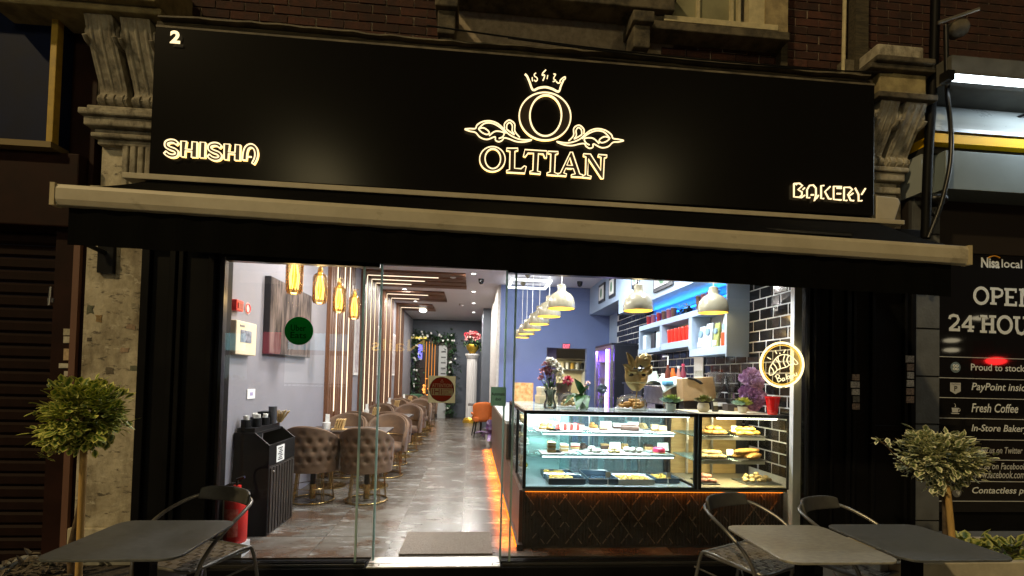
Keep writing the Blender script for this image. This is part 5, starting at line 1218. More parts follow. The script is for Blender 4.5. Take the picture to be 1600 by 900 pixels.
# purple paper flowers and red pot
bx_ = onto(1189,4.28)
pf = thing('paper_flowers', 'two huge purple crinkled flowers behind the neon sign', 'flower', (bx_,4.30,CT))
PUR = mat('purple_petal', (.50,.31,.50), .65, c2=(.22,.10,.26), vs=34); MAU = mat('mauve_petal', (.60,.42,.58), .65, c2=(.30,.16,.33), vs=34)
def bigflower(c, r, m, n=46, seed=1):
    rg = random.Random(seed); d = Vector((-.25,-.9,.35)).normalized(); c = Vector(c); u = d.orthogonal().normalized(); v = d.cross(u); g = G()
    for i in range(n):
        a = i*2.4; q = (i+.5)/n; o = u*math.cos(a)+v*math.sin(a); s = o.cross(d).normalized()
        tilt = .25+1.25*q; dd = o*math.sin(tilt)+d*math.cos(tilt); nn = d*math.sin(tilt)-o*math.cos(tilt)
        L = r*(.42+.58*q); wd = r*(.16+.20*q); base = c+o*r*.06+d*r*.30*(1-q); ph = rg.uniform(0,6); ph2 = rg.uniform(0,6)
        def f(aa,bb,base=base,dd=dd,s=s,L=L,wd=wd,nn=nn,ph=ph,ph2=ph2):
            x = aa*2-1; ww = wd*(.25+.95*math.sin(math.pi*min(1,.10+bb*.72)))
            return base+dd*L*bb+s*x*ww+nn*(.10*L*x*x + .13*L*bb*bb*(1 if bb>.5 else 0)*.6 + r*.055*math.sin(ph+x*7)*bb + r*.03*math.sin(ph2+bb*11))
        g.grid(f,8,7)
    return g.build('flower_head', m, pf, smooth=60)
bigflower((bx_-.03,4.40,CT+.31),.125,MAU,34,1); bigflower((bx_-.045,4.37,CT+.14),.135,PUR,38,2)
g = G(); g.tube([(bx_+.02,4.38,CT+.28),(bx_+.05,4.38,CT+.06)],.008,6); g.tube([(bx_+.03,4.37,CT+.12),(bx_+.05,4.37,CT+.05)],.008,6); g.build('stems', GRND, pf)
rx_ = onto(1207,4.16); o = G().lathe([(.040,0),(.043,.01),(.060,.15),(.064,.15),(.064,.165),(.058,.165),(.052,.14)],(rx_,4.16,CT),24).build('red_pot', mat('red_gloss_pot',(.60,.012,.012),.22), smooth=40); tag(o,'bright red glossy pot at foot of purple flowers','pot')
# pastry boxes stacked at the counter's far left end
sx = at(808,640,Y=5.75).x
bxs = thing('box_stack', 'kraft patterned pastry box leaning on counter end', 'box', (sx,5.9,1.056))
G().cbox((sx+.10,6.0,1.056+.31),(.24,.06,.30),.05).build('box', mat('patterned_box',(.70,.52,.24),.6,c2=(.55,.22,.06),vs=26), bxs)
for k,(dx,y,w_,h,m,lab) in enumerate(((.12,5.85,.26,.13,WHITE,'white rounded till machine at counter end'),(.40,5.75,.26,.09,mat('tan_box',(.58,.46,.28),.6),'lower tan pastry box beside vase'),(.40,5.75,.22,.09,mat('pale_tan_box',(.66,.56,.38),.6),'upper pale tan pastry box beside vase'))):
    z = 1.298 if k else 1.297
    if k == 2: z = 1.298+.092
    if k: 
        b = thing('pastry_box', lab, 'box', (sx+dx,y-.4,z)); G().cbox((sx+dx-.12,5.3,z+h/2),(w_*.75,.24,h),.1).build('carton', m, b, bevel=.003); G().cbox((sx+dx-.12,5.3,z+h*.72),(w_*.75+.008,.248,h*.5),.1).build('lid', m, b, bevel=.003)
    else:
        b = thing('till', lab, 'till', (sx+dx,y,1.056)); G().box(sx+.02,sx+.26,5.70,5.92,1.056,1.10).build('base', WHITE, b, bevel=.01); G().cbox((sx+.14,5.78,1.19),(.24,.05,.17),0,-.3).build('screen', WHITE, b, bevel=.01); G().cbox((sx+.14,5.75,1.19),(.20,.01,.13),0,-.3).build('display', mat('till_display',(.05,.05,.06),.2), b)
        G().box(sx+.11,sx+.17,5.82,5.88,1.10,1.17).build('neck', BLACKM, b)
# ================================================================== BACK COUNTER, SHELVES, FRIDGE
su = thing('wall_shelf', 'pale blue wall shelf unit with open cubbies on tiled wall', 'shelf', (2.6,5.9,2.1))
sx0, sx1, sy0, sy1 = 2.69, XR-.011, 4.84, 7.50
g = G().box(sx0,sx1,sy0,sy1,2.38,2.455)
g.build('long_shelf', BULK, su, bevel=.003)
G().box(sx0-.002,sx1,sy0-.02,sy0-.001,1.86,2.715).build('end_panel', BULK, su)
g = G()
yA,yB_,yC,yD = 4.84,5.69,6.60,7.50
g.box(sx0,sx1,yA,yB_,1.89,1.98); g.box(sx0,sx1,yA,yA+.03,1.981,2.379); g.box(sx0,sx1,yB_-.05,yB_+.03,1.981,2.379)
g.box(sx0,sx1,yB_+.031,yC,2.02,2.11); g.box(sx0,sx1,yC-.03,yC+.04,2.111,2.379); g.box(sx0,sx1,yC+.041,yD,2.01,2.07); g.box(sx0,sx1,yD-.03,yD,2.071,2.379)
g.build('cubby_frame', BULK, su, bevel=.003)
G().box(sx1-.008,sx1-.002,sy0,sy1,2.456,2.71).build('back_board', mat('blue_glow_board',(.10,.28,.55),.5), su)  # glow of the blue strip put into the board colour
BLED = emit('blue_line', (.02,.30,1), 5)
G().box(2.905,2.925,sy0+.02,sy1,2.58,2.60).build('blue_strip', BLED, su)
area('blue_shelf_light', (2.90,6.15,2.61), .03, 10, (.04,.36,1), d=(-.4,0,1), size_y=2.5)
def cup(lab, y, z, m, r=.042, h=.13, x=2.775, cat='cup', lid=None):
    t = thing('takeaway_cup', lab, cat, (x,y,z)); G().lathe([(r*.72,0),(r,h),(r*1.06,h),(r*1.06,h+.008)],(x,y,z),14).build('cup', m, t, smooth=40)
    G().lathe([(r*1.05,h+.0085),(r*1.0,h+.022),(r*.6,h+.026)],(x,y,z),14).build('lid', lid or WHITE, t); return t
CUPR = mat('red_cup', (.50,.02,.03), .4); CUPP = mat('rose_cup', (.45,.12,.14), .4); CUPB = mat('brown_cup', (.20,.09,.05), .5, var=.3, vs=20)
names = ['farthest','second farthest','third farthest','fourth farthest','fifth farthest','sixth farthest','seventh farthest','eighth farthest']
for k,y in enumerate((7.283, 7.098, 6.881, 6.686, 6.512, 6.36)): cup('%s takeaway cup on upper blue lit shelf'%names[k], y, 2.456, [CUPR,CUPP,CUPR,CUPB,CUPP,CUPB][k])
for k,y in enumerate((5.622, 5.491, 5.339, 5.209)): cup('%s cup on upper shelf nearer the bell lamp'%names[k], y, 2.456, [CUPB,CUPP,CUPR,CUPB][k], h=.17)
pb = thing('shelf_plant', 'dark leafy plant with yellow flowers on upper blue lit shelf', 'plant', (2.80,5.98,2.456))
G().lathe([(.05,0),(.06,.08)],(2.80,5.98,2.456),14).build('pot', BLACKM, pb)
g = G(); h_ = G(); rg = random.Random(5)
for i in range(90): leaf(g,(2.80+rg.uniform(-.08,.06),5.98+rg.uniform(-.22,.22),2.44+rg.uniform(-.02,.10)),(rg.uniform(-1,.6),rg.uniform(-1,1),rg.uniform(-.4,1)),.06,.016)
for i in range(10): bloom(h_,(2.75+rg.uniform(-.04,.04),5.98+rg.uniform(-.15,.15),2.55+rg.uniform(-.01,.05)),.022,10)
g.build('leaves', mat('dark_leaf',(.015,.03,.02),.5,var=.4,vs=30), pb); h_.build('flowers', mat('yellow_petal',(.65,.48,.04),.6), pb)
for k in range(7): cup('%s red sauce bottle in middle cubby row'%names[k], 6.47-.115*k, 2.111, mat('red_bottle',(.60,.025,.015),.3), r=.042, h=.17, cat='bottle', lid=mat('red_cap',(.65,.05,.03),.3))
for k,y in enumerate((6.2,6.02)):
    t = thing('glass_bottle', ['pale bottle behind red bottles, farther','pale bottle behind red bottles, nearer'][k], 'bottle', (2.87,y,2.111)); G().lathe([(.03,0),(.03,.13),(.012,.18),(.012,.23)],(2.87,y,2.111),12).build('bottle', mat('olive_bottle',(.35,.33,.10),.3), t, smooth=40)
def bag(lab, y, z, w, h, m, x=2.78, lab2=None):
    t = thing('coffee_bag', lab, 'bag', (x,y,z))
    b = G().hexa([(x-.04,y-w/2,z),(x+.04,y-w/2,z),(x+.04,y+w/2,z),(x-.04,y+w/2,z)],[(x-.008,y-w*.44,z+h),(x+.008,y-w*.44,z+h),(x+.008,y+w*.44,z+h),(x-.008,y+w*.44,z+h)]).build('bag', m, t, bevel=.012)
    G().prism([(x-.038+.0 ,y+w*.28*math.cos(a*.52),z+h*.66+w*.26*math.sin(a*.52)) for a in range(12)],(.018,0,0)).build('round_mark', lab2 or mat('bag_mark',(.20,.32,.45),.5), t)
    G().box(x-.046,x-.039,y-w*.36,y+w*.36,z+.02,z+h*.28).build('label', mat('bag_label',(.55,.42,.35),.6,c2=(.75,.72,.68),vs=30), t)
BAGW = mat('white_foil', (.55,.66,.76), .3, var=.1, vs=8); BAGG = mat('green_foil', (.24,.28,.07), .35, var=.3, vs=15)
bag('white coffee bag farthest in big right cubby',5.52,1.981,.16,.27,BAGW); bag('second white coffee bag in big right cubby',5.33,1.981,.16,.29,BAGW,2.77); bag('green coffee bag in big right cubby',5.17,1.981,.12,.28,BAGG); bag('white coffee bag nearest the cubby end',5.02,1.981,.14,.33,BAGW,2.80)
o = G().lathe([(.045,0),(.045,.14),(.04,.15)],(2.74,4.94,1.981),16).build('red_tin', mat('orange_red_tin',(.60,.07,.02),.3)); tag(o,'orange red tin at near end of big right cubby','tin')
for k,(y,m,lab) in enumerate(((7.32,BAGW,'pale box at far end of left cubby'),(6.98,DK,'black box standing in left cubby'),(6.78,BAGW,'pale carton nearest in left cubby'))): o = G().box(2.72,2.86,y-.07,y+.07,2.071,2.30).build('carton', m, bevel=.003); tag(o,lab,'box')
# back counter
bc = thing('back_counter', 'dark back counter with black worktop along tiled wall', 'counter', (2.35,5.9,FZ))
G().box(2.15,XR-.012,4.80,8.1,FZ,.99).build('cabinet', mat('dark_cabinet',(.03,.03,.035),.5), bc)
G().box(2.12,XR-.012,4.78,8.12,.99,1.03).build('worktop', mat('dark_worktop',(.05,.05,.05),.3), bc, bevel=.004)
WZ = 1.031
def on(px, Y, z=None): return at(px,600,Y=Y).x
# coffee machine: steel body, group heads, cup tray on top with towel
em = thing('coffee_machine', 'steel espresso machine under pale towel behind counter', 'coffee machine', (2.2,5.35,WZ))
m0, m1 = on(1028,5.3), on(1102,5.3)
m1 = min(m1, XR-.03)
STEEL = mat('polished_steel', (.50,.50,.52), .18, 1, var=.15, vs=12)
G().box(m0,m1,5.2,5.7,WZ+.06,WZ+.18).build('lower_body', STEEL, em, bevel=.01); G().box(m0-.02,m1,5.12,5.7,WZ+.28,WZ+.50).build('upper_body', STEEL, em, bevel=.012); G().box(m0+.03,m1,5.45,5.7,WZ+.18,WZ+.28).build('splash_back', STEEL, em)
G().box(m0,m1,5.1,5.2,WZ+.03,WZ+.07).build('drip_tray', BLACKM, em)
for i in range(3):
    x = m0+.09+(m1-m0-.16)*i/2.0
    G().lathe([(.035,-.05),(.035,0)],(x,5.25,WZ+.279),14).build('group_head', CHROME, em); G().tube([(x,5.22,WZ+.215),(x,5.04,WZ+.20)],.011,8).build('handle', BLACKM, em)
    G().lathe([(.04,-.0),(.044,.03)],(x,5.25,WZ+.182),14).build('cup', WHITE, em)
    G().box(x-.05,x+.05,5.113,5.119,WZ+.31,WZ+.38).build('button_panel', DK, em)
for x in (m0+.02,m1-.04): G().box(x,x+.03,5.25,5.28,WZ,WZ+.06).build('foot', BLACKM, em); G().tube(smooth_path([(x,5.14,WZ+.28),(x-.02,5.08,WZ+.22),(x-.03,5.07,WZ+.10)],4),.008,6).build('steam_pipe', CHROME, em)
TOW = mat('pale_mint_towel', (.58,.70,.68), .9, var=.12, vs=9, bump=.3, bs=50)
o = G().grid(lambda u,v:(m0-.03+(m1-m0)*u, 5.06+.55*v, WZ+.505+.045*abs(math.sin(u*7+v*3))+.03*math.sin(v*5+u*4)*math.sin(u*3.1)+.04*(1-abs(2*u-1))-(.09*(1-v*6) if v<.17 else 0)),30,18).build('towel', TOW, smooth=60)
o.modifiers.new('thickness','SOLIDIFY').thickness=.006; tag(o,'crumpled pale mint towel draped over the espresso machine','towel')
o = G().cbox((m0+.03,5.10,WZ+.53),(.10,.10,.05),.2).build('blue_cloth', mat('blue_cloth',(.12,.38,.65),.8), bevel=.015); tag(o,'folded bright blue cloth left of the mint towel','cloth')
k0 = at(1063,612,Y=4.95); k1 = at(1112,636,Y=4.95)
cbx = thing('cardboard_box', 'plain tan cardboard box tilted in front of grinders', 'box', (k0.x,4.95,WZ)); G().cbox(((k0.x+k1.x)/2,4.96,at(1085,606,Y=4.95).z-.01),(.36,.16,.24),.0,0,-.08).build('carton', mat('tan_card',(.55,.38,.20),.8,var=.08,vs=12), cbx, bevel=.004)
G().box(k0.x+.02,k1.x-.02,4.90,5.02,WZ,at(1085,606,Y=4.95).z-.14).build('base_stand', BLACKM, cbx)
g = G()
for i in range(12): g.ball((k0.x+.06+.012*i,4.87,at(1085,606,Y=4.95).z+.10-.004*i*i*.1),(.02,.015,.012),8,6,.2)
o = g.build('black_rag', BLACKM, kind=None); tag(o,'black rag hanging over the cardboard box corner','cloth')
# grinders with clear hoppers
HOP = glass('hopper_glass', (.75,.75,.76), 2.2, .06, body=(.22,(.45,.45,.46))); BEAN = mat('coffee_beans',(.035,.018,.010),.45,var=.4,vs=80,bump=.6,bs=90)
for k,(px,lab) in enumerate(((1120,'left coffee grinder with clear bean hopper'),(1146,'right coffee grinder with clear bean hopper and chrome collar'))):
    x = on(px,4.92); t = thing('coffee_grinder', lab, 'grinder', (x,4.92,WZ))
    G().box(x-.065,x+.065,4.84,5.02,WZ,WZ+.38).build('body', mat('grinder_grey',(.07,.065,.06),.3), t, bevel=.012); G().lathe([(.05,.14),(.05,.20),(.06,.21)],(x,4.93,WZ+.24),18).build('collar', CHROME if k else STEEL, t)
    G().lathe([(.045,.211),(.075,.29),(.088,.40),(.088,.405)],(x,4.93,WZ+.24),20,cap=False).build('hopper', HOP, t, smooth=40); G().lathe([(.09,.406),(.09,.42),(.0,.425)],(x,4.93,WZ+.24),20).build('lid', HOP, t); G().lathe([(.042,.212),(.062,.27),(.0,.285)],(x,4.93,WZ+.24),16).build('beans', BEAN, t)
    G().lathe([(.045,0),(.048,.035)],(x,4.80,WZ+.30),14).build('dosing_cup', WHITE, t)
cr_ = on(1118,4.80); cd = thing('card_reader', 'black hand held card reader beside round cream pot', 'card reader', (cr_,4.42,CT)); G().cbox((on(1117,4.42),4.42,CT+.055),(.06,.03,.11),0,-.35).build('body', BLACKM, cd, bevel=.008); G().cbox((on(1117,4.42),4.402,CT+.075),(.045,.004,.035),0,-.35).build('screen', mat('reader_screen',(.5,.5,.42),.3), cd)
for i in range(3): G().cbox((on(1117,4.42)-.015+.015*i,4.402,CT+.04),(.010,.004,.008),0,-.35).build('key', WHITE, cd)
o = G().cbox((on(1150,4.66),4.60,CT+.035),(.30,.10,.07)).build('dark_box', mat('brown_black_box',(.05,.04,.035),.5), bevel=.004); tag(o,'long dark box lying behind yellow green succulent','box')
o = G().cbox((on(1170,4.5),4.58,CT+.018),(.24,.08,.035)).build('wooden_tray', mat('tan_tray',(.55,.40,.20),.5)); tag(o,'low tan wooden tray left of the red pot','tray')
nb_ = at(1093,576,X=XR-.02); ns = thing('wall_note', 'pale printed note taped on black tiles below shelf', 'sign', nb_); a,b = at(1087,590,X=XR-.02), at(1099,557,X=XR-.02); G().box(XR-.022,XR-.013,min(a.y,b.y),max(a.y,b.y)+.05,a.z,b.z).build('sheet', PAPER, ns); G().box(XR-.024,XR-.0221,min(a.y,b.y)+.02,max(a.y,b.y)+.03,a.z+.02,a.z+.09).build('print', mat('olive_print',(.35,.36,.25),.6,c2=(.7,.68,.6),vs=60), ns)
rs = thing('raised_shelf', 'low dark rack behind coffee machine carrying syrup bottles', 'shelf', (2.45,6.1,WZ)); G().box(2.14,2.90,5.86,6.62,WZ+.50,WZ+.52).build('board', BLACKM, rs)
for x in (2.16,2.86): G().box(x,x+.02,5.88,6.58,WZ,WZ+.4995).build('leg', BLACKM, rs)
# syrup bottles, pump, cups beyond the machine
for k,(px,Y,h,r,m,lab) in enumerate(((1043,5.95,.24,.035,mat('brown_syrup',(.12,.03,.02),.2),'dark syrup bottle with white pump behind towel'),(1051,6.0,.20,.045,mat('orange_syrup',(.70,.14,.02),.25),'orange squeeze bottle behind towel'),(1060,6.0,.20,.035,mat('pink_syrup',(.45,.22,.18),.3),'pinkish syrup bottle behind towel'),(1067,5.98,.23,.040,mat('maroon_syrup',(.20,.03,.05),.3),'maroon capped bottle behind towel'),(1036,6.1,.13,.05,WHITE,'white round tub left of the syrup bottles'),(1024,6.2,.16,.045,mat('pale_green_tub',(.5,.6,.5),.4),'pale tub near gold mask crown'))):
    x = on(px,Y); z = WZ+.521; t = thing('syrup_bottle', lab, 'bottle', (x,Y,z))
    G().lathe([(r,0),(r,h*.55),(r*.5,h*.8),(r*.45,h)],(x,Y,z),14).build('bottle', m, t, smooth=40)
    if k == 0:
        G().tube([(x,Y,z+h),(x,Y,z+h+.11),(x-.07,Y,z+h+.105)],.010,8).build('pump', WHITE, t)
    elif k in (2,3): G().lathe([(r*.5,h+.0005),(r*.5,h+.03)],(x,Y,z),12).build('cap', [WHITE,mat('pink_cap',(.6,.06,.12),.4)][k-2], t)
for k,(px,Y,z,m,lab) in enumerate(((1012,6.4,1.44,WHITE,'stack of white cups on the machine end, left'),(1018,6.3,1.36,mat('glass_jug',(.6,.65,.65),.2),'pale jug left of orange bottle'),(1005,6.5,1.30,mat('orange_label_box',(.65,.20,.03),.4),'small orange packet behind gold mask'))):
    x = on(px,Y); o = G().lathe([(.05,0),(.05,.08),(.055,.16)],(x,Y,WZ+.521),14).build('cup_stack', m, smooth=40); tag(o, lab, 'cup')
# drinks fridge
fr = thing('drinks_fridge', 'tall black drinks fridge with purple lit glass door', 'fridge', (2.7,8.8,FZ))
fx0, fx1, fy0, fy1, fz1 = 2.46, 2.94, 8.24, 9.35, 2.20
FBL = mat('fridge_black', (.012,.013,.018), .3)
G().box(fx0+.06,fx1,fy0,fy0+.03,FZ,fz1).build('side', FBL, fr); G().box(fx0+.06,fx1,fy1-.03,fy1,FZ,fz1).build('side', FBL, fr); G().box(fx0,fx1,fy0,fy1,fz1+.001,fz1+.04).build('top', FBL, fr); G().box(fx1-.03,fx1,fy0+.031,fy1-.031,FZ,fz1).build('back', mat('purple_glow_liner',(.35,.25,.75),.5), fr)
for z in (.55,.90,1.25,1.60,1.92): G().box(fx0+.08,fx1-.04,fy0+.035,fy1-.035,z,z+.01).build('shelf', ALU, fr)
g = G()
for y0,y1 in ((fy0,fy0+.05),(fy1-.05,fy1)): g.box(fx0,fx0+.04,y0,y1,FZ,fz1)
g.box(fx0,fx0+.04,fy0+.0505,fy1-.0505,fz1-.05,fz1); g.box(fx0,fx0+.04,fy0+.0505,fy1-.0505,FZ,FZ+.08); g.build('door_frame', ALU, fr)
G().box(fx0+.015,fx0+.022,fy0+.05,fy1-.05,FZ+.08,fz1-.05).build('door_glass', glass('fridge_glass',(.85,.80,1),.3), fr)
PUL = emit('purple_tube', (.42,.20,1), 5); WTU = emit('white_violet_tube', (.80,.70,1), 9)
G().box(fx0+.002,fx0+.014,fy0+.30,fy0+.36,FZ+.1,fz1-.06).build('light_tube', WTU, fr); G().box(fx0+.002,fx0+.014,fy0+.16,fy0+.19,FZ+.1,fz1-.06).build('light_tube', PUL, fr)
G().box(fx0+.061,fx1-.031,fy1-.036,fy1-.031,FZ,fz1).build('liner', mat('purple_glow_liner',(.35,.25,.75),.5), fr)  # liner added with the purple tube glow in its colour
area('fridge_light', (fx0+.14,(fy0+fy1)/2,fz1-.03), .2, 60, (.45,.25,1))
rg = random.Random(2)
for zi,z in enumerate((.56,.91,1.26,1.61)):
    for yi in range(2):
        y = fy0+.16+.22*yi; o = G().lathe([(.028,0),(.03,.14),(.012,.20),(.012,.23)],(fx0+.14,y,z+.0005),10).build('bottle', mat('fridge_drink_%d'%((zi+yi)%4), [(.3,.12,.4),(.5,.5,.6),(.15,.2,.5),(.5,.2,.3)][(zi+yi)%4], .2), smooth=40)
        tag(o,'%s drink bottle on %s shelf inside purple lit fridge'%(['nearer','farther'][yi],['bottom','second','third','top'][zi]),'bottle','bottles inside the drinks fridge')
# kitchen beyond the hatch
hd = thing('extractor_hood', 'brown steel extractor hood seen through the kitchen hatch', 'hood', (1.9,11.8,2.2))
a = at(868,545,Y=11.6); b = at(912,562,Y=11.6)
G().hexa([(a.x-.2,11.3,b.z),(b.x+.3,11.3,b.z),(b.x+.3,12.59,b.z),(a.x-.2,12.59,b.z)],[(a.x-.0,11.6,b.z+.5),(b.x+.2,11.6,b.z+.5),(b.x+.2,12.59,b.z+.5),(a.x,12.59,b.z+.5)]).build('canopy', mat('hood_steel',(.08,.065,.05),.4,.5), hd)
a = at(858,546,Y=10.5); b = at(868,596,Y=10.5); o = G().box(a.x-.05,b.x,10.45,10.55,1.0,2.3).build('door_leaf', mat('purple_grey_door',(.12,.09,.16),.5)); tag(o,'dark purple door edge at left inside kitchen hatch','door')
sh = thing('kitchen_shelf', 'steel kitchen shelf with jars seen through hatch', 'shelf', (2.2,12.3,1.6)); a = at(875,576,Y=12.3); c = at(912,576,Y=12.3); G().box(a.x,c.x+.1,12.2,12.59,a.z-.03,a.z).build('board', ALU, sh)
for k in range(5):
    x = a.x+.07+(c.x-a.x-.1)*k/4; o = G().lathe([(.05,0),(.05,.13),(.03,.17)],(x,12.35,a.z+.001),12).build('jar', [CREAM,WHITE,YEL2,WHITE,DK][k], smooth=40); tag(o, '%s jar from left on the kitchen shelf behind hatch'%['first','second','third','fourth','fifth'][k], 'jar')
kx = at(892,618,Y=12.0); kt = thing('kitchen_cabinet', 'wooden rack unit below the kitchen shelf behind hatch', 'cabinet', (kx.x,12.0,FZ)); G().box(kx.x-.35,kx.x+.5,11.9,12.5,FZ,kx.z-.1).build('body', mat('oven_steel',(.25,.22,.18),.3,.8), kt)
for i in range(2):
    for j in range(3): G().box(kx.x-.02+.13*i,kx.x+.07+.13*i,11.86,11.899,kx.z-.35+.14*j,kx.z-.24+.14*j).build('drawer', CREAM, kt)
pot_ = at(878,598,Y=11.9); o = G().lathe([(.19,0),(.21,.22),(.22,.23),(.22,.25)],(pot_.x,11.7,pot_.z-.25),18).build('steel_pot', mat('pot_brown',(.20,.14,.10),.3,.6), smooth=40); tag(o,'large brown cooking pot seen through kitchen hatch','pot')
o = G().box(pot_.x-.3,pot_.x+.3,11.5,11.89,FZ,pot_.z-.251).build('stove', mat('stove_dark',(.08,.07,.06),.4)); tag(o,'dark stove under the cooking pot behind hatch','stove')
e0,e1 = at(879,545,Y=BY-.02), at(891,537,Y=BY-.02); ex = thing('lit_sign', 'tiny pink red lit sign above the kitchen hatch', 'sign', e0); G().box(e0.x,e1.x,BY-.03,BY-.001,e0.z,e1.z).build('case', mat('sign_case',(.2,.05,.06),.4), ex)
text('EXIT',(e0.x+.012,BY-.031,e0.z+.02),e1.x-e0.x-.024,e1.z-e0.z-.04,emit('exit_red',(1,.10,.16),4),ex,depth=.001,bold=.02)
# ------------------------------------------------------------------ neon sign in the window
NZ = zoomed(980,420,4.5); NY = 3.868
ne = thing('neon_sign', 'round glowing neon croissant sign reading Bakery in window', 'neon sign', at(1221,570,Y=NY))
nw = lambda pts: [at(*NZ(p),Y=NY) for p in pts]
NEON = emit('neon_warm', (1,.80,.40), 2.6); NEONY = emit('neon_yellow', (1,.58,.08), 1.4)
G().tube(nw(ellipse(1087,675,150,155,56)),.0095,8,True).build('ring', NEON, ne, smooth=80)
G().tube(nw(ellipse(1087,675,133,138,56)),.0045,6,True).build('inner_ring', NEONY, ne)
G().prism(nw(ellipse(1087,675,146,151,40))[::1],(0,.004,0)).build('acrylic_disc', glass('warm_acrylic',(1,.93,.75),.8,.05,body=(.10,(.55,.35,.10))), ne)
cq = G()
for p in ([(998,738),(1002,700),(1020,665),(1050,625),(1085,605),(1125,605),(1165,625),(1198,660),(1190,672),(1150,672),(1120,690),(1085,700),(1055,712),(1030,740),(1005,748),(998,738)],
          [(1010,690),(1028,715),(1030,740)],[(1022,660),(1045,688),(1055,712)],[(1040,632),(1068,665),(1078,702)],[(1060,618),(1062,640),(1075,655)],[(1108,606),(1098,650),(1115,690)],[(1135,612),(1122,645),(1140,676)],[(1165,628),(1165,650),(1178,672)],
          [(1040,575),(1052,598)],[(1075,600),(1072,590)],[(1112,568),(1100,592)],[(985,622),(1010,636)]): cq.tube(smooth_path(nw(p),3),.0042,6)
cq.build('croissant', emit('neon_pale',(1,.84,.48),1.7), ne)
bq = G()
for p in ([(1045,752),(1062,795)],[(1040,760),(1050,745),(1068,748),(1068,762),(1055,772),(1075,770),(1082,782),(1062,797)],[(1102,768),(1090,772),(1092,788),(1104,784),(1104,768),(1110,784)],[(1116,738),(1122,778)],[(1136,752),(1120,765),(1138,774)],[(1142,762),(1154,756),(1148,748),(1141,758),(1146,770),(1158,764)],[(1160,748),(1166,764)],[(1162,754),(1172,744)],[(1174,738),(1178,754),(1190,746)],[(1188,730),(1196,760),(1184,774)]): bq.tube(smooth_path(nw(p),3),.0036,6)
bq.build('lettering', emit('neon_pale',(1,.84,.48),1.7), ne)
for px,py in ((1120,520),(1087,833)): G().tube([nw([(px,py)])[0],nw([(px,py)])[0]+Vector((0,-.035,0))],.006,6).build('suction_mount', ALU, ne)
point('neon_light', at(1221,570,Y=NY-.02+.06), 2.2, (1,.72,.28), .06)
# glass stickers
DG = film('dark_green_vinyl', (.03,.30,.085), .5)
st = thing('round_sticker', 'round dark green delivery sticker on left window pane', 'sticker', at(467,517,Y=3.832))
G().prism([at(x,y,Y=3.832) for x,y in ellipse(467,517,22.5,22,36)],(0,.0025,0)).build('disc', DG, st)
DGI = film('black_green_ink', (.004,.05,.015), .5)
a,b,c = at(454,516,Y=3.829), at(478,507,Y=3.829), at(454,527,Y=3.829)
text('Uber',(a.x,3.8315,a.z-.004),b.x-a.x,b.z-a.z,DGI,st,depth=.0008,bold=.01); text('Eats',(a.x,3.8315,c.z-.006),b.x-a.x+.005,b.z-a.z,DGI,st,depth=.0008,bold=.01)
AY = 3.803
a0,a1 = at(668.5,629,Y=AY), at(712,588,Y=AY)
ac = thing('door_notice', 'square cream attention notice with red circle on glass door', 'sticker', ((a0.x+a1.x)/2,AY,a0.z))
G().box(a0.x,a1.x,AY-.001,AY+.0015,a0.z,a1.z).build('square', film('cream_film',(.80,.75,.56),.55), ac)
cxx, czz, rr = (a0.x+a1.x)/2, (a0.z+a1.z)/2, (a1.z-a0.z)*.46
RB = film('brown_red_print', (.50,.085,.05), .5); CRP = film('cream_print', (.95,.90,.70), .6)
G().prism([(cxx+rr*math.cos(t*.1745),AY-.0025,czz+rr*math.sin(t*.1745)) for t in range(36)],(0,.001,0)).build('red_circle', RB, ac)
G().box(cxx-rr*.90,cxx+rr*.90,AY-.0035,AY-.0027,czz-rr*.48,czz+rr*.10).build('middle_band', CRP, ac)
G().tube([(cxx+rr*.97*math.cos(t*.1745),AY-.003,czz+rr*.97*math.sin(t*.1745)) for t in range(36)],.0022,5,True).build('black_ring', DK, ac)
text('ATTENTION',(cxx-rr*.78,AY-.0036,czz+rr*.17),rr*1.56,rr*.30,CRP,ac,depth=.0004,bold=.02)
text('AUTOMATIC',(cxx+rr*.05,AY-.0038,czz-rr*.08),rr*.78,rr*.13,RB,ac,depth=.0004); text('DOOR',(cxx+rr*.05,AY-.0038,czz-rr*.26),rr*.5,rr*.13,RB,ac,depth=.0004); text('KEEP CLEAR',(cxx+rr*.05,AY-.0038,czz-rr*.43),rr*.72,rr*.12,RB,ac,depth=.0004)
g = G()
for x0,x1 in ((-.78,-.72),(-.60,-.54),(-.24,-.18),(-.06,0)): g.box(cxx+rr*x0,cxx+rr*x1,AY-.0046,AY-.0038,czz-rr*.42,czz+rr*.04)
g.box(cxx-rr*.52,cxx-rr*.26,AY-.0046,AY-.0038,czz-rr*.22,czz-rr*.14); g.build('door_symbol', RB, ac)
g = G(); g.tube([(cxx+rr*.14*math.cos(t),AY-.003,czz+rr*.66+rr*.14*math.sin(t)) for t in (1.571,3.665,5.76)],.003,5,True); g.build('warning_triangle', CRP, ac)
q0,q1 = at(766.5,634,Y=AY), at(791,605,Y=AY)
ad = thing('door_notice', 'green automatic door notice on glass door edge', 'sticker', (q0.x,AY,q0.z)); G().box(q0.x,q1.x,AY-.001,AY+.0015,q0.z,q1.z).build('plate', film('sage_notice',(.42,.62,.50),.5), ad)
w_ = q1.x-q0.x; h_ = q1.z-q0.z
text('Automatic',(q0.x+w_*.05,AY-.0015,q0.z+h_*.55),w_*.88,h_*.17,DK,ad,depth=.0006,bold=.02); text('door',(q0.x+w_*.3,AY-.0015,q0.z+h_*.28),w_*.4,h_*.17,DK,ad,depth=.0006,bold=.02)
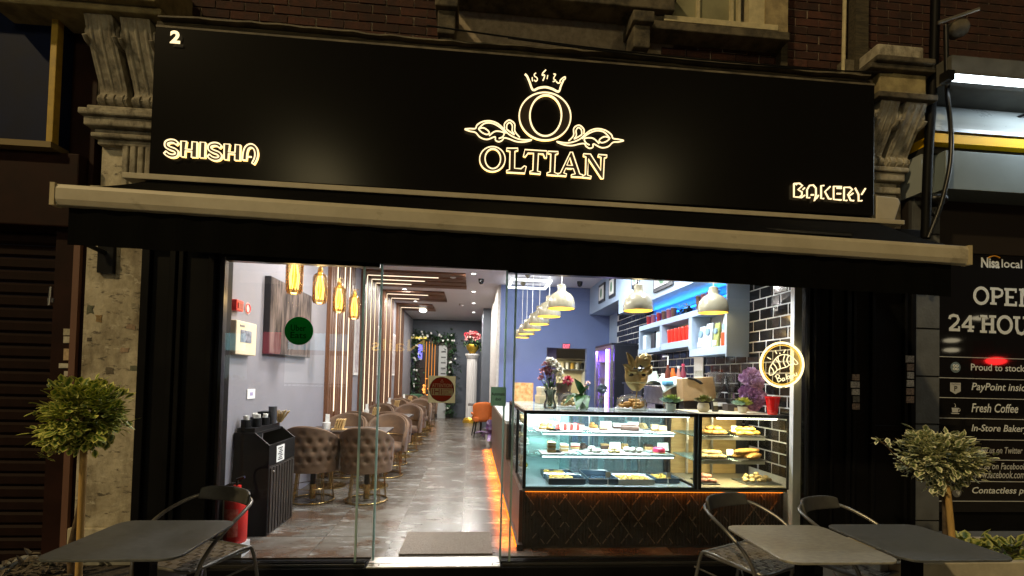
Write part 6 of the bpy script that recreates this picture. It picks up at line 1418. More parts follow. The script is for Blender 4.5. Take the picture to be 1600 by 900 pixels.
o = G().box(-.56,.21,3.97,4.52,FZ+.001,FZ+.014).build('door_mat', mat('brown_coir_mat',(.20,.165,.135),.97,var=.25,vs=90,bump=.5,bs=200,spec=.08)); tag(o,'flat brown door mat inside glass door','mat')
# ================================================================== SEATING
VEL = mat('brown_velvet', (.140,.076,.036), .75, c2=(.090,.048,.023), vs=7, coat=0); VEL.node_tree.nodes['Principled BSDF'].inputs['Sheen Weight'].default_value = .15
BRASS = mat('brass', (.48,.33,.13), .25, 1)
def make_velvet_chair():
    t = thing('tufted_chair', '', 'chair', (0,0,0), 'brown velvet tufted tub chairs along the left wall', local=True)
    R0x, R0y = .275, .265
    def top(a): return .45+.42*(max(0,math.cos(a*.80))**.55 if abs(a)<1.9 else 0)*1.0
    def rad(a,z): return 1+.10*(z-.45)/.42
    def shell(off):
        def f(u,v):
            a = (u*2-1)*1.92; zt = top(a); z = .36+(zt-.36)*v
            rx, ry = (R0x+off)*rad(a,z), (R0y+off)*rad(a,z)
            if off > 0:
                s = a*.30; row = (z-.40)/.105; c = s/.115 + (.5 if int(math.floor(row+.5))%2 else 0)
                d2 = ((c-round(c))*.115)**2+((row-round(row))*.105)**2
                k = .036*math.exp(-d2/.00055)*(1 if abs(a)<1.35 and .42<z<zt-.05 else 0) - .010*(1 if abs(a)<1.4 else 0)
                rx -= k; ry -= k
            return (rx*math.sin(a), ry*math.cos(a)-.02, z)
        return f
    NU,NV = 72,22; g = G(); fo, fi = shell(.015), shell(-.035)
    O = [[fo(i/NU,j/NV) for i in range(NU+1)] for j in range(NV+1)]; I = [[fi(i/NU,j/NV) for i in range(NU+1)] for j in range(NV+1)]
    vs = [p for r in O for p in r]+[p for r in I for p in r]; n1 = NU+1; b = n1*(NV+1)
    fs = []
    for j in range(NV):
        for i in range(NU):
            q = j*n1+i; fs += [(q,q+1,q+n1+1,q+n1),(b+q,b+q+n1,b+q+n1+1,b+q+1)]
    for i in range(NU): q = NV*n1+i; fs.append((q,q+1,b+q+1,b+q)); fs.append((i,b+i,b+i+1,i+1))
    for j in range(NV): q = j*n1; fs.append((q,q+n1,b+q+n1,b+q)); q += NU; fs.append((q,b+q,b+q+n1,q+n1))
    g.add(vs,fs); bk = g.build('backrest', VEL, t, smooth=70)
    rim = [Vector(O[NV][i]).lerp(Vector(I[NV][i]),.5) for i in range(NU+1)]
    G().tube(rim,.016,8).build('piping', VEL, bk, smooth=80)
    G().lathe([(.0,.36),(.20,.36),(.235,.38),(.245,.43),(.225,.475),(.15,.49),(0,.493)],(0,-.03,0),28).build('seat', VEL, t, smooth=60)
    w = [(a,) for a in (-.75,.75)]
    g = G().tube([( (R0x-.045)*math.sin(a),(R0y-.045)*math.cos(a)-.02,.585) for a in [(-1.3+2.6*i/14) for i in range(15)]],.007,6); g.build('brass_band', BRASS, t)
    for a in (.6,1.9,3.0,4.1,5.4):
        g = G()
        for o_ in (-.05,.05): g.tube([(.20*math.sin(a+o_),.20*math.cos(a+o_)-.02,.37),(.235*math.sin(a+o_),.235*math.cos(a+o_)-.02,.02)],.006,6)
        g.build('leg', BRASS, t)
    G().tube([(.238*math.sin(i*.18),.238*math.cos(i*.18)-.02,.012) for i in range(35)],.010,7,True).build('base_ring', BRASS, t, smooth=80)
    G().lathe([(.035,.02),(.035,.19)],(0,-.02,0),14).build('post_sleeve', BRASS, t); G().lathe([(.03,.191),(.03,.36)],(0,-.02,0),14).build('post', BLACKM, t)
    G().tube([(.225*math.sin(i*.18),.225*math.cos(i*.18)-.02,.17) for i in range(35)],.004,6,True).build('brace_ring', BRASS, t)
    return t
vc = make_velvet_chair(); first = True
pr = ['nearest','second','third','farthest']
for r in range(4):
    for c in range(2):
        for fc in range(2):
            x = [-1.80,-1.21][c] - (.05*(r>0) if c else 0) + random.uniform(-.02,.02); y = [5.70,7.10][fc]+2.3*r+random.uniform(-.04,.04)
            rz = (math.pi if fc == 0 else 0)+random.uniform(-.10,.10)
            lab = '%s %s brown tufted chair facing %s'%(pr[r], 'wall side' if c == 0 else 'aisle side', 'into the shop, back to window' if fc == 0 else 'the window')
            if first: vc.location = (x,y,FZ); vc.rotation_euler.z = rz; vc['label'] = lab; first = False
            else: dup(vc,(x,y,FZ),rz,lab)
DT_ = mat('dark_table_top', (.035,.022,.016), .5, var=.2, vs=6)
for r in range(4):
    y = 6.40+2.3*r; t = thing('cafe_table', '%s dark cafe table between brown velvet chairs'%pr[r], 'table', (-1.5,y,FZ))
    G().box(-2.09,-1.06,y-.30,y+.30,FZ+.72,FZ+.75).build('tabletop', DT_, t, bevel=.006)
    for x in (-1.8,-1.25): G().lathe([(.19,0),(.19,.012),(.03,.03),(.028,.40)],(x,y,FZ),20,cap=True).build('pedestal', BRASS, t, smooth=40); G().lathe([(.032,.401),(.032,.719)],(x,y,FZ),16).build('column', BLACKM, t)
    z = FZ+.7505
    h = thing('menu_holder', '%s cream cup holder with white card on cafe table'%pr[r], 'holder', (-1.85,y,z)); G().lathe([(.045,0),(.05,.09)],(-1.85,y-.1,z),14).build('cup', WHITE, h); G().cbox((-1.84,y-.1,z+.13),(.05,.01,.13),.2).build('card', PAPER, h)
    b = thing('napkin_stand', '%s slatted wooden napkin stand on cafe table'%pr[r], 'napkin holder', (-1.68,y,z))
    for i in range(4): G().cbox((-1.72+.03*i,y-.12,z+.07),(.012,.10,.14),0,0,.25).build('slat', mat('light_wood',(.55,.36,.14),.6), b)
    G().box(-1.78,-1.58,y-.17,y-.07,z,z+.012).build('base', mat('light_wood',(.55,.36,.14),.6), b)
# black condiment and bin station by the window
bs = thing('bin_station', 'black waste station with sloped hatch and fluted door', 'bin', (-1.85,4.55,FZ))
BL2 = mat('matt_black_board', (.006,.006,.0065), .5, spec=.2); BL3 = mat('fluted_dark_panel', (.03,.024,.02), .5)
X0,X1,Y0,Y1 = -2.11,-1.80,4.45,5.07
def hz(z): return FZ+z
G().prism([(X0,Y0,hz(0)),(X1,Y0,hz(0)),(X1,Y0,hz(.81)),(X1-.13,Y0,hz(.92)),(X0,Y0,hz(.92))],(0,.02,0)).build('side', BL2, bs); G().prism([(X0,Y1-.02,hz(0)),(X1,Y1-.02,hz(0)),(X1,Y1-.02,hz(.81)),(X1-.13,Y1-.02,hz(.92)),(X0,Y1-.02,hz(.92))],(0,.02,0)).build('side', BL2, bs)
G().box(X0,X1-.13,Y0+.021,Y1-.021,hz(.90),hz(.92)).build('top', BL2, bs); G().box(X1-.02,X1,Y0+.021,Y1-.021,hz(.62),hz(.81)).build('front_flap', BL2, bs); G().box(X0+.01,X1-.05,Y0+.021,Y1-.021,hz(.02),hz(.60)).build('inner_bin', mat('inner_black',(.006,.006,.006),.7), bs)
G().box(X1-.02,X1,Y0+.021,Y1-.021,hz(0),hz(.615)).build('door', BL3, bs)
for i in range(9): G().box(X1,X1+.012,Y0+.03+.064*i,Y0+.072+.064*i,hz(.02),hz(.60)).build('flute', BL3, bs)
G().ball((X1+.022,Y0+.06,hz(.57)),.010,8,6).build('knob', ALU, bs)
nt_ = G().box(X1,X1+.004,Y0+.16,Y0+.34,hz(.63),hz(.78)).build('notice', PAPER, bs)
g = G()
for i in range(7): g.box(X1+.004,X1+.005,Y0+.19+.018*(i%3),Y0+.30-.02*(i%2),hz(.645)+.018*i,hz(.655)+.018*i)
g.build('print', DK, nt_)
tr_ = thing('condiment_tray', 'black tray of cups, sachets and stirrers on waste station', 'tray', (-2.03,4.7,hz(.92)))
G().box(-2.10,-1.945,4.48,5.04,hz(.9205),hz(.96)).build('tray', BL2, tr_)
for k,(x,y,r,h,m) in enumerate(((-2.05,4.54,.042,.07,BL2),(-1.99,4.62,.042,.08,BL2),(-2.05,4.72,.042,.08,BL2),(-1.99,4.80,.042,.07,BL2))):
    G().lathe([(r,0),(r,h)],(x,y,hz(.9605)),16).build('cup', m, tr_)
    g = G()
    for i in range(9): g.cbox((x+random.uniform(-.018,.018),y+random.uniform(-.018,.018),hz(.96)+h+.012),(.010,.022,.05),random.uniform(0,3),random.uniform(-.3,.3))
    g.build('sachets', PAPER, tr_)
G().box(-2.09,-1.99,4.86,4.99,hz(.9605),hz(1.08)).build('black_caddy', BL2, tr_); G().lathe([(.036,0),(.04,.17)],(-1.97,4.92,hz(.9605)),16).build('dark_cup', mat('charcoal_cup',(.05,.05,.055),.4), tr_)
g = G()
for i in range(12): g.tube([(-1.945+.002*i,5.0+.006*(i%3),hz(.965)),(-1.98+.013*i,4.97+.01*(i%4),hz(1.08)+.003*(i%5))],.006,5)
g.build('stirrers', mat('birch_stirrer',(.62,.46,.22),.6), tr_)
# fire extinguisher on the floor beside it
ex0 = at(368,800,Y=4.02); fe = thing('fire_extinguisher', 'red fire extinguisher standing inside the left window', 'fire extinguisher', (ex0.x,4.02,FZ))
exx = ex0.x
G().lathe([(.078,0),(.085,.01),(.085,.36),(.070,.40),(.030,.43),(.03,.45)],(exx,4.03,FZ+.10),24).build('cylinder', RED, fe, smooth=50); G().box(exx-.09,exx+.09,3.95,4.09,FZ,FZ+.099).build('stand', mat('extinguisher_stand',(.5,.5,.5),.5), fe)
G().tube([(exx,4.03,FZ+.53),(exx,4.03,FZ+.60),(exx+.06,4.02,FZ+.62)],.012,8).build('valve', BLACKM, fe); G().tube(smooth_path([(exx,4.03,FZ+.57),(exx-.09,3.99,FZ+.52),(exx-.10,3.97,FZ+.25)],5),.011,8).build('hose', BLACKM, fe)
lb = G()
for i in range(8):
    a0_,a1_ = -2.4+.18*i,-2.4+.18*(i+1); r=.0858; lb.add([(exx+r*math.cos(a0_),4.03+r*math.sin(a0_),FZ+.16),(exx+r*math.cos(a1_),4.03+r*math.sin(a1_),FZ+.16),(exx+r*math.cos(a1_),4.03+r*math.sin(a1_),FZ+.38),(exx+r*math.cos(a0_),4.03+r*math.sin(a0_),FZ+.38)],[(0,1,2,3)])
lb.build('label', mat('label_red_white',(.75,.22,.18),.5,c2=(.55,.04,.03),vs=28), fe)
o = G().cbox((exx-.13,4.03,FZ+.22),(.12,.10,.44)).build('grey_box', mat('grey_cabinet',(.42,.40,.42),.5), bevel=.006); tag(o,'grey upright box beside the red extinguisher','box')
# far end: arch with greenery, column, orange chair, green chairs
ga0, ga1 = at(641,650,Y=YB-.1), at(713,524,Y=YB-.1)
dw = thing('mirror_doorway', 'dark doorway with orange fairy lights under green garland', 'doorway', ((ga0.x+ga1.x)/2,YB-.05,FZ))
G().box(ga0.x+.12,ga1.x-.12,YB-.04,YB-.002,FZ,ga1.z-.12).build('dark_back', mat('dark_doorway',(.03,.022,.02),.3), dw)
OR = emit('orange_fairy', (1,.36,.05), 1.3); 
for i in range(4): G().box(ga0.x+.48+.10*i,ga0.x+.495+.10*i,YB-.07,YB-.05,.9+.15*(i%2),ga1.z-.25).build('light_rod', OR, dw)
g = G(); rg = random.Random(9)
for i in range(46): g.ball((ga0.x+rg.uniform(.42,.98),YB-.08,rg.uniform(.5,1.0+.5*rg.random())),(rg.uniform(.02,.06),.02,rg.uniform(.015,.05)),7,5)
g.build('fairy_lights', emit('dim_orange_fairy',(1,.36,.08),2.2), dw, kind='stuff')
pu = at(656,548,Y=YB-.15); pn = thing('purple_screen', 'small purple blue lit screen in green garland arch', 'screen', pu); G().box(pu.x-.06,pu.x+.08,YB-.14,YB-.10,pu.z-.30,pu.z+.22).build('screen', emit('violet_screen',(.22,.20,1),2.0), pn)
ys_ = at(652,528,Y=YB-.15); o = G().box(ys_.x-.2,ys_.x+.34,YB-.30,YB-.26,ys_.z-.03,ys_.z+.04).build('gold_lettering', emit('gold_glow',(1,.72,.15),1.6)); tag(o,'small glowing gold sign strip at top of green arch','sign')
mb0,mb1 = at(683,650,Y=YB-.25), at(699,540,Y=YB-.25)
mb = thing('menu_board', 'tall grey white menu board standing in the green arch', 'sign', (mb0.x,YB-.25,FZ)); G().box(mb0.x,mb1.x,YB-.27,YB-.23,FZ,mb1.z).build('board', mat('grey_white_board',(.38,.39,.38),.5), mb)
g = G()
for i in range(6): g.box(mb0.x+.08,mb1.x-.04,YB-.274,YB-.2705,mb1.z-.25-.19*i,mb1.z-.20-.19*i)
g.build('text_line', mat('board_ink',(.08,.08,.08),.6), mb)
gl = thing('green_garland', 'thick green leafy garland arch with white flowers', 'garland', ((ga0.x+ga1.x)/2,YB-.15,FZ))
g = G(); fl_ = G(); N_ = 900
for i in range(N_):
    s = rg.random()
    if s < .40: x,z = ga0.x+rg.gauss(.13,.11), rg.uniform(FZ,ga1.z)
    elif s < .68: x,z = ga0.x+(ga1.x-ga0.x)*rg.random(), ga1.z-.10+rg.gauss(0,.10)
    else: x,z = ga1.x-rg.gauss(.14,.10), rg.uniform(.15,ga1.z)
    leaf(g,(x,YB-.12-rg.random()*.22,z),(rg.uniform(-1,1),rg.uniform(-1,.1),rg.uniform(-1,1)),rg.uniform(.09,.17),rg.uniform(.025,.045),.3)
for i in range(44):
    s = rg.random()
    if s<.4: x,z = ga0.x+rg.gauss(.15,.08), rg.uniform(.4,ga1.z)
    elif s<.7: x,z = ga0.x+(ga1.x-ga0.x)*rg.random(), ga1.z-.10+rg.gauss(0,.07)
    else: x,z = ga1.x-rg.gauss(.15,.07), rg.uniform(.3,ga1.z)
    fl_.ball((x,YB-.36,z),(.035,.02,.035),7,5,.2)
g.build('leaves', mat('garland_green',(.022,.065,.022),.6,var=.5,vs=20), gl); fl_.build('white_flowers', WHITE, gl)
cm = at(735.5,660,Z=FZ); clx, cly = cm.x-.005, cm.y
cz1 = at(736,553,Y=cly).z
cl = thing('white_column', 'white fluted column with gold base at far end', 'column', (clx,cly,FZ))
H = cz1-FZ
g = G(); prof = []
nf = 64; vs = []
for zz in (.16,H-.16):
    for i in range(nf): a = 2*math.pi*i/nf; r = .17-.012*(.5+.5*math.cos(a*16)); vs.append((clx+r*math.cos(a),cly+r*math.sin(a),FZ+zz))
g.add(vs,[(i,(i+1)%nf,nf+(i+1)%nf,nf+i) for i in range(nf)]); g.build('shaft', mat('column_white',(.68,.66,.64),.5), cl)
G().lathe([(.17,H-.159),(.19,H-.13),(.21,H-.06),(.23,H-.05),(.23,H),(0,H)],(clx,cly,FZ),28).build('capital', mat('column_white',(.68,.66,.64),.5), cl)
G().lathe([(.26,0),(.26,.05),(.22,.06),(.24,.09),(.22,.12),(.18,.159)],(clx,cly,FZ),28).build('gold_base', mat('yellow_gold',(.75,.48,.06),.3,.7), cl)
vz = cz1+.001; gv = thing('flower_urn', 'gold urn of red and pink roses on white column', 'vase', (clx,cly,vz))
G().lathe([(.10,0),(.12,.02),(.10,.05),(.18,.14),(.21,.24),(.20,.30),(.18,.31)],(clx,cly,vz),24).build('urn', mat('yellow_gold',(.75,.48,.06),.3,.7), gv, smooth=50)
g = G()
for i in range(160): leaf(g,(clx+rg.gauss(0,.16),cly+rg.gauss(0,.10),vz+.26+abs(rg.gauss(0,.12))-(.12 if i%3==0 else 0)),(rg.uniform(-1,1),rg.uniform(-1,.2),rg.uniform(-.8,.8)),.12,.035)
g.build('leaves', DGREEN, gv)
for i in range(16): bloom(G(),(clx+rg.uniform(-.20,.20),cly-.08+rg.uniform(-.06,.06),vz+.50+rg.uniform(-.05,.16)),.10,18).build('rose', [mat('rose_red',(.45,.015,.03),.5,var=.3,vs=20),mat('rose_pink',(.70,.25,.25),.5,var=.2,vs=20),mat('rose_blush',(.75,.48,.42),.5)][i%3], gv)
def armchair(name, lab, x, y, m, rz, legm):
    t = thing(name, lab, 'chair', (0,0,0), local=True)
    G().grid(lambda u,v:(.25*math.sin((u*2-1)*1.25)*(1+.08*v)*1.02, .26*math.cos((u*2-1)*1.25)+.02*v, .40+(.46-.10*abs(u*2-1)**3)*v),20,8).build('backrest', m, t, smooth=60).modifiers.new('thickness','SOLIDIFY').thickness=.06
    G().cbox((0,0,.44),(.48,.46,.12)).build('seat', m, t, bevel=.03)
    for sx_ in (-1,1):
        for sy_ in (-1,1): G().tube([(sx_*.17,sy_*.17,.39),(sx_*.23,sy_*.22,0)],[.022,.014],8).build('leg', legm, t)
        G().cbox((sx_*.245,-.04,.56),(.05,.34,.06)).build('armrest', m, t, bevel=.02)
    t.location = (x,y,FZ); t.rotation_euler.z = rz; return t
q = at(752,684,Z=FZ); armchair('orange_armchair','orange velvet armchair with dark legs, back turned to window',q.x+.02,q.y+.25,mat('orange_velvet',(.55,.13,.02),.7,var=.1,vs=8),math.pi+.12,BLACKM)
gm = mat('green_velvet',(.05,.12,.06),.7,var=.15,vs=8)
q = at(628,625,Y=15.2); armchair('green_armchair','left green velvet armchair behind brown chairs at far end',q.x,15.2,gm,.2,BLACKM); q = at(648,622,Y=15.6); armchair('green_armchair','right green velvet armchair behind brown chairs at far end',q.x,15.6,gm,-.1,BLACKM)
q = at(752,640,Y=12.6); t = thing('far_table', 'low dark table behind the orange armchair with red item', 'table', (q.x,12.6,FZ)); G().box(q.x-.35,q.x+.35,12.3,12.9,FZ+.72,FZ+.75).build('tabletop', DT_, t); G().lathe([(.2,0),(.2,.02),(.03,.04),(.03,.719)],(q.x,12.6,FZ),16).build('pedestal', BLACKM, t)
q = at(765,697,Z=FZ); gf = thing('wrapped_plant', 'purple ribbon wrapped plant in small white pot on floor', 'plant', q)
G().lathe([(.08,0),(.105,.24),(.10,.24)],q,18).build('pot', WHITE, gf); g = G()
for i in range(26):
    a = rg.uniform(0,6.28); e = rg.uniform(.1,1.2); L = rg.uniform(.22,.42); d = Vector((math.cos(a)*math.cos(e),math.sin(a)*math.cos(e),math.sin(e))); s = d.cross(Vector((0,0,1))).normalized()
    b0 = q+Vector((0,0,.25)); P = [b0+d*L*t-Vector((0,0,1))*L*.5*t*t for t in (0,.3,.6,.85,1)]; w_ = .035
    g.add([p+s*w_ for p in P]+[p-s*w_ for p in P],[(k,k+1,5+k+1,5+k) for k in range(4)])
g.build('ribbons', mat('lilac_ribbon',(.38,.25,.52),.35,c2=(.18,.10,.28),vs=8), gf)
G().ball(q+Vector((.03,0,.42)),(.12,.10,.14),12,8,.2).build('wrap', mat('dark_purple_wrap',(.10,.05,.14),.4), gf)
# ================================================================== PAVEMENT FURNITURE
TT_LIT = mat('case_lit_laminate', (.33,.315,.265), .32, c2=(.22,.21,.185), vs=26, stretch=(1,2.5,1), bump=.03, bs=200)  # lighter copy of the tabletop grey, pastry case glow put into the colour
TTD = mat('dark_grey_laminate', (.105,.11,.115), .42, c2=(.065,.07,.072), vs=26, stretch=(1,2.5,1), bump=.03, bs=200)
def rrect(w,d,r,z,n=7):
    P = []
    for cx,cy,a0 in ((w/2-r,d/2-r,0),(-w/2+r,d/2-r,90),(-w/2+r,-d/2+r,180),(w/2-r,-d/2+r,270)):
        for i in range(n+1): a = R(a0+90*i/n); P.append(Vector((cx+r*math.cos(a),cy+r*math.sin(a),z)))
    return P
def make_table(m):
    t = thing('bistro_table', '', 'table', (0,0,0), 'square bistro tables on the pavement', local=True)
    G().prism(rrect(.60,.57,.075,.728),(0,0,.012)).build('tabletop', m, t, bevel=.003)
    G().box(-.035,.035,-.035,.035,.03,.715).build('post', BLACK, t, bevel=.004); G().box(-.16,.16,-.16,.16,.7155,.7275).build('mounting_plate', BLACK, t)
    for a in range(4):
        c,s = math.cos(R(45+90*a)),math.sin(R(45+90*a)); G().hexa([(c*.03-s*.03,s*.03+c*.03,.0),(c*.03+s*.03,s*.03-c*.03,.0),(c*.30+s*.025,s*.30-c*.025,0),(c*.30-s*.025,s*.30+c*.025,0)],[(c*.03-s*.03,s*.03+c*.03,.035),(c*.03+s*.03,s*.03-c*.03,.035),(c*.30+s*.025,s*.30-c*.025,.02),(c*.30-s*.025,s*.30+c*.025,.02)]).build('foot', BLACK, t)
    return t
t1 = make_table(TTD); t1.location = (-1.585,2.515,0); t1['label'] = 'square dark grey bistro table at left before shrub'
t2 = dup(t1,(1.80,2.415,0),0,'bistro table with pastry case glow in its top colour, middle of right pair'); 
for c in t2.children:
    if c.name.startswith('tabletop'): c.data = c.data.copy(); c.data.materials[0] = TT_LIT
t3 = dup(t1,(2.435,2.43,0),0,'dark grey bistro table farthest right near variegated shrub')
CH = mat('chair_tube', (.26,.25,.23), .33, .75, var=.1, vs=20); CHB = mat('chair_back_plastic', (.055,.055,.054), .45, var=.15, vs=20); STR = mat('woven_strap', (.20,.17,.13), .6, c2=(.12,.10,.08), vs=30)
def make_chair():
    t = thing('bistro_chair', '', 'chair', (0,0,0), 'tube armed bistro chairs on the pavement', local=True)
    half = [(.235,-.215,0),(.245,-.20,.25),(.262,-.185,.44),(.285,-.13,.565),(.29,-.02,.655),(.265,.11,.715),(.215,.20,.745)]
    back = [(.12,.245,.755),(0,.26,.757),(-.12,.245,.755)]
    G().tube(smooth_path([(x,y,z) for x,y,z in half]+back+[(-x,y,z) for x,y,z in half[::-1]],6),.0115,9).build('arm_tube', CH, t, smooth=80)
    def bp(u,v):
        a = (u*2-1)*.90; x = .235*math.sin(a)/math.sin(.90)*.92; y = .262-.115*(1-math.cos(a))/(1-math.cos(.9))*.62
        hh = .092*(1-.30*abs(u*2-1)**4)
        return (x, y-.016+.020*v, .712+hh*v+(.012*abs(u*2-1)**3))
    o = G().grid(bp,22,5).build('backrest', CHB, t, smooth=70); o.modifiers.new('thickness','SOLIDIFY').thickness=.020
    bv = o.modifiers.new('round','BEVEL'); bv.width = .006; bv.segments = 2
    fr = rrect(.45,.43,.06,.445); G().tube(fr,.0115,8,True).build('seat_frame', CH, t, smooth=80)
    for s in (-1,1):
        G().tube(smooth_path([(s*.215,-.20,.443),(s*.225,.0,.452),(s*.225,.16,.462),(s*.225,.215,.43),(s*.235,.25,.25),(s*.24,.285,0)],5),.0105,8).build('rear_leg', CH, t, smooth=80)
        G().tube([(s*.24,-.20,.10),(-s*.235,.26,.34)],.006,6).build('cross_brace', CH, t)
    for i in range(9):
        x = -.18+.045*i
        P = [(x,-.205+.41*j/32,.447+.0035*math.sin(math.pi*(j/32*9)+ (math.pi if i%2 else 0))) for j in range(33)]
        g = G().add([(p[0]-.019,p[1],p[2]) for p in P]+[(p[0]+.019,p[1],p[2]) for p in P],[(k,k+1,33+k+1,33+k) for k in range(32)]); o = g.build('strap', STR, t); o.modifiers.new('thickness','SOLIDIFY').thickness=.002
    for i in range(9):
        y = -.18+.045*i
        P = [(-.215+.43*j/32,y,.447-.0035*math.sin(math.pi*(j/32*9)+(math.pi if i%2 else 0))) for j in range(33)]
        g = G().add([(p[0],p[1]-.019,p[2]) for p in P]+[(p[0],p[1]+.019,p[2]) for p in P],[(k,k+1,33+k+1,33+k) for k in range(32)]); o = g.build('strap', STR, t); o.modifiers.new('thickness','SOLIDIFY').thickness=.002
    return t
def seatpos(px, py, rz, z=.765):
    q = at(px,py,Z=z); d = .235
    return (q.x+d*math.sin(rz)*1, q.y-d*math.cos(rz), 0)
ch = make_chair(); rz = R(-24); ch.location = seatpos(361,771,rz); ch.rotation_euler.z = rz; ch['label'] = 'tube armed bistro chair behind the left table'
rz = R(26); dup(ch, seatpos(1126,781,rz), rz, 'tube armed bistro chair facing pastry case, left of right tables')
rz = R(24); dup(ch, seatpos(1270,786,rz), rz, 'tube armed bistro chair between the two right tables')
# ------------------------------------------------------------------ shrubs in troughs
def leafmat(name, mid, edge):
    m = bpy.data.materials.new(name); m.use_nodes = True; n,l = m.node_tree.nodes, m.node_tree.links; b = n['Principled BSDF']
    at_ = n.new('ShaderNodeAttribute'); at_.attribute_name = 'margin'
    nz = n.new('ShaderNodeTexNoise'); nz.inputs['Scale'].default_value = 60; tc = n.new('ShaderNodeTexCoord'); l.new(tc.outputs['Object'],nz.inputs['Vector'])
    ad = n.new('ShaderNodeMath'); ad.operation='MULTIPLY_ADD'; l.new(nz.outputs['Fac'],ad.inputs[0]); ad.inputs[1].default_value=.5; l.new(at_.outputs['Fac'],ad.inputs[2])
    cr = n.new('ShaderNodeValToRGB'); cr.color_ramp.elements[0].position=.55; cr.color_ramp.elements[1].position=.95; cr.color_ramp.elements[0].color=(*mid,1); cr.color_ramp.elements[1].color=(*edge,1)
    l.new(ad.outputs[0],cr.inputs[0]); l.new(cr.outputs[0],b.inputs['Base Color']); b.inputs['Roughness'].default_value=.45
    return m
def crown(par, c, rad, n, L, m, seed, extra=()):
    rg = random.Random(seed); vs=[]; fs=[]; mg=[]
    cl = [(Vector((rg.gauss(0,1),rg.gauss(0,1),rg.gauss(0,1))).normalized(), rg.uniform(.62,1.04)) for _ in range(70)]
    def add(b, d, ln, w):
        s = d.cross(Vector((rg.uniform(-.3,.3),rg.uniform(-.3,.3),1))); s = s.normalized() if s.length>.05 else Vector((1,0,0)); nn = s.cross(d); k=len(vs)
        q = [b, b+d*ln*.30+s*w*.8-nn*.10*w, b+d*ln*.62+s*w-nn*.12*w-nn*ln*.06, b+d*ln-nn*ln*.22, b+d*ln*.62-s*w-nn*.12*w-nn*ln*.06, b+d*ln*.30-s*w*.8-nn*.10*w, b+d*ln*.30-nn*.30*w, b+d*ln*.66-nn*.30*w-nn*ln*.06]
        vs.extend(tuple(p) for p in q); fs.extend([(k,k+6,k+1),(k+1,k+6,k+7,k+2),(k+2,k+7,k+3),(k,k+5,k+6),(k+5,k+4,k+7,k+6),(k+4,k+3,k+7)]); mg.extend([.35,.85,.9,.8,.9,.85,0,.1])
    for i in range(n):
        v, rr = cl[rg.randrange(70)]
        p = v*rr + Vector((rg.gauss(0,.15),rg.gauss(0,.15),rg.gauss(0,.15)))
        if rg.random() < .25: p *= rg.uniform(.4,.85)
        b = Vector(c)+Vector((p.x*rad[0],p.y*rad[1],p.z*rad[2])); out = Vector((p.x,p.y,p.z)).normalized()
        d = (out*.7+Vector((rg.uniform(-1,1),rg.uniform(-1,1),rg.uniform(-.5,1)))*.7).normalized(); ln = L*rg.uniform(.65,1.2); add(b,d,ln,ln*rg.uniform(.27,.36))
    for path in extra:
        for i in range(len(path)*5):
            t = i/5; a = path[min(int(t),len(path)-1)]; b2 = path[min(int(t)+1,len(path)-1)]; p = Vector(a).lerp(Vector(b2),t-int(t))
            d = Vector((rg.uniform(-1,1),rg.uniform(-1,1),rg.uniform(-.3,1))).normalized(); add(p,d,L*rg.uniform(.7,1.1),L*.22)
    me = bpy.data.meshes.new('crown'); me.from_pydata(vs,[],fs); me.materials.append(m); a = me.attributes.new('margin','FLOAT','POINT'); a.data.foreach_set('value',mg); me.update()
    o = bpy.data.objects.new('crown',me); col.objects.link(o); o.parent = par
    return o
BARK = mat('bark', (.10,.065,.035), .85, var=.4, vs=20, bump=.5, bs=60); STAKE = mat('bamboo_stake', (.50,.31,.10), .6, var=.12, vs=10, stretch=(8,8,1))
SOIL = mat('soil', (.05,.04,.03), .95, var=.4, vs=40, bump=.6, bs=60)
TR1 = mat('grey_stone_trough', (.30,.30,.27), .7, var=.12, vs=8, bump=.2); TR2 = mat('dark_trough', (.10,.095,.085), .6, var=.2, vs=8)
c = at(130,650,Y=2.95)
s1 = thing('clipped_shrub', 'round green yellow edged standard shrub with stake, before pale pilaster', 'shrub', (0,0,0), local=True)
crown(s1, c, (.19,.18,.175), 1900, .058, leafmat('yellow_edged_leaf',(.11,.20,.03),(.74,.74,.20)), 4, extra=[[(c.x-.10,2.95,c.z-.13),(c.x-.14,2.93,c.z-.20),(c.x-.16,2.92,c.z-.24)],[(c.x-.17,2.95,c.z+.02),(c.x-.24,2.93,c.z+.02)]])
G().tube(smooth_path([(c.x-.03,2.97,.30),(c.x-.05,2.98,.55),(c.x+.0,2.97,.85),(c.x+.0,2.95,c.z)],5),[.020]*6+[.016]*10,8).build('trunk', BARK, s1, smooth=60)
g = G()
for i in range(24):
    v = Vector((random.gauss(0,1),random.gauss(0,1),random.gauss(0,.7))).normalized()*.15; g.tube([c+Vector((0,0,-.12)),c+v*.5,c+v],[.008,.005,.002],5)
g.build('branches', BARK, s1)
k0 = at(128,700,Y=2.90); G().tube([(k0.x+.015,2.90,.25),(k0.x+.01,2.90,k0.z)],.017,8).build('stake', STAKE, s1, smooth=60)
pA = thing('planter', 'grey trough planter at bottom left under the left table', 'planter', (-2.0,2.95,0))
a = at(205,845,Y=3.15)
G().box(-2.75,-1.78,2.70,3.22,0,.02).build('base', TR1, pA); g = G()
for x0,x1,y0,y1 in ((-2.75,-2.70,2.70,3.22),(-1.83,-1.78,2.70,3.22),(-2.70,-1.83,2.70,2.745),(-2.70,-1.83,3.175,3.22)): g.box(x0,x1,y0,y1,.021,.40)
g.build('wall', TR1, pA, bevel=.008); G().box(-2.70,-1.83,2.745,3.175,.021,.35).build('soil', SOIL, pA)
g = G(); rg = random.Random(11)
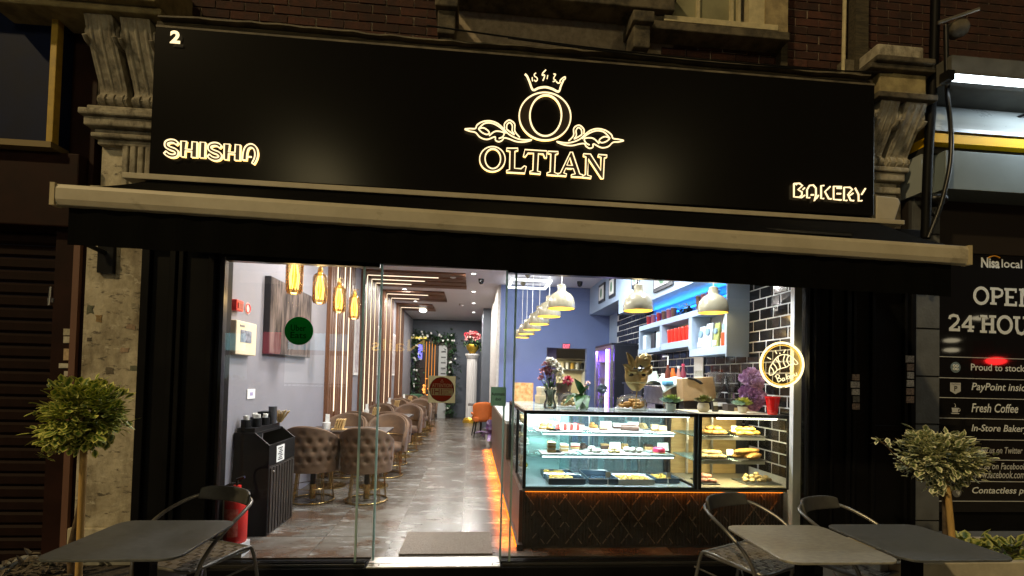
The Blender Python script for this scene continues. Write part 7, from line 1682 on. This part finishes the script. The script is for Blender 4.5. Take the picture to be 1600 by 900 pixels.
for i in range(260): leaf(g,(rg.uniform(-2.72,-2.3),rg.uniform(2.70,3.15),.34+rg.uniform(0,.10)),(rg.uniform(-1,1),rg.uniform(-1,1),rg.uniform(-.2,.6)),.07,.014,.3)
o = g.build('dry_leaves', mat('dry_leaf',(.16,.13,.09),.8,c2=(.07,.055,.04),vs=30)); o['kind'] = 'stuff'
c = at(1464,715,Y=3.02)
s2 = thing('clipped_shrub', 'round cream variegated standard shrub with stray branch, right', 'shrub', (0,0,0), local=True)
b1 = [at(x,y,Y=3.0) for x,y in ((1420,730),(1400,715),(1385,695),(1371,688))]
crown(s2, c, (.195,.18,.175), 1900, .057, leafmat('cream_edged_leaf',(.15,.20,.07),(.86,.84,.56)), 8, extra=[b1])
p0,p1_ = at(1478,765,Y=3.02), at(1480,880,Y=3.02)
G().tube(b1,.005,5).build('stray_branch', BARK, s2)
G().tube([(p1_.x+.0,3.03,.30),(p0.x-.01,3.02,p0.z),(p0.x-.02,3.02,c.z)],[.016,.015,.012],8).build('trunk', BARK, s2, smooth=60)
q0,q1 = at(1490,870,Y=2.98), at(1479,752,Y=2.98); G().tube([(q0.x+.02,2.98,.28),(q1.x,2.98,q1.z)],.019,8).build('stake', STAKE, s2, smooth=60)
g = G()
for i in range(24):
    v = Vector((random.gauss(0,1.2),random.gauss(0,1),random.gauss(0,.7))).normalized()*.15; g.tube([c+Vector((0,0,-.12)),c+v*.5,c+v],[.008,.005,.002],5)
g.build('branches', BARK, s2)
pB = thing('planter', 'pale cream trough planter at bottom right under variegated shrub', 'planter', (3.0,2.95,0))
TR3 = mat('cream_trough', (.42,.38,.29), .7, var=.12, vs=8, bump=.2)
g = G()
for x0,x1,y0,y1 in ((2.52,2.57,2.72,3.20),(3.75,3.80,2.72,3.20),(2.57,3.75,2.72,2.765),(2.57,3.75,3.155,3.20)): g.box(x0,x1,y0,y1,.021,.50)
g.build('wall', TR3, pB, bevel=.008); G().box(2.52,3.80,2.72,3.20,0,.02).build('base', TR3, pB); G().box(2.57,3.75,2.765,3.155,.021,.43).build('soil', SOIL, pB)
for k,(px,lab) in enumerate(((1515,'low green yellow plant filling right planter'),(1570,'low green yellow plant at right edge of planter'))):
    q = at(px,885,Y=2.95); t = thing('bedding_plant', lab, 'plant', (0,0,0), local=True)
    crown(t,(q.x,2.95,.47),(.15,.14,.07),160,.075,leafmat('bedding_leaf_%d'%k,(.05,.09,.02),(.35,.36,.10)),20+k)
    G().tube([(q.x,2.95,.43),(q.x,2.95,.48)],.006,5).build('stem', GRND, t)
# ================================================================== ACROSS THE ROAD (mirrored in the panes)
op = thing('opposite_shop', 'lit shops across the road, mirrored in left window pane', 'shop', (-8,-12.4,0))
G().box(-22,16,-13.2,-12.6,0,7).build('wall', mat('dark_street_wall',(.03,.028,.027),.8), op)
for x0,x1,z0,z1,c,s in ((-10.6,-9.3,2.4,3.1,(.30,.75,.80),2.2),(-8.6,-7.9,2.3,3.2,(.9,.10,.14),2.4),(-7.6,-5.2,2.5,3.2,(.25,.65,.85),2.6),(-7.7,-6.0,1.0,2.3,(.65,.75,.75),1.6),(-5.9,-5.2,1.0,2.3,(.75,.70,.62),1.6),(-10.4,-9.2,1.0,2.2,(.5,.62,.6),1.3),(-12.2,-11.3,2.3,2.7,(1,.45,.05),6)):
    G().box(x0,x1,-12.6,-12.55,z0,z1).build('lit_window', emit('shop_glow_%d'%int(x0*10),c,s*1.3), op)
rl = thing('railing', 'black street railing across the road, mirrored in left pane', 'railing', (-8,-10.4,0))
G().tube([(-13,-10.4,1.15),(-3.5,-10.4,1.15)],.03,6).build('top_rail', BLACKM, rl)
bar = G().tube([(0,0,0),(0,0,1.15)],.014,5).mesh('bar', BLACKM)
for i in range(60): share('bar', bar, (-13+.16*i,-10.4,0), rl)
GLD = emit('gold_sign_glow',(1,.62,.12),5)
text('Nails',(-2.0,-12.5,2.55),-2.2,.5,GLD,op,right=(1,0,0),depth=-.03)
bpy.context.view_layer.update()
